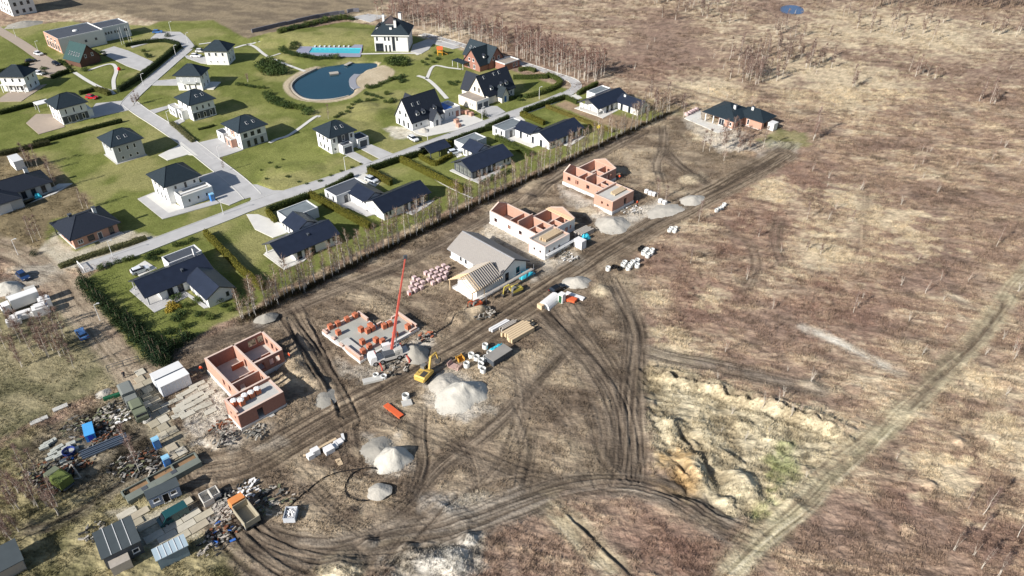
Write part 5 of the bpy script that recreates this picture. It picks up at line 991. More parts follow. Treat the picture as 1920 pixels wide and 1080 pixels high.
# slabs, boxes and loose goods on the site
def slabx(label, px, lx, ly, h, az, m=None, name='concrete_slab', cat='slab'):
    q = gp(*px); o = MB().box(-lx/2,-ly/2,0,lx/2,ly/2,h).build(name, m or M_conc); o.location = q; o.rotation_euler = (0,0,R(az)); return tag(o, label, cat)
slabx('long pale concrete slab lying beside the dirt road left of the excavator', (699,713), 3.9, 1.3, .5, 20)
slabx('small pale slab on blocks beside the orange beam', (763,757), 1.9, 1.5, .3, 20)
q = gp(738,772); t = thing('formwork_beam', 'bright orange steel formwork beam lying by the main dirt road', 'beam', q, -43); M_or = mat('orange_paint', A(222,104,62), .5, .4, var=.06); MB().box(-2.3,-.55,.32,2.3,.55,.42).build('plate', M_or, t); MB().box(-2.3,-.5,0,2.3,-.4,.318).build('flange', M_or, t); MB().box(-2.3,.4,0,2.3,.5,.318).build('flange', M_or, t)
q = gp(935,672); t = thing('shipping_container', 'low grey flat-topped steel container beside the row of well rings', 'container', q, 45); MB().box(-2.6,-1.2,0,2.6,1.2,1.5).build('body', M_dgrey, t); MB().box(-2.7,-1.3,1.5,2.7,1.3,1.6).build('lid', mat('grey_lid', A(150,146,140)), t)
for k in range(9): MB().box(-2.5+k*.6,-1.25,.1,-2.3+k*.6,-1.2,1.4).build('rib', M_dgrey, t)
tarp('plastic_sheeting', 'turquoise sheeting bundle beside the low grey container', (930,653), 2.0, .6, .7, M_turq, 40, seed=5)
q = gp(853,688); t = thing('mixer_skip', 'pinkish curved skip tub at the tip of the big sand heap', 'skip', q, -30); MB().extr([(-1.2,0),(1.2,0),(1.4,1.0),(1.25,1.0),(1.05,.15),(-1.05,.15),(-1.25,1.0),(-1.4,1.0)],'y',-.8,.8).build('tub', mat('pink_tub', A(190,160,150)), t)
q = gp(863,674); t = thing('excavator_bucket', 'rusty yellow excavator bucket lying by the well rings', 'bucket', q, 30); MB().extr([(-.8,0),(.7,0),(.9,.6),(.3,1.0),(.2,.9),(.6,.5),(.5,.1),(-.7,.1)],'x',-.6,.6).box(-.65,-.8,0,-.6,.9,.9).box(.6,-.8,0,.65,.9,.9).build('shell', mat('worn_yellow', A(196,146,60)), t)
# stores opposite the roofed shell
q = gp(1031,567); t = thing('tunnel_tent', 'white half-round storage tent beside the orange crate', 'tent', q, -38); MB().extr([(1.6*math.cos(math.pi*k/10),1.7*math.sin(math.pi*k/10)) for k in range(11)],'y',-2.4,2.4).build('cover', M_bag, t); MB().extr([(1.2*math.cos(math.pi*k/10),1.35*math.sin(math.pi*k/10)) for k in range(11)],'y',-2.44,-2.405).build('door', M_dgrey, t)
slabx('pale plywood crate in front of the white tunnel tent', (1016,575), 1.7, 1.4, 1.1, 45, M_wood, 'plywood_crate', 'crate'); slabx('orange steel crate right of the white tunnel tent', (1070,564), 2.6, 1.6, .8, -30, M_or, 'steel_crate', 'crate'); slabx('long white wrapped boards behind the orange crate', (1078,556), 4.6, 1.1, .4, -32, M_bag, 'wrapped_boards', 'boards')
q = gp(1053,566); t = thing('portable_toilet', 'small white and green portable cabin between tent and orange crate', 'toilet cabin', q, -40); MB().box(-.6,-.6,0,.6,.6,2.2).build('body', M_white, t); MB().box(-.4,-.64,.1,.4,-.603,2.0).build('door', mat('green_door', A(40,90,60)), t); MB().box(-.65,-.65,2.2,.65,.65,2.35).build('roof', M_bag, t)
def toilet(label, px, az=40, m=None):
    q = gp(*px); t = thing('portable_toilet', label, 'toilet cabin', q, az); mb = m or mat('toilet_blue', A(60,130,210), .5, .4); MB().box(-.55,-.55,0,.55,.55,2.1).build('body', mb, t); MB().box(-.42,-.59,.1,.42,-.553,1.95).build('door', mat('toilet_door', A(110,160,215), .5, .4), t); MB().extr([(-.6,2.1),(.6,2.1),(.45,2.3),(-.45,2.3)],'x',-.6,.6).build('roof', mat('toilet_roof', A(150,205,235), .5, .4), t)
toilet('blue portable toilet beside the rubble, nearest the dirt road', (316,874)); toilet('blue portable toilet half hidden behind birches above the other toilets', (296,838)); toilet('blue toilet cabin against the white house with the roof terrace', (399,376), 45)
# white building goods by the near road
for k, (px_, lx_, ly_, h_) in enumerate([((583,858),1.2,1.0,1.0),((592,851),1.4,1.1,1.3),((617,846),1.7,1.4,1.0),((626,838),1.3,1.1,.6),((635,830),1.5,1.2,.5)]): slabx(['white bucket-like bag at the left end of the goods row','white bulk bag second from the left in the goods row','largest white block pack in the goods row','small white block pack in the goods row','flat grey block pack at the right end of the goods row'][k], px_, lx_, ly_, h_, 40, M_bag, 'block_pack', 'blocks')
slabx('pale boards lying along the road above the goods row', (600,838), 6.5, .5, .12, 40, M_wood, 'boards', 'boards'); slabx('pair of pale boards lying alone below the goods row', (636,866), 1.7, .9, .15, -60, M_wood, 'boards', 'boards'); slabx('leaning pale board at the end of the goods row', (643,820), 1.6, .5, .4, -70, M_fascia, 'boards', 'boards')
# ------------------------------------------------------------ vehicles
def wheel(p, x, y, r=.33, w=.22):
    o = MB().tube((0,-w/2,0),(0,w/2,0),r,n=14).build('wheel', M_dark, p); o.location = (x,y,r); MB().tube((0,-w/2-.012,0),(0,w/2+.012,0),r*.55,n=10).build('rim', M_steel, o); return o
def frust(b, x0,x1,y0,y1,z0, X0,X1,Y0,Y1,z1):
    return b.add([(x0,y0,z0),(x1,y0,z0),(x1,y1,z0),(x0,y1,z0),(X0,Y0,z1),(X1,Y0,z1),(X1,Y1,z1),(X0,Y1,z1)], [(0,3,2,1),(4,5,6,7),(0,1,5,4),(1,2,6,5),(2,3,7,6),(3,0,4,7)])
def paint_mat(c): 
    return mat('car_paint_%d_%d_%d' % c, A(*c), .25, .6, var=0)
def car(label, px, az, c=(230,230,232), kind='hatch', name='car', cat='car'):
    q = gp(*px); q.z = max(q.z, .0)+.05; t = thing(name, label, cat, q, az); m = paint_mat(c)
    L_ = {'hatch': 0, 'sedan': .15, 'van': .25}[kind]; tall = .5 if kind == 'van' else 0
    b = MB(); b.extr([(-2.05-L_,.28),(2.05,.28),(2.12,.55),(2.02,.78),(1.05,.92),(-1.95-L_,.98),(-2.12-L_,.75)],'y',-.88,.88); b.build('body', m, t)
    bk = -1.9-L_ if kind != 'sedan' else -1.35
    frust(MB(), bk,1.05,-.84,.84,.93, bk+.35,.25,-.64,.64,1.44+tall).build('windows', M_glass, t); frust(MB(), bk+.3,.3,-.66,.66,1.42+tall, bk+.42,.2,-.60,.60,1.50+tall).build('roof', m, t)
    for s in (-1,1): MB().box(2.03,s*.62-.2,.58,2.13,s*.62+.2,.72).build('headlight', M_fascia, t); MB().box(-2.14-L_,s*.66-.15,.66,-2.06-L_,s*.66+.15,.82).build('tail_light', M_or if False else mat('tail_red',(0.35,0.02,0.02),.3,.5,var=0), t)
    for x_ in (-1.3-L_/2,1.3):
        for y_ in (-.8,.8): wheel(t, x_, y_)
    return t
for a in (('pale blue hatchback driving along the lower left road',(155,630),132,(96,140,196)), ('dark blue estate parked by the sand heap at the left edge',(45,521),-40,(40,66,110)), ('white car on the road bend left of the brick-ended office',(73,103),-30,(232,232,234)), ('black car parked behind the left edge villa nearest the hedge',(59,117),40,(20,20,24)), ('dark estate car parked beside the green roofed cottage',(106,122),-40,(24,28,40)), ('white car half hidden behind the left edge villa',(75,140),-20,(230,230,232)), ('red car parked on the apron of the white villa with pergola',(173,185),-15,(196,30,44)), ('blue car parked near the turning circle behind the office',(296,62),10,(70,120,180)), ('white car nearest the cube-like villa',(377,98),0,(230,230,232)), ('white car lower of the two beside the cube-like villa',(368,107),-10,(236,236,238)),
    ('silver pickup-like car parked beside the bungalow nearest the crane road',(697,340),-38,(206,212,220)), ('white car under the shade next to the dark carport',(852,288),30,(214,222,232)), ('white car behind the verandah bungalow by the pine row',(264,510),40,(226,230,236)), ('white car parked on the verge below the steep-roofed white house',(775,263),-50,(228,230,232)), ('black car parked beside the storage tent',(1045,545),42,(22,24,28)), ('white estate tucked between cottage and office',(57,119),40,(200,206,214))):
    if 'tucked' in a[0]: continue
    car(*a)
def box_truck(label, px, az, cabm, boxm, L_=5.4, w_=2.4, h_=2.4, name='truck', cabover=True, roofm=None):
    q = gp(*px); t = thing(name, label, 'truck', q, az)
    MB().box(-L_/2-.2,-.9,.55,L_/2+2.0,.9,.85).build('chassis', M_dgrey, t); MB().box(-L_/2,-w_/2,.9,L_/2,w_/2,.9+h_).build('box_body', boxm, t); MB().extr([(-w_/2-.03,.9+h_),(w_/2+.03,.9+h_),(w_/2-.3,1.05+h_),(-w_/2+.3,1.05+h_)],'x',-L_/2-.05,L_/2+.05).build('box_roof', roofm or boxm, t)
    b = MB(); b.extr([(L_/2+.2,.6),(L_/2+2.0,.6),(L_/2+2.05,1.5),(L_/2+1.6,2.4),(L_/2+.2,2.5)],'y',-1.05,1.05); c_ = b.build('cab', cabm, t); MB().box(L_/2+1.55,-.9,1.55,L_/2+1.9,.9,2.2).build('windscreen', M_glass, c_)
    for x_ in (-L_/2+.8,-L_/2+1.9,L_/2+1.0):
        for y_ in (-1.0,1.0): wheel(t, x_, y_, .48, .3)
    return t
M_army = mat('army_green', A(118,124,104), .8, .2, var=.1); M_army2 = mat('army_grey', A(128,132,128), .8, .2, var=.1)
box_truck('white box truck parked among wrapped goods at the left edge', (52,574), 222, M_white, M_white, 5.6, 2.3, 2.4)
box_truck('grey army box truck, upper of the two in the yard', (244,748), -52, M_army2, M_army2, 3.4, 2.4, 2.0); box_truck('olive army box truck, lower of the two in the yard', (262,775), -52, M_army, M_army, 2.4, 2.2, 1.7); box_truck('moss green canvas truck beside the steel A-frame in the yard', (122,912), 150, M_army, mat('moss_canvas', A(104,116,66), .9, .1, var=.15), 2.8, 2.3, 1.5)
# green van
q = gp(327,971); t = thing('van', 'dark green van with long shadow in the lower left yard', 'van', q, 222); t.scale = (.95,.92,.9); m = paint_mat((36,80,84))
MB().extr([(-2.4,.35),(2.5,.35),(2.55,.9),(2.0,1.15),(1.3,2.0),(-2.4,2.05)],'y',-.95,.95).build('body', m, t); MB().extr([(1.42,1.95),(2.0,1.22),(2.06,1.24),(1.48,1.99)],'y',-.8,.8).build('windscreen', M_glass, t); MB().box(.4,-.965,1.25,1.3,.965,1.75).build('side_window', M_glass, t)
for x_ in (-1.5,1.6):
    for y_ in (-.85,.85): wheel(t, x_, y_, .36)
# dump truck
q = gp(463,971); t = thing('dump_truck', 'dump truck with orange cab and open empty tipper body', 'truck', q, 133); M_tip = mat('tipper_steel', A(168,160,140), .7, .3, var=.15); M_ocab = mat('orange_cab', A(226,146,84), .5, .4)
MB().box(-2.6,-.5,.7,3.6,.5,1.0).build('chassis', M_dgrey, t)
b = MB(); b.box(-2.6,-1.3,1.05,1.7,1.3,1.15).box(-2.6,-1.3,1.15,1.7,-1.2,2.35).box(-2.6,1.2,1.15,1.7,1.3,2.35).box(1.6,-1.2,1.15,1.7,1.2,2.5).box(-2.6,-1.2,1.15,-2.5,1.2,2.2); b.build('tipper_body', M_tip, t)
c_ = MB().extr([(1.9,.7),(3.7,.7),(3.75,1.6),(3.4,2.6),(1.9,2.7)],'y',-1.15,1.15).build('cab', M_ocab, t); MB().box(3.35,-1.0,1.7,3.62,1.0,2.35).build('windscreen', M_glass, c_)
for x_ in (-2.0,-.9,2.8):
    for y_ in (-1.05,1.05): wheel(t, x_, y_, .5, .35)
def skip(label, px, az, lx, ly, h, m, fill=None):
    q = gp(*px); t = thing('skip_container', label, 'skip', q, az); b = MB(); b.box(-lx/2,-ly/2,0,lx/2,ly/2,.1).box(-lx/2,-ly/2,.1,lx/2,-ly/2+.1,h).box(-lx/2,ly/2-.1,.1,lx/2,ly/2,h).box(-lx/2,-ly/2+.1,.1,-lx/2+.1,ly/2-.1,h).box(lx/2-.1,-ly/2+.1,.1,lx/2,ly/2-.1,h); b.build('tub', m, t)
    if fill: 
        b = MB(); rr = random.Random(5)
        for k in range(40): b.obox((rr.uniform(-lx/2+.3,lx/2-.3),rr.uniform(-ly/2+.3,ly/2-.3),h*.5+rr.uniform(0,.3)),(.2*rr.random()+.06,.2*rr.random()+.06,.1),rr.random()*3,rr.random(),rr.random())
        tag(b.build('rubbish', fill, t), kind='stuff')
skip('open white-rimmed dark tub left of the scrap pile', (389,939), -50, 2.4, 1.7, 1.3, mat('tub_white', A(210,206,198))); skip('smaller open tub behind the white-rimmed one by the scrap pile', (403,929), -50, 2.0, 1.5, 1.2, mat('tub_white', A(210,206,198))); skip('white-framed skip full of rubbish beside the muddy turn', (546,969), 2, 1.9, 2.4, 1.1, mat('skip_frame', A(196,200,206)), M_bag)
# mobile crane
bx = at(734,672); t = thing('mobile_crane', 'mobile crane with white cab and tall red telescopic boom', 'crane', (bx.x,bx.y,.1), 25); M_red = mat('crane_red', A(196,92,78), .5, .4, var=.1)
MB().box(-3.2,-1.2,.6,3.6,1.2,1.2).build('carrier', mat('carrier_grey', A(200,196,190)), t); MB().extr([(-4.6,.5),(-3.2,.5),(-3.2,2.3),(-4.3,2.3),(-4.6,1.5)],'y',-1.2,1.2).build('driver_cab', M_white, t); MB().box(-1.6,-1.1,1.25,1.6,1.1,1.9).build('turntable', M_dgrey, t); o = MB().box(-1.4,.5,1.9,.2,1.5,3.2).build('operator_cab', M_white, t); MB().box(-1.45,.6,2.3,.0,1.53,3.0).build('pane', M_glass, o); MB().box(.6,-1.1,1.3,2.2,1.1,2.5).build('counterweight', M_conc, t)
for x_ in (-3.6,-2.2,1.4,2.7):
    for y_ in (-1.05,1.05): wheel(t, x_, y_, .55, .4)
for sx in (-2.8,2.9):
    for sy in (-1,1): MB().box(sx-.12,min(0,sy*3.0),.5,sx+.12,max(0,sy*3.0),.7).tube((sx,sy*2.9,0),(sx,sy*2.9,.6),.18,n=8).build('outrigger', M_red, t)
tip = at(760,482,18.4); Mi = Matrix.Translation(Vector((bx.x,bx.y,.1))) @ Matrix.Rotation(R(25),4,'Z'); tl = Mi.inverted() @ tip; p0 = Vector((.2,-.2,2.4)); dv = tl-p0
for k, (f0, f1, r_) in enumerate(((0,.36,.32),(.34,.6,.26),(.58,.8,.21),(.78,1.0,.16))): MB().tube(p0+dv*f0, p0+dv*f1, r_, r_*.96, 4).build('boom_section', M_red, t)
MB().tube(Vector((1.2,-.2,2.0)), p0+dv*.3, .12, n=6).build('lift_cylinder', M_steel, t); MB().obox(tl, (.35,.25,.35)).build('boom_head', M_dgrey, t)
hk = tl-Vector((0,0,9)); MB().tube(tl+Vector((.2,0,0)), hk+Vector((.2,0,0)), .025, n=4).build('cable', M_dgrey, t); MB().box(hk.x,hk.y-.15,hk.z-.5,hk.x+.4,hk.y+.15,hk.z).build('hook_block', M_red, t)
# excavators
M_yel = mat('machine_yellow', A(208,174,92), .6, .3, var=.15, scale=2); M_trk = mat('track_steel', (0.06,0.055,0.05), .8, .3)
def excavator(label, px, az, m, k=1.0, reach=(3.2,4.6,1.0), arm='up'):
    q = gp(*px); t = thing('excavator', label, 'excavator', q, az)
    for s in (-1,1):
        b = MB(); b.extr([(-1.9,.25),(-1.6,0),(1.6,0),(1.9,.25),(1.9,.6),(1.6,.85),(-1.6,.85),(-1.9,.6)],'y',s*1.15-.3,s*1.15+.3); b.build('track', M_trk, t)
    MB().box(-1.0,-.9,.5,1.0,.9,1.0).build('undercarriage', M_trk, t); MB().extr([(-2.2,1.05),(1.3,1.05),(1.3,1.7),(.2,2.1),(-2.0,2.1),(-2.35,1.7)],'y',-1.25,1.25).build('engine_house', m, t); c_ = MB().extr([(.1,1.1),(1.5,1.1),(1.55,1.9),(1.2,2.85),(.1,2.85)],'y',.25,1.2).build('cab', mat('cab_grey', A(120,120,116),.4,.4), t); MB().box(.3,.2,1.8,1.3,1.24,2.65).build('pane', M_glass, c_); MB().box(-2.42,-1.1,1.0,-2.2,1.1,1.8).build('counterweight', m, t); MB().box(-1.9,-1.0,2.1,-.3,.1,2.16).build('engine_cover', M_trk, t); MB().tube((-1.2,.7,2.1),(-1.2,.7,2.6),.07).build('exhaust', M_trk, t)
    A0, A1, A2, A3 = Vector((1.1,-.3,1.6)), Vector((reach[0]*.75,-.3,reach[1])), Vector((reach[0]*1.5,-.3,reach[1]*.95)), Vector((reach[0]*1.7,-.3,reach[2]))
    MB().tube(A0,A1,.28,.26,4).tube(A1,A2,.26,.2,4).build('boom', m, t); MB().tube(A2,A3,.2,.15,4).build('stick', m, t); MB().tube(A0+Vector((.3,0,.3)),(A1+A0)/2+Vector((0.4,0,.2)),.09).build('hydraulic_ram', M_steel, t); x_, z_ = A3.x, A3.z
    MB().extr([(x_,z_+.2),(x_+.5,z_-.2),(x_+.2,z_-.9),(x_-.6,z_-1.0),(x_-.5,z_-.8),(x_,z_-.7)],'y',-.85,.25).build('bucket', M_trk, t)
    t.scale = (k,)*3; return t
excavator('yellow tracked excavator with raised boom beside the big sand heap', (798,708), 62, M_yel, .95, (2.6,4.4,2.2)); excavator('small yellow excavator digging in front of the scaffolded shell', (965,549), 215, mat('olive_yellow', A(206,188,90), .5, .4), .75, (2.4,3.6,.9)); excavator('small orange excavator at the corner of the roofed shell', (892,577), 215, M_or, .6, (2.0,3.2,.9))
# ------------------------------------------------------------ yard at lower left
def rect(F, Rr, Lp, z): 
    a, b_, c_ = at(*F, z), at(*Rr, z), at(*Lp, z); v = b_-a; w_ = c_-a; az = math.degrees(math.atan2(v.y,v.x)); az2 = math.degrees(math.atan2(w_.y,w_.x))-90
    return a, (az+az2)/2 if abs(az-az2) < 40 else az, v.length, w_.length
def shed(label, F, Rr, Lp, zr, wm, rm, drop=.5, name='shed', seams=0):
    a, az, W, D = rect(F, Rr, Lp, zr); t = thing(name, label, 'shed', (a.x,a.y,0), az)
    MB().box(.2,.2,-.3,W-.2,D-.2,zr-.15).build('wall', wm, t); MB().extr([(0,zr-.1),(D,zr+drop),(D,zr+drop+.12),(0,zr+.02)],'x',0,W).build('roof', rm, t)
    for k in range(1, seams+1):
        x_ = W*k/(seams+1); MB().extr([(0,zr+.022),(D,zr+drop+.122),(D,zr+drop+.18),(0,zr+.08)],'x',x_-.05,x_+.05).build('roof_batten', M_lgrey, t)
    return t, W, D
M_dsh = mat('shed_felt', A(74,82,86), .8, .25, var=.12, scale=.7)
t, W, D = shed('large dark grey shed with pale roof strips in the lower left yard', (190,1050), (264,1012), (176,1002), 3.0, M_dgrey, M_dsh, .3, seams=3); MB().box(.6,-1.4,0,3.4,.15,1.9).build('lean_to', M_wood2, t); win(t,'F',.2,4.0,.9,1.0,.9)
t, W, D = shed('pale blue sheet-metal shed at the bottom of the yard', (292,1053), (354,1024), (283,1034), 2.6, mat('blue_tin', A(120,140,152),.6,.4,var=.1), mat('pale_blue_tin', A(172,190,200), .45, .45, var=.06), .25, seams=5)
a, az, W, D = rect((285,955), (342,928), (276,932), 0); t = thing('site_office', 'blue-grey site cabin with white-barred windows and a dark open door', 'cabin', (a.x,a.y,0), az); MB().box(0,0,.15,W,1.9,2.4).build('body', mat('cabin_blue', A(150,164,186), .6, .3), t); MB().box(-.15,-.15,2.4,W+.15,2.05,2.52).build('roof', M_dsh, t); wins(t,'F',0,(W*.22,W*.78),1.1,1.0,.9); door(t,'F',0,W*.52,1.1,2.1,M_dark)
t, W, D = shed('small dark flat shed cut by the bottom left corner', (50,1075), (51,1072), (36,1048), 2.6, M_wood2, M_dsh, .2) if False else (None, 0, 0)
q = at(12,1078); t = thing('shed', 'dark roofed shed cut off by the bottom left corner', 'shed', (q.x,q.y,0), 42); MB().box(-3,-1,-.2,2.6,3.2,2.4).build('wall', M_wood2, t); MB().extr([(-1.3,2.3),(3.5,2.6),(3.5,2.72),(-1.3,2.42)],'x',-3.2,2.9).build('roof', M_dsh, t)
# roofless concrete bunker range
a = at(243,948); t = thing('concrete_bays', 'row of rusty-filled low concrete bays behind the site cabin', 'structure', (a.x,a.y,0), 43); M_oldc = mat('mossy_concrete', A(122,128,120), .9, .1, var=.15); M_rust = mat('rusty_soil', A(150,122,94), .95, .1, var=.3, scale=1.0)
MB().box(0,0,-.2,12.5,1.5,1.0).build('deck', M_oldc, t); MB().box(0,2.9,-.2,12.5,3.1,.9).build('rear_wall', M_oldc, t); MB().box(.2,1.5,-.2,12.3,2.9,.45).build('fill', M_rust, t)
for x_ in (-.15,4.0,8.2,12.35): MB().box(x_,1.5,-.2,x_+.25,2.9,1.0).build('partition', M_oldc, t)
for (x_,y_) in ((2.6,.5),(7.6,.6)): MB().box(x_,y_,1.0,x_+.9,y_+.8,1.06).build('hatch', M_dgrey, t)
# containers by the gate
for lab, F_ in (('white container cabin, front one of the pair beside the nearest shell', (308,747)), ('white container cabin, rear one of the pair beside the nearest shell', (297,733))):
    q = at(*F_); t = thing('container_cabin', lab, 'container', (q.x,q.y,0), 43); MB().box(0,0,.25,5.6,2.3,2.75).build('body', mat('container_blue_white', A(216,222,230), .5, .4, var=.03), t); MB().box(-.06,-.06,2.75,5.66,2.36,2.9).build('roof', M_white, t); MB().box(.1,.1,0,5.5,2.2,.25).build('skid', M_wood2, t); MB().box(-.05,.7,.4,-.003,1.7,2.4).build('door', M_fascia, t)
    for k in range(9): MB().box(.4+k*.6,-.035,.35,.5+k*.6,-.002,2.7).build('rib', M_fascia, t)
# loose paving slabs in front of the containers
SL = [(318,757,3.0,1.1),(330,751,2.6,1.1),(347,738,3.2,1.2),(356,733,3.0,1.0),(345,757,2.8,1.0),(357,750,2.6,1.0),(369,743,2.8,1.1),(340,768,2.8,1.1),(353,763,2.6,1.1),(366,756,2.8,1.1),(380,748,2.2,1.0),(352,778,2.6,1.3),(335,779,2.4,1.2),(376,764,2.4,1.1),(393,738,1.8,1.2),(388,760,2.0,1.2),(395,772,2.2,1.3),(370,722,3.0,1.0),(382,727,2.0,1.0),(335,765,2.2,1.0)]
t = thing('slab_paving', 'patchwork of pale concrete road slabs beside the nearest shell', 'paving', (0,0,0))
for (x_,y_,l_,w_) in SL:
    q = at(x_,y_); o = MB().box(-l_/2,-w_/2,-.2,l_/2,w_/2,.16+random.random()*.08).build('concrete_slab', mat('road_slab_%d' % random.randint(0,2), A(*random.choice([(198,194,180),(186,182,168),(206,202,192)])), .9, .1, var=.08), t); o.location = (q.x,q.y,0.02); o.rotation_euler = (0,0,R(42+random.uniform(-4,4)))
def slab_grid(t, poly_px, ori, lx, ly, ms, az=43):
    W_ = pts2(poly_px); o_ = at(*ori); ca, sa_ = math.cos(R(az)), math.sin(R(az)); ln_ = (W_-np.array([o_.x,o_.y]))@np.array([[ca,-sa_],[sa_,ca]])
    for i in range(int(ln_[:,0].min()/lx)-1, int(ln_[:,0].max()/lx)+2):
        for j in range(int(ln_[:,1].min()/ly)-1, int(ln_[:,1].max()/ly)+2):
            x_ = (i+.5*(j % 2))*lx; y_ = j*ly; wx, wy = o_.x+x_*ca-y_*sa_, o_.y+x_*sa_+y_*ca; ix_, sd_ = poly_sd(W_, np.array([wx]), np.array([wy]), 5)
            if len(sd_) == 0 or sd_[0] < .3 or random.random() < .06: continue
            o = MB().box(-lx/2+.05,-ly/2+.05,-.25,lx/2-.05,ly/2-.05,.10+random.random()*.07).build('concrete_slab', random.choice(ms), t); o.location = (wx,wy,.03); o.rotation_euler = (R(random.uniform(-.6,.6)),R(random.uniform(-.6,.6)),R(az+random.uniform(-1.5,1.5)))
ms = [mat('yard_slab_%d' % k, A(*c_), .9, .1, var=.14, scale=1.2) for k, c_ in enumerate([(188,180,160),(172,164,144),(198,192,176),(180,170,150)])]
t = thing('yard_slabs', 'sandy concrete slab paving of the yard around the green van', 'paving', (0,0,0)); slab_grid(t, [(205,958),(243,948),(290,962),(345,936),(392,950),(398,975),(365,1003),(345,1008),(300,1030),(268,1018),(240,975)], (300,985), 3.0, 1.5, ms)
t = thing('yard_slabs', 'pale slab track running past the army trucks and white cabins', 'paving', (0,0,0)); slab_grid(t, [(240,700),(266,690),(300,745),(325,800),(352,858),(318,862),(283,808),(262,752)], (290,780), 1.8, 2.0, ms)
# scrap and block piles
def scrap(label, px, r, n, mats_, seed, name='scrap_pile', long=.5, hh=.5):
    rr = random.Random(seed); q = gp(*px); t = thing(name, label, 'pile', q, 0)
    for mi, m_ in enumerate(mats_):
        b = MB()
        for k in range(n//len(mats_)):
            a = rr.random()*6.28; d = r*math.sqrt(rr.random()); l_ = rr.uniform(.15,long); b.obox((d*math.cos(a),d*math.sin(a),.08+rr.random()*hh*(1-d/r*.7)),(l_,rr.uniform(.05,.2),rr.uniform(.04,.14)),rr.gauss(.75,.6),rr.uniform(-.3,.3),rr.uniform(-.3,.3))
        tag(b.build('debris', m_, t), kind='stuff')
M_ds = mat('dark_scrap', (0.035,0.035,0.035), .8, .2, var=.3); M_rs = mat('rust_scrap', A(128,84,62), .9, .2, var=.2); M_ws = mat('pale_scrap', A(176,170,160), .9, .2, var=.2); M_gs = mat('grey_scrap', A(116,114,108), .9, .2, var=.15); M_os = mat('olive_scrap', A(120,122,96), .9, .2, var=.15)
for a in (('heap of scrap and boards beside the upper army truck',(215,775),3.2,110,(M_ds,M_gs,M_ws,M_os),1), ('white sacks and scrap in front of the lower army truck',(228,783),2.0,30,(M_bag,M_ws),2), ('dark scrap heap behind the blue container',(190,800),3.4,80,(M_ds,M_gs,M_ds,M_rs,M_ws),3), ('rusty scrap strip left of the steel profiles',(140,865),3.4,80,(M_rs,M_ds,M_gs,M_ws),4), ('dark scrap around the moss green truck',(95,880),3.2,60,(M_ds,M_rs,M_gs),5), ('stone and block rubble above the bunker bays',(235,880),3.2,60,(M_ws,M_gs,M_ds,M_os),6), ('rubble and boards beside the lower blue toilet',(303,876),2.2,50,(M_ws,M_ds,M_gs),7), ('firewood and scrap heap beside the dump truck',(414,960),2.2,110,(M_ws,M_gs,M_wood2),8), ('scrap heap below the dump truck with blue bits',(418,1000),2.6,60,(M_ds,M_gs,M_blue,M_rs,M_ds,M_wood2),9), ('white sacks heaped in front of the muddy turn',(466,918),2.2,50,(M_bag,M_bag,M_ds),10), ('tangled debris right of the dump truck',(515,940),3.2,70,(M_ds,M_gs,M_wood2,M_os),11), ('roots and broken blocks at the bend by the nearest shell',(425,825),2.4,60,(M_ds,M_ws,M_gs),12), ('rubble along the front of the nearest shell',(480,815),2.0,40,(M_ws,M_gs),13), ('rubble around the crane outriggers',(745,690),2.4,50,(M_ws,M_gs,M_dark),14), ('bricks and rubble at the right corner of the ring foundation',(800,632),1.8,40,(M_ws,M_brickp,M_ds),15), ('rubble beside the white shell scaffold',(1065,482),2.4,50,(M_ws,M_bag,M_gs),16), ('blocks and steel mats in front of the far brick shell',(1185,395),3.0,60,(M_ws,M_gs,M_bag),17), ('rubbish at the left shore edge of the yard shed',(175,1000),2.0,30,(M_ws,M_ds,M_gs),18), ('dead branches and planks at the bottom of the yard',(400,1020),2.4,40,(M_wood2,M_ds),19), ('brushwood and boards in the lower left birches',(60,900),3.0,50,(M_ds,M_wood2,M_os),20), ('black and grey junk strip under the scrap-yard birches',(262,868),3.4,110,(M_ds,M_ds,M_gs,M_ws,M_rs),31), ('dark junk left of the steel A-frame',(100,905),3.0,90,(M_ds,M_ds,M_rs,M_gs),32), ('mixed junk and boards above the steel profiles',(200,822),2.6,90,(M_ds,M_gs,M_ws,M_rs),33), ('junk along the fence above the concrete blocks',(150,800),3.4,80,(M_ds,M_ws,M_gs,M_os),34), ('broken blocks on the pale ground before the nearest shell',(420,800),2.6,50,(M_ws,M_gs,M_rs),35), ('rubbish by the dark tubs at the yard exit',(420,935),1.8,50,(M_ds,M_ws,M_gs),36), ('loose timber ends beside the big timber stack',(990,612),2.0,40,(M_wood,M_wood2,M_ds),21), ('rubble row along the trench in front of the scaffold',(905,592),2.6,50,(M_ws,M_gs,M_wood2),22)):
    scrap(*a)
pbl = [(86,836),(92,832),(98,828),(112,842),(105,846),(100,852),(110,858),(118,850),(126,842),(134,834),(84,842),(122,866),(140,845),(96,862)]
pr = thing('concrete_block', 'x', 'block'); MB().box(-.75,-.4,0,.75,.4,.5).box(-.2,-.08,.5,.2,.08,.56).build('block', mat('block_grey', A(186,188,180), .9, .1, var=.08), pr); us = [False]
for p_ in pbl: place(pr, us, gp(*p_), 42+random.uniform(-10,10), 'pale concrete block in the scattered group left of the blue tub', 'concrete blocks in the yard')
q = gp(170,815); t = thing('tool_container', 'bright blue steel container among the yard scrap', 'container', q, -58); MB().box(-1.7,-.8,0,1.7,.8,1.6).build('body', mat('bright_blue', A(40,130,214), .5, .4), t); MB().box(-1.75,-.85,1.6,1.75,.85,1.68).build('lid', mat('sky_blue', A(84,170,232), .5, .4), t); MB().box(1.7,-.4,.1,1.75,.4,1.4).build('door', mat('deep_blue', A(24,60,170), .5, .4), t)
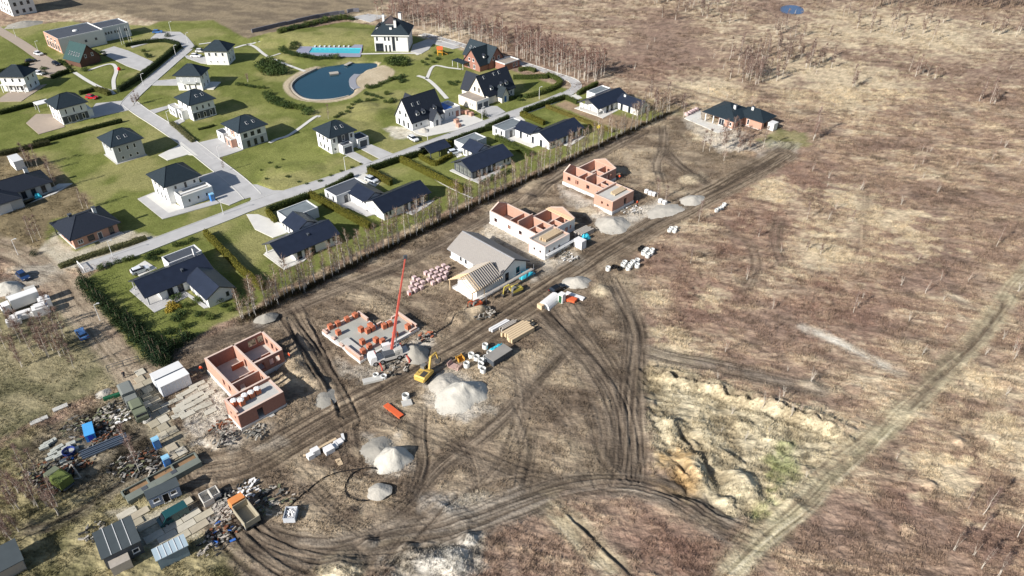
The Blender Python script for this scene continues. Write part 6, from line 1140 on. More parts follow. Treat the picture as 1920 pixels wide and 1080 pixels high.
q = gp(131,851); t = thing('blue_tub', 'round dark blue tub lying beside the concrete blocks', 'tub', q, 0); MB().lathe([(.9,0),(1.1,.8),(1.0,.8),(.8,.1),(0,.1)],(0,0,0),14,False).build('tub', mat('tub_navy', A(46,64,130), .4, .4), t); MB().box(.3,-1.4,0,1.3,-1.0,.2).build('lid', M_blue, t)
q = gp(198,840); t = thing('steel_profiles', 'long stack of dark blue-grey steel profiles in the yard', 'steel', q, 36)
for k in range(7): MB().box(-4.2+random.random()*.6,-1.1+k*.3,.1+(k % 3)*.2,3.8,-.9+k*.3,.4+(k % 3)*.2).build('profile', mat('blue_steel', A(88,100,116), .5, .4, var=.1), t)
q = gp(139,893); t = thing('steel_a_frame', 'triangular white steel A-frame standing beside the moss green truck', 'frame', q, 10); P_ = [Vector((-1.6,-.8,0)),Vector((1.4,-.8,.2)),Vector((0,.8,2.2))]
for i in range(3): MB().tube(P_[i],P_[(i+1) % 3],.13,n=4).build('beam', M_ws, t)
for lab, px_, d_ in (('fallen white block pack beside the white box truck at the left edge',(80,588),(1.6,1.6,2.0)), ('white wrapped pallet stack with a smaller pack on top behind the birches',(88,575),(1.2,1.2,2.2)), ('low white wrapped packs in front of the box truck',(45,596),(2.4,1.2,1.2)), ('white wrapped pack cut by birch twigs at the far left',(28,607),(1.4,1.2,1.3))):
    q = gp(*px_); t = thing('wrapped_pallet', lab, 'pallet', q, 35); MB().box(-d_[0],-d_[1]*.7,.12,d_[0],d_[1]*.7,d_[2]).build('load', M_bag, t); MB().box(-d_[0]*.6,-d_[1]*.5,d_[2],d_[0]*.7,d_[1]*.5,d_[2]+.45).build('top_layer', M_bag, t); MB().box(-d_[0],-d_[1]*.7,0,d_[0],d_[1]*.7,.12).build('pallet_base', M_wood2, t)
slabx('pale concrete slab, left of two above the white box truck', (30,555), 4.0, 1.3, .5, 35); slabx('pale concrete slab, right of two above the white box truck', (56,542), 2.2, 1.3, .5, 35); slabx('pale slab lying alone in the meadow, nearer the scrap', (73,788), 3.0, 1.1, .3, 40); slabx('pale slab lying alone in the meadow beside the dark bush', (114,766), 2.6, 1.1, .3, 40); slabx('dark green long tarp bundle beside the upper army truck', (212,746), 3.2, .7, .7, 30, mat('green_tarp', A(30,92,64)), 'tarp_bundle', 'tarpaulin'); heap('small sand heap beside the green tarp bundle', (194,738), 1.8, .8, M_gravel, 1.3, 20, 41)
b = MB(); 
t = thing('water_tank', 'round pale concrete tank in front of the lower army truck', 'tank', gp(275,788), 0); MB().lathe([(.9,0),(.9,.7),(.78,.7),(.78,.1),(0,.1)],(0,0,0),16,False).build('tank_wall', M_conc, t)
# gate and fence across the lower left road
q = at(203,697); q2 = at(262,678); t = thing('road_gate', 'thin dark metal barrier gate across the lower left road', 'gate', (0,0,0))
for f_ in (0,.5,1): p_ = q.lerp(q2, f_); MB().tube(p_, p_+Vector((0,0,1.6)), .07, n=5).build('post', M_dgrey, t)
for z_ in (.9,1.5): MB().tube(q+Vector((0,0,z_)), q2+Vector((0,0,z_)), .05, n=4).build('rail', M_dgrey, t)
q = at(147,497); q2 = at(160,511); t = thing('barrier', 'white barrier beam at the mouth of the paved street', 'barrier', (0,0,0)); MB().tube(q+Vector((0,0,1.1)), q2+Vector((0,0,1.1)), .12, n=5).build('beam', M_white, t)
for f_ in (0.05,.95): p_ = q.lerp(q2, f_); MB().tube(p_, p_+Vector((0,0,1.1)), .12, n=6).build('post', M_white, t)
# black hose
W_ = smooth_line([tuple(gp(*p))[:2] for p in ((525,966),(545,948),(570,925),(600,902),(630,888),(660,881),(690,878),(715,882))], 5); b = MB(); b.path([Vector((p[0],p[1],ground_z(*p)+.12)) for p in W_], .10); tag(b.build('hose', M_dark), 'long black hose curving up from the debris towards the foreground sand heap', 'hose')
c0 = gp(686,908); b = MB(); b.path([Vector((c0.x+(3.5+.25*math.sin(k*.5))*math.cos(k*.21+.9), c0.y+3.6*math.sin(k*.21+.9), ground_z(c0.x+3.4*math.cos(k*.21+.9), c0.y+3.5*math.sin(k*.21+.9))+.14)) for k in range(22)], .11); tag(b.build('hose', M_dark), 'black hose laid in a wide open loop below the sand heap', 'hose')
# lamp posts
def lamp_proto():
    t = thing('street_lamp', 'x', 'street lamp'); MB().tube((0,0,0),(0,0,4.4),.09,.06,6).build('pole', M_fascia, t); MB().tube((0,0,4.35),(.7,0,4.55),.05,n=5).build('arm', M_fascia, t); MB().extr([(.55,4.5),(1.15,4.5),(1.1,4.62),(.6,4.66)],'y',-.12,.12).build('lamp_head', M_lgrey, t); return t
pr = lamp_proto(); us = [False]
for px_, lab in (((419,402),'street lamp on the lawn corner below the roof-terrace house'), ((34,478),'street lamp at the left edge beside the brown road'), ((211,480),'street lamp in front of the corner brick bungalow'), ((412,299),'street lamp beside the cross street opposite the roof-terrace house'), ((317,232),'street lamp by the path of the dark slatted villa'), ((269,160),'street lamp on the upper street in front of the cottage hedge'), ((330,105),'street lamp on the upper street beside the hedged garden'), ((352,81),'street lamp at the turning circle'), ((321,60),'street lamp behind the turning circle at the field edge'), ((72,97),'street lamp on the grass left of the office block'), ((30,69),'street lamp at the top of the far left road'), ((648,320),'street lamp before the garages of the mottled-roof villa'), ((802,263),'street lamp in front of the white gabled house'), ((904,225),'street lamp beside the cream house garage'), ((1011,186),'street lamp by the hedge of the cream house'), ((1045,141),'street lamp under the birch belt at the upper street leg'), ((188,602),'thin pole among the pines along the lower left road')):
    place(pr, us, gp(*px_), 20, lab)
pr = thing('flagpole', 'x', 'flagpole'); MB().tube((0,0,0),(0,0,7),.07,.04,6).build('pole', M_white, pr); MB().lathe([(0,7.0),(.1,7.08),(0,7.16)],(0,0,0),6,False).build('finial', M_white, pr); us = [False]
for p_ in ((229,84),(233,82),(247,79),(243,81)): place(pr, us, gp(*p_), 0, 'white flagpole in the row before the grey office', 'flagpoles by the office')
# people
def person_mesh(name, shirt, legs):
    P_ = {'pel':(0,0,.95),'ch':(0,.02,1.35),'nk':(0,.02,1.52),'hd':(0,.03,1.68),'sl':(-.2,0,1.44),'el':(-.28,.06,1.15),'hl':(-.26,.16,.92),'sr':(.2,0,1.44),'er':(.28,.06,1.15),'hr':(.26,.16,.92),'kl':(-.11,.04,.5),'fl':(-.12,0,.08),'tl':(-.12,.16,.05),'kr':(.11,.04,.5),'fr':(.12,0,.08),'tr':(.12,.16,.05)}
    rad = {'pel':.16,'ch':.18,'nk':.06,'hd':.11,'sl':.08,'el':.055,'hl':.045,'sr':.08,'er':.055,'hr':.045,'kl':.075,'fl':.055,'tl':.04,'kr':.075,'fr':.055,'tr':.04}
    E_ = [('pel','ch'),('ch','nk'),('nk','hd'),('ch','sl'),('sl','el'),('el','hl'),('ch','sr'),('sr','er'),('er','hr'),('pel','kl'),('kl','fl'),('fl','tl'),('pel','kr'),('kr','fr'),('fr','tr')]
    ks = list(P_); me = bpy.data.meshes.new(name); me.from_pydata([P_[k] for k in ks], [(ks.index(a), ks.index(c)) for a, c in E_], []); o = bpy.data.objects.new(name, me); COL.objects.link(o)
    md = o.modifiers.new('skin','SKIN'); o.modifiers.new('sub','SUBSURF').levels = 1
    for i, k in enumerate(ks): me.skin_vertices[0].data[i].radius = (rad[k], rad[k]); me.skin_vertices[0].data[i].use_root = (k == 'pel')
    dg = bpy.context.evaluated_depsgraph_get(); m2 = bpy.data.meshes.new_from_object(o.evaluated_get(dg)); bpy.data.objects.remove(o)
    for m_ in (legs, shirt, mat('skin_tone', A(206,160,132)), mat('hair_dark', A(50,42,38))): m2.materials.append(m_)
    for f_ in m2.polygons: z_ = f_.center.z; f_.material_index = 0 if z_ < .95 and abs(f_.center.x) < .22 else (3 if z_ > 1.7 else (2 if z_ > 1.5 or (abs(f_.center.x) > .2 and z_ < 1.0) else 1)); f_.use_smooth = True
    return m2
M_vest = mat('orange_vest', A(232,90,50), .7, .2, var=0); M_trou = mat('dark_trousers', (0.03,0.035,0.05), .9, .1, var=0); M_dj = mat('dark_jacket', (0.03,0.035,0.045), .8, .1, var=0)
ma, mb_ = person_mesh('person', M_vest, M_trou), person_mesh('person', M_dj, M_trou)
for lab, px_, me_, z_ in (('person in dark jacket standing on the slabs by the road gate',(234,708),mb_,None), ('person in orange vest at the left corner of the nearest shell',(379,697),ma,None), ('person in orange vest at the right corner of the nearest shell',(546,682),ma,None), ('person in orange vest behind the far brick shell wing',(1161,338),ma,None), ('person in orange vest in front of the far brick shell',(1194,386),ma,None)):
    q = gp(*px_); o = bpy.data.objects.new('person', me_); COL.objects.link(o); o.location = q; o.rotation_euler = (0,0,random.uniform(0,6)); o.scale = (1.05,)*3; tag(o, lab, 'person')
# stone retaining fence behind the mansion garden
pts_ = z8(440,20,[(260,335),(440,290),(640,245),(780,215),(920,180),(1100,140),(1260,105),(1420,75),(1560,55),(1650,45)]); pts_b = z8(440,20,[(1690,30),(1780,15),(1870,12)])
for lab, PP in (('long dark gabion fence behind the pool garden', pts_), ('short dark gabion fence piece beside the far terrace', pts_b)):
    t = thing('gabion_fence', lab, 'fence', (0,0,0)); Mg = mat('gabion_stone', A(112,112,120), .9, .2, var=.3, scale=1.5, bump=.6, bscale=3)
    for p_, q_ in zip(PP[:-1], PP[1:]):
        a, b_ = at(*p_), at(*q_); d = (b_-a); n = max(1, int(d.length/4.5))
        for k in range(n):
            c_ = a+d*((k+.5)/n); o = MB().box(-d.length/n/2+.06,-.3,-.2,d.length/n/2-.06,.3,1.5+random.random()*.25).build('gabion', Mg, t); o.location = c_; o.rotation_euler = (0,0,math.atan2(d.y,d.x))
# playground and small garden things
q = gp(825,103); t = thing('play_frame', 'yellow and orange play frame in the mansion side garden', 'playground', q, 10); M_pl = mat('play_yellow', A(230,170,60), .5, .3)
for sx in (-.9,.9):
    for sy in (-.9,.9): MB().tube((sx,sy,0),(sx,sy,2.6),.12).build('post', M_pl, t)
MB().box(-1.1,-1.1,1.2,1.1,1.1,1.35).build('platform', M_pl, t); MB().extr([(-1.3,2.5),(1.3,2.5),(0,3.6)],'x',-1.2,1.2).build('roof', M_or, t); MB().extr([(1.0,1.3),(3.2,.1),(3.2,.25),(1.0,1.45)],'y',-.4,.4).build('slide', M_pl, t)
for lab, px_, c_ in (('yellow hydrant-like ball bush beside the hedge of the porch bungalow',(1123,241),(226,200,50)), ('red ball ornament on the garden path by the cottage',(224,132),(200,30,40))):
    o = MB().lathe([(0,0),(.5,.15),(.7,.6),(.55,1.05),(.2,1.3),(0,1.35)],(0,0,0),12,False).build('garden_ornament', mat('orn_%d' % c_[0], A(*c_), .6, .3), smooth=True); o.location = gp(*px_); tag(o, lab, 'ornament')
pr = thing('sun_lounger', 'x', 'lounger'); MB().box(-.9,-.3,.25,.9,.3,.35).build('bed', M_white, pr); MB().obox((-.85,0,.6),(.35,.3,.04),0,0,.9).build('backrest', M_white, pr); MB().box(-.7,-.25,0,-.6,.25,.25).box(.6,-.25,0,.7,.25,.25).build('legs', M_white, pr); us = [False]
for k in range(8): place(pr, us, at(591+k*9,87.6,.14), 95, 'white lounger in the row along the far edge of the pool', 'pool loungers')
# ------------------------------------------------------------ vegetation
M_bark = mat('birch_bark', A(206,198,186), .85, .2, var=.25, scale=3.0); M_barkr = mat('pale_birch_bark', A(222,214,202), .85, .2, var=.2, scale=3.0); M_bark2 = mat('brown_bark', A(140,122,106), .9, .1, var=.2)
M_twig = attr_mat('twigs', 'gcol', .95, .05, 0.0, 2, jitter=.18); M_leaf = attr_mat('foliage', 'gcol', .8, .15, 0.0, 2, trans=.12, jitter=.14)
def tris(P, D, wd, rngx):
    """thin triangles from points P along D with width wd"""
    n = len(P); Rn = rngx.normal(size=(n,3)); S = np.cross(D, Rn); S /= np.linalg.norm(S, axis=1)[:, None]+1e-9
    V_ = np.stack([P-S*wd[:, None]*.5, P+S*wd[:, None]*.5, P+D], 1).reshape(-1, 3); return V_, np.arange(3*n).reshape(-1, 3)
def tree_proto(name, h, stems, seed, tw, spread=.22, lean=.05, cols=((128,104,94),(150,126,112)), tr=.11, bark=None, twl=(.45,1.1), tww=.042, base=.26):
    """bare birch: tapered stems with limbs, and a crown of fine twigs"""
    rr = np.random.default_rng(seed); t = thing(name, 'x', 'tree'); b = MB(); P_ = []; D_ = []
    for s in range(stems):
        a = rr.uniform(0, 6.28); ln = lean+(.10 if stems > 1 else 0)*rr.uniform(.4,1); hh = h*rr.uniform(.8,1.05) if stems > 1 else h
        pts = [np.array([0,0,-.3])+np.array([math.cos(a),math.sin(a),0])*(.3 if stems > 1 else 0)]; n = 6
        for k in range(1, n+1):
            f_ = k/n; pts.append(np.array([math.cos(a)*ln*hh*f_**1.1+rr.normal(0,.05*h*.12), math.sin(a)*ln*hh*f_**1.1+rr.normal(0,.05*h*.12), hh*f_]))
        r0 = tr*(1 if stems == 1 else .75)
        for k in range(n): b.tube(pts[k], pts[k+1], r0*(1-k/n*.85), r0*(1-(k+1)/n*.85), 5, False)
        nb = int(34/math.sqrt(stems))
        for k in range(nb):
            f_ = rr.uniform(base, .97); i = min(int(f_*n), n-1); p = pts[i]*(1-(f_*n-i))+pts[i+1]*(f_*n-i); aa = rr.uniform(0,6.28); L_ = hh*spread*rr.uniform(.5,1)*(1.25-f_*.9)
            d = np.array([math.cos(aa)*.75, math.sin(aa)*.75, rr.uniform(.5,.9)]); d /= np.linalg.norm(d); q = p+d*L_
            b.tube(p, q, r0*.28*(1.1-f_), .012, 3, False)
            m_ = int(tw/nb/stems); u2 = rr.uniform(.15, 1.0, m_)[:, None]
            P_.append(p+(q-p)*u2); dd = np.tile(d, (m_,1))+rr.normal(0,.55,(m_,3))+np.array([0,0,.25]); D_.append(dd/np.linalg.norm(dd,axis=1)[:,None]*rr.uniform(twl[0],twl[1],(m_,1)))
    b.build('trunk', bark or M_bark, t, True); P_ = np.concatenate(P_); D_ = np.concatenate(D_)
    V_, F_ = tris(P_, D_, np.full(len(P_), tww), rr); c1, c2 = np.array(A(*cols[0])), np.array(A(*cols[1])); cc = c1+(c2-c1)*rr.random((len(P_),1)); o = mesh_np('crown', V_, F_, M_twig, np.repeat(cc,3,0), smooth=False); o.parent = t
    return t
def plant(protos, spots, label, group, smin=.85, smax=1.15):
    for (x_,y_) in spots:
        pr, us = random.choice(protos); s = random.uniform(smin, smax); z_ = ground_z(x_,y_); lb = label if isinstance(label, str) else random.choice(label)
        place(pr, us, (x_,y_,z_-.05), random.uniform(0,360), lb, group, s)
def zat0(x_, y_):
    j = int(np.clip(np.searchsorted(yrow, y_), 1, gr-1)); return j*gc+int(np.clip(np.searchsorted(u, x_/(dep[j]*960.0/FPX)), 1, gc-1))
def drop_unused(protos):
    for pr, us in protos:
        if not us[0]:
            for ch in list(pr.children): bpy.data.objects.remove(ch)
            bpy.data.objects.remove(pr)
pk = lambda *a: [(tree_proto(*q), [False]) for q in a]
belt = pk(('birch_tree',11.5,1,1,760,.15,.02,((138,108,98),(160,130,118)),.12),('birch_tree',10.5,1,2,760,.15,.03,((138,108,98),(160,130,118)),.11),('birch_tree',12.2,1,3,760,.15,.02,((130,104,98),(156,130,120)),.12),('birch_tree',9.5,1,4,700,.16,.03,((142,112,100),(164,134,120)),.10))
ln = [np.array(p) for p in ((690,36),(735,50),(800,60),(850,76),(905,93),(960,111),(1000,123),(1040,138),(1075,150),(1108,160))]
sp = []
for k in range(185):
    f_ = random.random()**.9*(len(ln)-1); i = int(f_); i = min(i, len(ln)-2); p_ = ln[i]+(ln[i+1]-ln[i])*(f_-i); q = at(p_[0], p_[1]-2); o_ = random.random()*13; sp.append((o_, p_[0], q.x+o_*.59, q.y+o_*.81))
sp.sort()
for sec, lo_, hi_ in (('behind the white mansion', 0, 850), ('behind the brick gabled house', 850, 985), ('above the street bend', 985, 2000)):
    plant(belt, [s_[2:] for s_ in sp[:105] if lo_ <= s_[1] < hi_], 'tall bare birch at the front of the dense belt '+sec, 'birch belt '+sec, .8, 1.1)
GROVE = [(belt, s_[2], s_[3], random.uniform(.8,1.1)) for s_ in sp[105:]]
row = pk(('birch_tree',7.8,1,11,330,.17,.05,((134,112,96),(158,136,116)),.095,M_barkr),('birch_tree',7.2,2,12,380,.15,.04,((134,112,96),(158,136,116)),.095,M_barkr),('birch_tree',8.2,1,13,340,.16,.04,((128,106,92),(152,130,112)),.095,M_barkr),('birch_tree',6.4,3,14,380,.16,.06,((134,112,96),(158,136,116)),.095,M_barkr))
sp = []
for k in range(118):
    f_ = (k+random.uniform(-.4,.4))/117; x_ = 452+f_*(1256-452); y_ = 603-(f_*(603-212))*(1+.04*(1-f_)); q = at(x_, y_); sp.append((x_, q.x+random.uniform(-.5,.9), q.y+random.uniform(-.5,.9)))
for nm_, lo_, hi_ in (('the verandah bungalow by the pines', 0, 520), ('the second bungalow with the open verandah', 520, 665), ('the pickup bungalow', 665, 845), ('the conservatory bungalow', 845, 990), ('the porch bungalow', 990, 1125), ('the last bungalow at the street bend', 1125, 2000)):
    plant(row, [s_[1:] for s_ in sp if lo_ <= s_[0] < hi_], 'slim bare birch in the row in front of '+nm_, 'birch row before '+nm_, .95, 1.3)
cl = pk(('birch_tree',8.0,1,21,560,.17,.04,((124,104,96),(150,126,114)),.075),('birch_tree',7.2,3,22,720,.15,.06,((124,104,96),(150,126,114)),.075),('birch_tree',9.0,1,23,580,.16,.05,((126,104,98),(150,128,118)),.08),('birch_tree',6.4,4,24,720,.14,.06,((130,108,96),(150,126,112)),.07))
def cluster(px, py, n, r, label, group, smin=.8, smax=1.1, e=1.0, protos=cl):
    q = at(px, py)
    if label is None: GROVE.extend((protos, q.x+random.gauss(0,r*e), q.y+random.gauss(0,r), random.uniform(smin,smax)) for k in range(n)); return
    plant(protos, [(q.x+random.gauss(0,r*e), q.y+random.gauss(0,r)) for k in range(n)], label, group, smin, smax)
for a in ((1418,150,18,3.5,'bare birch in the tall clump above the lone brick bungalow','clump above the lone bungalow'), (1405,110,14,6,None,None), (1418,140,20,4,None,None), (1500,115,30,8,None,None), (1470,60,10,7,None,None), (1728,142,8,2.5,'leaning white birch in the small heath clump at the right','right heath clump'), (1850,192,5,2,'leaning birch in the smallest clump at the right edge','clump at the right edge'), (1595,160,3,2,'single thin birch in the open upper heath','thin birches in the open heath'), (1518,262,3,1.2,'leaning birch just right of the lone brick bungalow plot','birches right of the lone bungalow'), (1385,284,15,4,'bare birch in the clump in front of the lone brick bungalow','clump in front of the lone bungalow'), (1225,200,12,4,None,None), (1650,40,26,14,None,None), (1890,62,10,6,None,None), (1300,12,34,14,None,None)):
    cluster(*a)
fw = pk(('bare_tree',10,1,31,330,.2,.03,((104,92,88),(126,112,104)),.16,M_bark2),('bare_tree',9,1,32,330,.2,.03,((110,98,92),(130,116,108)),.16,M_bark2))
sp = [(at(x_, y_).x, at(x_, y_).y) for x_, y_ in [(1640+random.random()*290, 4+random.random()*10+(0 if random.random() < .5 else 3)) for k in range(70)]]; plant(fw, sp, 'dark bare tree of the forest edge along the top right', 'forest edge at the top right', .8, 1.1); drop_unused(fw)
# single trees, each with its own place
for px_, lab, sc in (((1232,377),'pale birch beside the gravel fan, left of the pair by the far shell',.8), ((1246,384),'pale birch beside the gravel fan, right of the pair by the far shell',.7), ((1309,417),'lone birch leaning over the ring group at the upper road',.75), ((1598,417),'small birch in the bright straw patch',.4), ((1513,412),'pair-stemmed white sapling in the red heather',.6), ((1512,470),'white birch sapling, left one below the red heather',.5), ((1538,477),'white birch sapling, right one below the red heather',.6), ((1868,462),'leaning white birch at the right edge of the pale straw',.8), ((1600,586),'curved white birch sapling by the pale gravel strip',.6), ((1422,445),'thin sapling in the heather beside the wheel track',.5), ((1295,495),'thin pale sapling below the ring block',.5), ((1370,515),'curved sapling in the heather field',.4),
    ((54,315),'white birch growing through the dark house yard, leftmost',1.0), ((61,313),'white birch in the dark house yard, second from left',.9), ((71,313),'white birch in the dark house yard, third from left',.9), ((92,319),'paired birch at the corner of the bare plot',.8), ((106,354),'forked birch right in front of the dark house end',.9), ((155,392),'birch behind the corner brick bungalow, left one',.75), ((165,391),'birch behind the corner brick bungalow, right one',.75), ((62,455),'birch left of the corner brick bungalow, leftmost',.85), ((70,452),'birch left of the corner brick bungalow, middle',.85), ((77,446),'birch left of the corner brick bungalow, rightmost',.85), ((616,223),'lone bare birch behind the mottled-roof villa',.65), ((465,154),'lone birch stem on the lawn right of the cube-like villa',.6), ((420,322),'young bare tree shading the roof-terrace house drive',.55),
    ((42,688),'leaning birch at the left end of the meadow clump',.9), ((64,668),'tall birch in the meadow clump, left group',1.05), ((100,658),'tall birch in the meadow clump, centre group',1.05), ((122,633),'tall birch in the meadow clump, right group',1.0), ((140,692),'smaller birch standing before the meadow clump',.8), ((82,660),'birch tucked between the meadow clump groups',.95), ((27,1018),'forked birch at the lower left edge',.95), ((112,965),'large forked birch above the dark shed',1.0), ((261,884),'birch in the scrap yard beside the stone rubble',.9), ((37,955),'slanting birch in the lower left thicket',.9), ((67,947),'slanting birch right of the thicket',.9), ((90,950),'thin birch beside the moss green truck',.8), ((246,850),'birch behind the steel profiles',.8), ((10,985),'birch cut by the left edge of the picture',.9),
    ((1788,1032),'leaning white birch, leftmost of the lower right group',.75), ((1825,1042),'short leaning birch second in the lower right group',.6), ((1838,1068),'long curved birch in the lower right group',.8), ((1872,1082),'birch at the bottom edge of the lower right group',.8), ((1842,966),'straight leaning birch above the lower right group',.8), ((1842,992),'crooked birch below the straight one at lower right',.6), ((1908,1008),'birch cut by the right edge near the bottom',.8), ((1816,938),'short white stump-like birch at the right',.35), ((1815,955),'pair of short birch stems at the right',.3)):
    q = gp(*px_); pr, us = random.choice(cl); place(pr, us, (q.x,q.y,q.z-.05), random.uniform(0,360), lab, None, sc)
    o_ = None
cluster(253,196,4,.8,'bare birch in the tight clump at the street junction','junction clump',.55,.7); cluster(30,630,10,2.6,'bare birch left of the meadow clump by the wrapped pallets','birches by the wrapped pallets',.7,.95); cluster(45,935,12,2.8,'bare birch in the lower left thicket beside the junk','lower left thicket',.7,.95); cluster(15,1000,4,1.2,'bare birch at the lower left edge below the thicket','lower left edge birches',.7,.9); cluster(90,650,12,2.8,'bare birch in the thick meadow clump left of the blue car','meadow clump',.8,1.0)
sap = pk(('birch_sapling',2.6,3,41,46,.2,.14,((136,110,100),(160,134,120)),.05),('birch_sapling',3.2,2,42,50,.2,.1,((150,118,104),(170,138,122)),.05))
sp = []
while len(sp) < 100:
    x_, y_ = random.uniform(1120,1910), random.uniform(20,900); q = at(x_,y_)
    if y_ > 260 and x_ < 1340: continue
    if random.random() < .55 and y_ > 420: continue
    if vnoise(q.x/14, q.y/14, 5) > .45 and zone[zat0(q.x,q.y)] != 2: sp.append((q.x,q.y,x_,y_))
for nm_, f__ in (('on the far heath around the blue pond', lambda x_, y_: y_ < 130), ('on the heath between the lone bungalow and the right edge', lambda x_, y_: 130 <= y_ < 330), ('on the heath around the pale straw patch', lambda x_, y_: 330 <= y_ < 540), ('on the heath beside the long pale bank', lambda x_, y_: y_ >= 540)): plant(sap, [s_[:2] for s_ in sp if f__(s_[2], s_[3])], 'small bare birch sapling '+nm_, 'saplings '+nm_, .6, 1.3)
# the trees too far off to tell apart, as one mass
def grove(name, items, label):
    VT, FT, VC, FC, CC = [], [], [], [], []; nt_ = nc_ = 0; cache = {}
    for (pl, x_, y_, s_) in items:
        pr = random.choice(pl)[0]
        if pr.name not in cache:
            d_ = {}
            for ch in pr.children:
                me = ch.data; v_ = np.empty(len(me.vertices)*3, np.float32); me.vertices.foreach_get('co', v_); me.calc_loop_triangles(); f_ = np.empty(len(me.loop_triangles)*3, np.int32); me.loop_triangles.foreach_get('vertices', f_); c_ = None
                if 'gcol' in me.color_attributes: c_ = np.empty(len(me.vertices)*4, np.float32); me.color_attributes['gcol'].data.foreach_get('color', c_); c_ = c_.reshape(-1,4)[:, :3]
                d_['crown' if c_ is not None else 'trunk'] = (v_.reshape(-1,3), f_.reshape(-1,3), c_)
            cache[pr.name] = d_
        a_ = random.uniform(0, 6.28); M_ = np.array([[math.cos(a_),-math.sin(a_),0],[math.sin(a_),math.cos(a_),0],[0,0,1]])*s_; off = np.array([x_, y_, ground_z(x_, y_)-.05])
        v_, f_, _ = cache[pr.name]['trunk']; VT.append(v_@M_.T+off); FT.append(f_+nt_); nt_ += len(v_)
        v_, f_, c_ = cache[pr.name]['crown']; VC.append(v_@M_.T+off); FC.append(f_+nc_); nc_ += len(v_); CC.append(c_*random.uniform(.85,1.15))
    a_ = mesh_np(name, np.concatenate(VC), np.concatenate(FC), M_twig, np.concatenate(CC), smooth=False); tag(a_, label, 'trees', kind='stuff'); b_ = mesh_np('trunks', np.concatenate(VT), np.concatenate(FT), M_bark); b_.parent = a_
grove('birch_grove', GROVE, 'bare birches of the belt interior and the far heath')
for L_ in (belt, row, cl, sap): drop_unused(L_)
# ---- leafy plants
def leaf_mesh(name, lumps, n, size, cols, seed, flat=.5):
    rr = np.random.default_rng(seed); P_ = []; nl = len(lumps); tot = sum(l[3]**2 for l in lumps)
    for (x_,y_,z_,r_,zr) in lumps:
        k = max(6, int(n*r_*r_/tot)); d = rr.normal(size=(k,3)); d /= np.linalg.norm(d,axis=1)[:,None]; rad = r_*rr.uniform(.62,1.08,(k,1)); P_.append(np.array([x_,y_,z_])+d*rad*np.array([1,1,zr]))
    P_ = np.concatenate(P_); P_ = P_[P_[:,2] > 0.02]; n = len(P_); D_ = rr.normal(size=(n,3))+np.array([0,0,flat]); D_ /= np.linalg.norm(D_,axis=1)[:,None]; D_ *= size*rr.uniform(.7,1.4,(n,1))
    V_, F_ = tris(P_, D_, size*rr.uniform(.7,1.2,n), rr); c1, c2 = np.array(A(*cols[0])), np.array(A(*cols[1])); cc = c1+(c2-c1)*rr.random((n,1)); return mesh_np(name, V_, F_, M_leaf, np.repeat(cc,3,0), smooth=False)
def bush_proto(name, r, h, cols, seed, n=420, size=.22, cat='bush'):
    rr = random.Random(seed); t = thing(name, 'x', cat); lumps = [(0,0,h*.45,r*.8,h/r*.55)]+[(r*.55*math.cos(a),r*.55*math.sin(a),h*rr.uniform(.3,.6),r*rr.uniform(.4,.6),h/r*.7) for a in [k*1.05+rr.random()*.5 for k in range(6)]]
    leaf_mesh('foliage', lumps, n, size, cols, seed).parent = t; MB().tube((0,0,-.2),(0,0,h*.5),.08,.04).build('stem', M_bark2, t); return (t, [False])
def conifer_proto(h, r, cols, seed, n=620, size=.26, name='pine_tree'):
    rr = random.Random(seed); t = thing(name, 'x', 'tree'); lumps = []
    for k in range(9):
        f_ = k/8; rad = r*(1-f_)*.95+.18
        for j in range(max(1,int(5*(1-f_)))): a = j*6.28/max(1,int(5*(1-f_)))+k; lumps.append((rad*.55*math.cos(a),rad*.55*math.sin(a),h*(.12+.84*f_),rad*.62,.55))
    leaf_mesh('crown', lumps, n, size, cols, seed, .1).parent = t; MB().tube((0,0,-.2),(0,0,h*.8),.12,.03).build('trunk', M_bark2, t); return (t, [False])
gd = ((38,56,34),(74,92,52)); gm = ((62,78,40),(104,116,62)); gb = ((72,84,70),(108,120,98))
ev = [bush_proto('evergreen_bush',1.3,1.5,gd,1),bush_proto('evergreen_bush',1.1,1.7,gm,2),bush_proto('evergreen_bush',1.5,1.3,((48,66,38),(86,102,56)),3)]
def bushes(P, label, group, smin=.8, smax=1.25, protos=ev): plant(protos, [tuple(at(*p))[:2] for p in P], label, group, smin, smax)
bushes([(490,128),(498,121),(508,119),(518,124),(526,131),(512,131),(500,133),(492,136),(508,140),(520,139),(532,139)], 'dark bush of the big clump left of the pond path', 'clump left of the pond', 1.7, 2.3)
bushes(z8(440,20,[(720,600),(750,630),(800,650),(850,665),(890,690),(930,700),(980,710),(1040,720),(1080,725),(1160,735),(1250,735),(1330,725),(1450,720),(1530,725),(880,580),(900,540)]), 'dark bush in the row along the pool surround', 'bushes along the pool', 1.0, 1.5)
bushes(z8(440,20,[(690,390),(740,370),(780,350),(830,335),(880,315),(940,290),(1000,270),(1050,250),(1100,235),(1160,215),(1220,200),(1290,185),(1360,170),(1420,155),(1500,140),(1570,135),(1640,130),(1700,125),(1760,140)]), 'dark bush in the row under the gabion fence', 'bushes under the gabion fence', 1.3, 1.8)
bushes(z8(520,90,[(1680,230),(1740,210),(1790,230),(1850,200),(1900,210),(1830,260),(1900,270),(1760,260)]), 'bush in the dense clump right of the pond', 'clump right of the pond', 1.5, 2.0)
bushes(z8(520,90,[(1350,600),(1400,605),(1450,590),(1500,580),(1540,550),(1600,530),(1660,500),(1700,485),(1750,470),(1830,470),(1880,440),(1910,500),(1860,520)]), 'small conifer bush in the curved row below the pond beach', 'row below the pond beach', .8, 1.1)
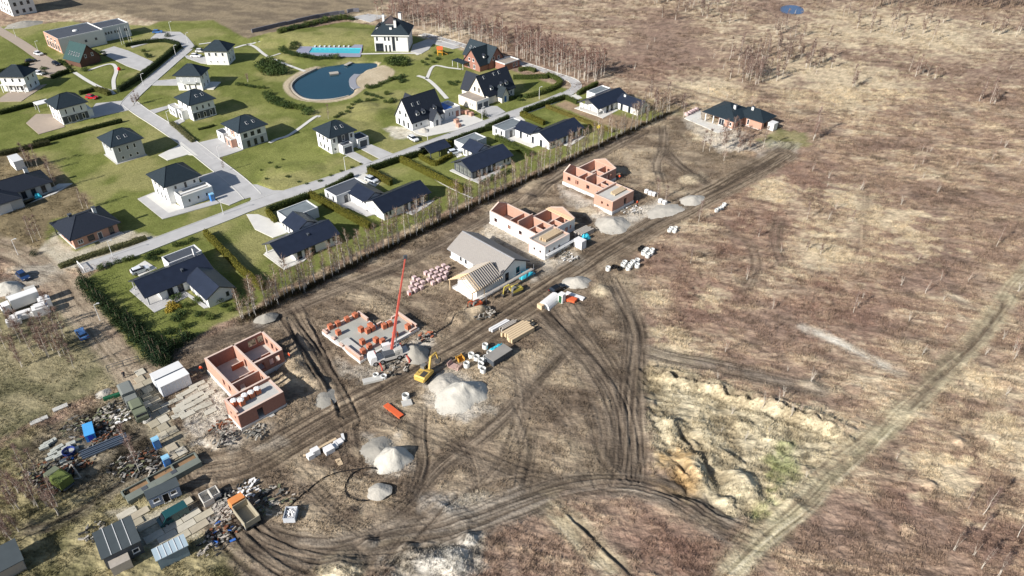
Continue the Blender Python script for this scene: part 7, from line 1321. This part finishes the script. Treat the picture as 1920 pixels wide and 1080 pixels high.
bushes(z8(520,90,[(1340,700),(1420,720),(1500,740),(1450,790),(1560,760),(1620,820),(1700,830),(1360,800),(1240,830),(1190,850),(1130,890),(1080,930),(1050,960),(960,1000),(900,1030),(870,1050),(1640,700),(1740,800)]), 'small bush scattered on the lawn above the mottled-roof villa', 'bushes on the villa lawn', .6, 1.0)
bushes(z8(520,90,[(20,820),(60,860),(120,880),(180,895),(230,905),(300,915),(380,930),(470,990)])+z8(300,150,[(1620,230),(1640,290),(1700,330),(1760,360),(1820,390),(1880,400),(1720,300)]), 'bush in the hedge line left below the pond', 'bushes left below the pond', 1.1, 1.6)
bushes(z8(300,150,[(1180,80),(1240,85),(1300,95),(1360,105),(1420,115),(1490,125),(1560,130)]), 'bush in the low row behind the cube-like villa lawn', 'low row on the villa lawn', .7, 1.0)
bushes(z8(840,60,[(20,760),(60,790),(110,800),(140,760),(950,1010),(1000,990),(1060,985),(1110,970),(1160,985),(1060,1030),(1120,1030)])+[(800,112),(806,106),(813,118),(822,112),(818,100),(830,98),(792,118),(800,122)], 'garden bush around the cream gabled house', 'bushes by the cream house', .6, 1.0)
bushes([(520,320),(540,335),(560,342),(500,338),(575,345),(600,340),(620,330),(640,322),(660,315),(676,308),(490,322),(506,306),(530,300)], 'low garden shrub along the street lawn of the central villas', 'shrubs on the central lawn', .35, .6)
bushes(z8(60,0,[(960,780),(1000,800),(1060,790),(1100,830),(1680,780),(1720,840),(1760,860),(430,930),(480,960),(520,1000),(560,1040),(600,1070),(180,1040)])+[(160,133),(128,127),(118,120),(112,116)], 'bush around the green roofed cottage and office garden', 'bushes by the cottage', .7, 1.1)
bushes([(283,480),(290,477),(300,474),(278,486),(330,462),(345,458),(360,452),(290,488),(205,497),(220,492),(235,490),(248,486),(190,505)], 'dark clipped shrub beside the street near the white barrier', 'shrubs by the street mouth', .6, .9)
bushes([(402,556),(412,566),(370,566),(350,575),(340,590),(330,560),(372,592),(395,598),(420,575),(434,583),(448,560),(455,570),(330,600),(345,615),(318,625)], 'dark shrub in the garden of the verandah bungalow', 'shrubs in the verandah garden', .7, 1.1)
bushes([(905,345),(915,340),(925,336),(938,330),(946,326),(955,322)], 'green shrub between conservatory bungalow and birch row', 'shrubs by the conservatory', .8, 1.1)
yb = [bush_proto('yellow_shrub',1.0,1.0,((150,132,50),(190,166,74)),9,300)]; bushes([(322,573),(332,578),(318,584)], 'golden yellow shrub in the court of the verandah bungalow', 'golden shrubs', .9, 1.2, yb)
pn = [conifer_proto(4.6,1.9,((26,42,28),(56,76,44)),21),conifer_proto(4.0,1.7,((30,46,28),(62,80,46)),22),conifer_proto(5.2,2.0,((24,40,30),(52,72,46)),23)]
sp = []
for k in range(26):
    f_ = k/25; x_ = 152+f_*150+random.uniform(-3,3); y_ = 530+f_*152+random.uniform(-3,3); sp.append((x_,y_))
sp += [(x_+10+random.random()*8, y_-2) for x_, y_ in sp[12:]]+[(300,668),(318,660),(330,650),(345,640),(355,635),(310,650)]
for nm_, lo_, hi_ in (('at the barrier end of the row along the lower left road', 0, 195), ('in the middle of the row opposite the blue hatchback', 195, 250), ('at the gate end of the row along the lower left road', 250, 999)): bushes([p_ for p_ in sp if lo_ <= p_[0] < hi_], 'dark pine '+nm_, 'pines '+nm_, .75, 1.05, pn)
for px_, lab, s_ in (((84,140),'conical evergreen beside the left edge villa',.8),((368,92),'conical evergreen beside the cube-like villa corner',.7),((908,220),'small conical spruce beside the cream house drive',.7),((315,69),'conical evergreen in the middle of the turning circle',.8),((64,478),'yellow-green columnar thuja at the corner plot',.5)):
    pr, us = random.choice(pn); place(pr, us, gp(*px_), 0, lab, None, s_)
# ---- hedges
def hedge(label, P, wd, h, cols, seed, cols_n=0.0, dens=26, size=.2):
    rr = np.random.default_rng(seed); W = smooth_line([tuple(at(*p))[:2] for p in P], 3) if len(P) > 2 else np.array([tuple(at(*p))[:2] for p in P])
    seg = np.linalg.norm(np.diff(W,axis=0),axis=1); Lt = seg.sum(); n = int(Lt*(wd+2*h)*dens); s = rr.random(n)*Lt; cum = np.concatenate([[0],np.cumsum(seg)]); i = np.clip(np.searchsorted(cum,s)-1,0,len(seg)-1); T = np.diff(W,axis=0)/seg[:,None]; base = W[i]+T[i]*(s-cum[i])[:,None]; Nn = np.stack([-T[i][:,1],T[i][:,0]],1)
    ph = rr.uniform(0,6); pr = .5+.5*np.abs(np.sin(s*math.pi/1.05+ph)); hh = h*(.74+.16*pr+.24*vnoise(s*.55,s*0,seed)); ww = wd*.5*(.78+.22*pr)
    q = rr.random(n)*(wd+2*h); top = q < wd; u3 = rr.random(n); off = np.where(top, (u3*2-1)*ww, np.sign(u3-.5)*ww*rr.uniform(.88,1.12,n)); z_ = np.where(top, hh*rr.uniform(.92,1.06,n), hh*rr.random(n))
    off = off*np.where(z_ > hh*.75, 1-(z_/hh-.75)*1.2, 1.0)
    P3 = np.column_stack([base+Nn*off[:,None], z_]); D_ = rr.normal(size=(n,3))*.8+np.array([0,0,.6]); D_ /= np.linalg.norm(D_,axis=1)[:,None]; D_ *= size*rr.uniform(.7,1.5,(n,1)); V_, F_ = tris(P3, D_, size*rr.uniform(.7,1.2,n), rr)
    c1, c2 = np.array(A(*cols[0])), np.array(A(*cols[1])); cc = np.repeat(c1+(c2-c1)*rr.random((n,1)),3,0)
    a, c_ = ribbon(W, wd*.5*.72); m_ = len(W); core = []; cf = []
    for k in range(m_): core += [(*a[k],0),(*a[k],h*.84),(*c_[k],h*.84),(*c_[k],0)]
    k0 = len(V_)
    for k in range(m_-1):
        for j in range(3): p_, q_ = k0+4*k+j, k0+4*(k+1)+j; cf += [(p_,q_,q_+1),(p_,q_+1,p_+1)]
    cf += [(k0,k0+1,k0+2),(k0,k0+2,k0+3),(k0+4*(m_-1),k0+4*(m_-1)+1,k0+4*(m_-1)+2),(k0+4*(m_-1),k0+4*(m_-1)+2,k0+4*(m_-1)+3)]
    V_ = np.concatenate([V_,np.array(core)]); F_ = np.concatenate([F_,np.array(cf)]); cc = np.concatenate([cc,np.tile(c1*.9,(len(core),1))]); return tag(mesh_np('hedge', V_, F_, M_leaf, cc, smooth=False), label, 'hedge')
yg = ((92,92,38),(136,128,54)); dg = ((50,62,34),(82,92,48)); og = ((96,98,66),(136,132,92)); mg = ((66,78,40),(108,114,56))
for k, a in enumerate((('yellow-green thuja hedge right of the verandah bungalow by the pines',[(386,441),(420,476),(455,512),(494,545)],1.3,2.0,yg), ('yellow-green thuja hedge between the second bungalow and the pickup bungalow',[(581,369),(620,390),(660,412),(694,431)],1.3,2.0,yg), ('thuja hedge of separate columns between the pickup and conservatory bungalows',[(752,304),(795,325),(835,345),(870,363)],1.2,2.0,yg), ('thuja hedge between the conservatory and porch bungalows',[(930,262),(962,278),(995,294)],1.2,1.9,mg), ('low brownish hedge between the porch bungalow and the last bungalow',[(1024,202),(1060,216),(1105,233),(1148,249)],1.0,1.3,((104,98,50),(140,128,70))), ('short thuja hedge beside the silver pickup',[(692,326),(712,336),(734,348)],1.4,2.0,((88,88,36),(128,112,48))), ('thuja hedge along the square lawn of the porch bungalow',[(976,217),(1000,226),(1020,235)],1.2,1.8,yg), ('ragged thuja hedge around the dark carport',[(787,297),(802,305),(816,311),(833,301),(848,294)],1.0,1.5,yg),
    ('dark street hedge behind the second bungalow annex',[(502,398),(540,385),(578,372)],1.3,1.8,dg), ('short yellow hedge at the drive of the second bungalow',[(502,400),(517,418)],1.2,1.6,yg), ('dark street hedge behind the pickup bungalow annex',[(612,358),(640,345),(662,332)],1.2,1.5,dg), ('dark street hedge above the square lawn beside the pickup',[(690,323),(740,306),(783,293)],1.3,1.9,dg), ('dark street hedge between carport and conservatory bungalow',[(835,272),(870,259),(905,247),(926,243)],1.2,1.7,dg), ('yellow hedge corner by the conservatory bungalow annex',[(832,270),(848,277)],1.3,1.7,yg), ('dark street hedge behind the porch bungalow annex',[(911,243),(932,233),(954,223)],1.2,1.6,dg), ('dark street hedge along the square lawn of the porch bungalow',[(982,213),(1020,199),(1060,185)],1.3,1.8,dg), ('short hedge at the drive of the last bungalow',[(1061,186),(1082,195)],1.1,1.6,mg), ('hedge behind the annex of the last bungalow',[(1083,179),(1100,170),(1120,160)],1.2,1.7,mg), ('thin hedge left of the carport along the street',[(783,293),(800,286)],1.2,1.7,dg),
    ('clipped hedge at the top of the pergola villa lawn',[(0,215),(45,203),(88,192)],1.4,1.5,dg), ('short clipped hedge behind the red car',[(150,178),(165,174),(178,171)],1.3,1.5,dg), ('rounded hedge at the end of the garden path beside the red car',[(180,170),(195,174),(206,179)],2.2,1.6,((78,80,40),(108,106,56))), ('long hedge between the pergola villa and the unfinished grey house',[(64,272),(110,260),(170,244),(230,229)],1.3,1.4,dg), ('dark hedge wall along the upper street by the cottage garden',[(338,88),(300,119),(264,147),(223,173)],1.5,2.0,((42,54,34),(70,82,44))), ('trimmed hedge around the small office garden',[(236,88),(270,82),(310,79),(336,86)],1.2,1.6,((42,54,34),(70,82,44))), ('young loose hedge left of the brick-bay villa',[(322,232),(340,247),(363,267)],1.6,.9,og), ('hedge in the shadow of the left edge villa',[(98,148),(115,141),(130,136)],1.4,1.6,dg), ('loose olive hedge in front of the corner brick bungalow',[(112,503),(160,485),(220,466),(275,448)],1.8,1.0,og), ('clipped hedge behind the brick gabled house garden',[(973,134),(990,132),(1004,136)],1.6,1.5,mg), ('long clipped hedge between the two gabled houses',[(962,148),(990,148),(1026,147)],1.6,1.7,mg), ('curved loose hedge at the street bend by the cream house',[(1026,143),(1044,150),(1050,158),(1036,168),(1010,178),(985,184)],2.0,1.5,mg), ('thin young hedge in the lower lawn of the dark slatted villa',[(372,244),(390,240),(402,236)],1.0,.6,dg), ('dark hedge behind the left edge lawn at the dark house',[(0,292),(40,283),(95,270)],2.0,1.4,((58,60,40),(86,86,54))), ('short dark hedge at the left edge behind the villa roof',[(0,137),(30,130),(55,122)],1.6,1.4,dg))):
    hedge(*a, seed=100+k)
# ---- undergrowth along the birch row, heath scrub, dry grass
def twig_mass(name, XY, per, hgt, cols, seed, wd=.05, label=None, cat=None, leafy=False, H=None):
    rr = np.random.default_rng(seed); n = len(XY); B = np.repeat(XY, per, 0); zz = np.repeat(H, per) if H is not None else 0.0
    P_ = np.column_stack([B+rr.normal(0,hgt*.35,(n*per,2)), zz+rr.random(n*per)*hgt*.3-.05]); D_ = rr.normal(0,.38,(n*per,3)); D_[:,2] = np.abs(D_[:,2])*.5+.75; D_ /= np.linalg.norm(D_,axis=1)[:,None]; D_ *= (hgt*rr.uniform(.4,1.0,(n*per,1)))
    V_, F_ = tris(P_, D_, wd*rr.uniform(.6,1.5,n*per), rr); cols = np.asarray(cols); cc = (np.repeat(cols,per,0) if cols.ndim == 2 and len(cols) == n else cols[rr.integers(0,len(cols),n*per)])*rr.uniform(.75,1.25,(n*per,1)); return tag(mesh_np(name, V_, F_, M_twig if not leafy else M_leaf, np.repeat(cc,3,0), smooth=False), label, cat, kind='stuff')
def zat(XY):
    j = np.clip(np.searchsorted(yrow, XY[:,1]), 1, gr-1); uu = XY[:,0]/(dep[j]*960.0/FPX); i = np.clip(np.searchsorted(u, uu), 1, gc-1); return j*gc+i
f_ = rng.random(2200); XY = np.array([tuple(at(452+a*(1256-452), 603-a*391*(1+.04*(1-a))))[:2] for a in f_])+rng.normal(0,.55,(2200,2)); twig_mass('undergrowth', XY, 9, 1.15, [A(74,66,50),A(98,86,64),A(56,60,38),A(82,68,58)], 1, .10, 'brown brushwood under the birch row', 'undergrowth', H=Hh[zat(XY)])
ii_ = rng.random(9000); XY = np.column_stack([rng.uniform(-150,420,160000), rng.uniform(62,470,160000)]); k_ = zat(XY); ok = (zone[k_] == 0) & (rough[k_] > .93) & (np.abs(XY[:,0]) < (XY[:,1]*.8165+57.7)*.75) & (vnoise(XY[:,0]/7, XY[:,1]/7, 8) > .5); XY = XY[ok][:16000]; k_ = zat(XY)
twig_mass('heath_scrub', XY, 10, 1.15, C[k_]*.82, 2, .09, 'low bare scrub scattered over the heath', 'scrub', H=Hh[k_])
XY = np.column_stack([rng.uniform(-160,260,900000), 60+210*rng.random(900000)**1.25]); k_ = zat(XY); ok = (zone[k_] == 0) & (rough[k_] > .55) & (np.abs(XY[:,0]) < (XY[:,1]*.8165+57.7)*.72) & (rng.random(len(XY)) < np.clip(rough[k_]*.9-.1,0,1)) & (fbm(XY[:,0]/3, XY[:,1]/3, 2, 15) > .42); XY = XY[ok][:120000]; k_ = zat(XY)
twig_mass('dry_grass', XY, 4, .5, C[k_]*1.08, 3, .09, 'dry straw-coloured grass tufts covering the rough ground', 'grass', H=Hh[k_])
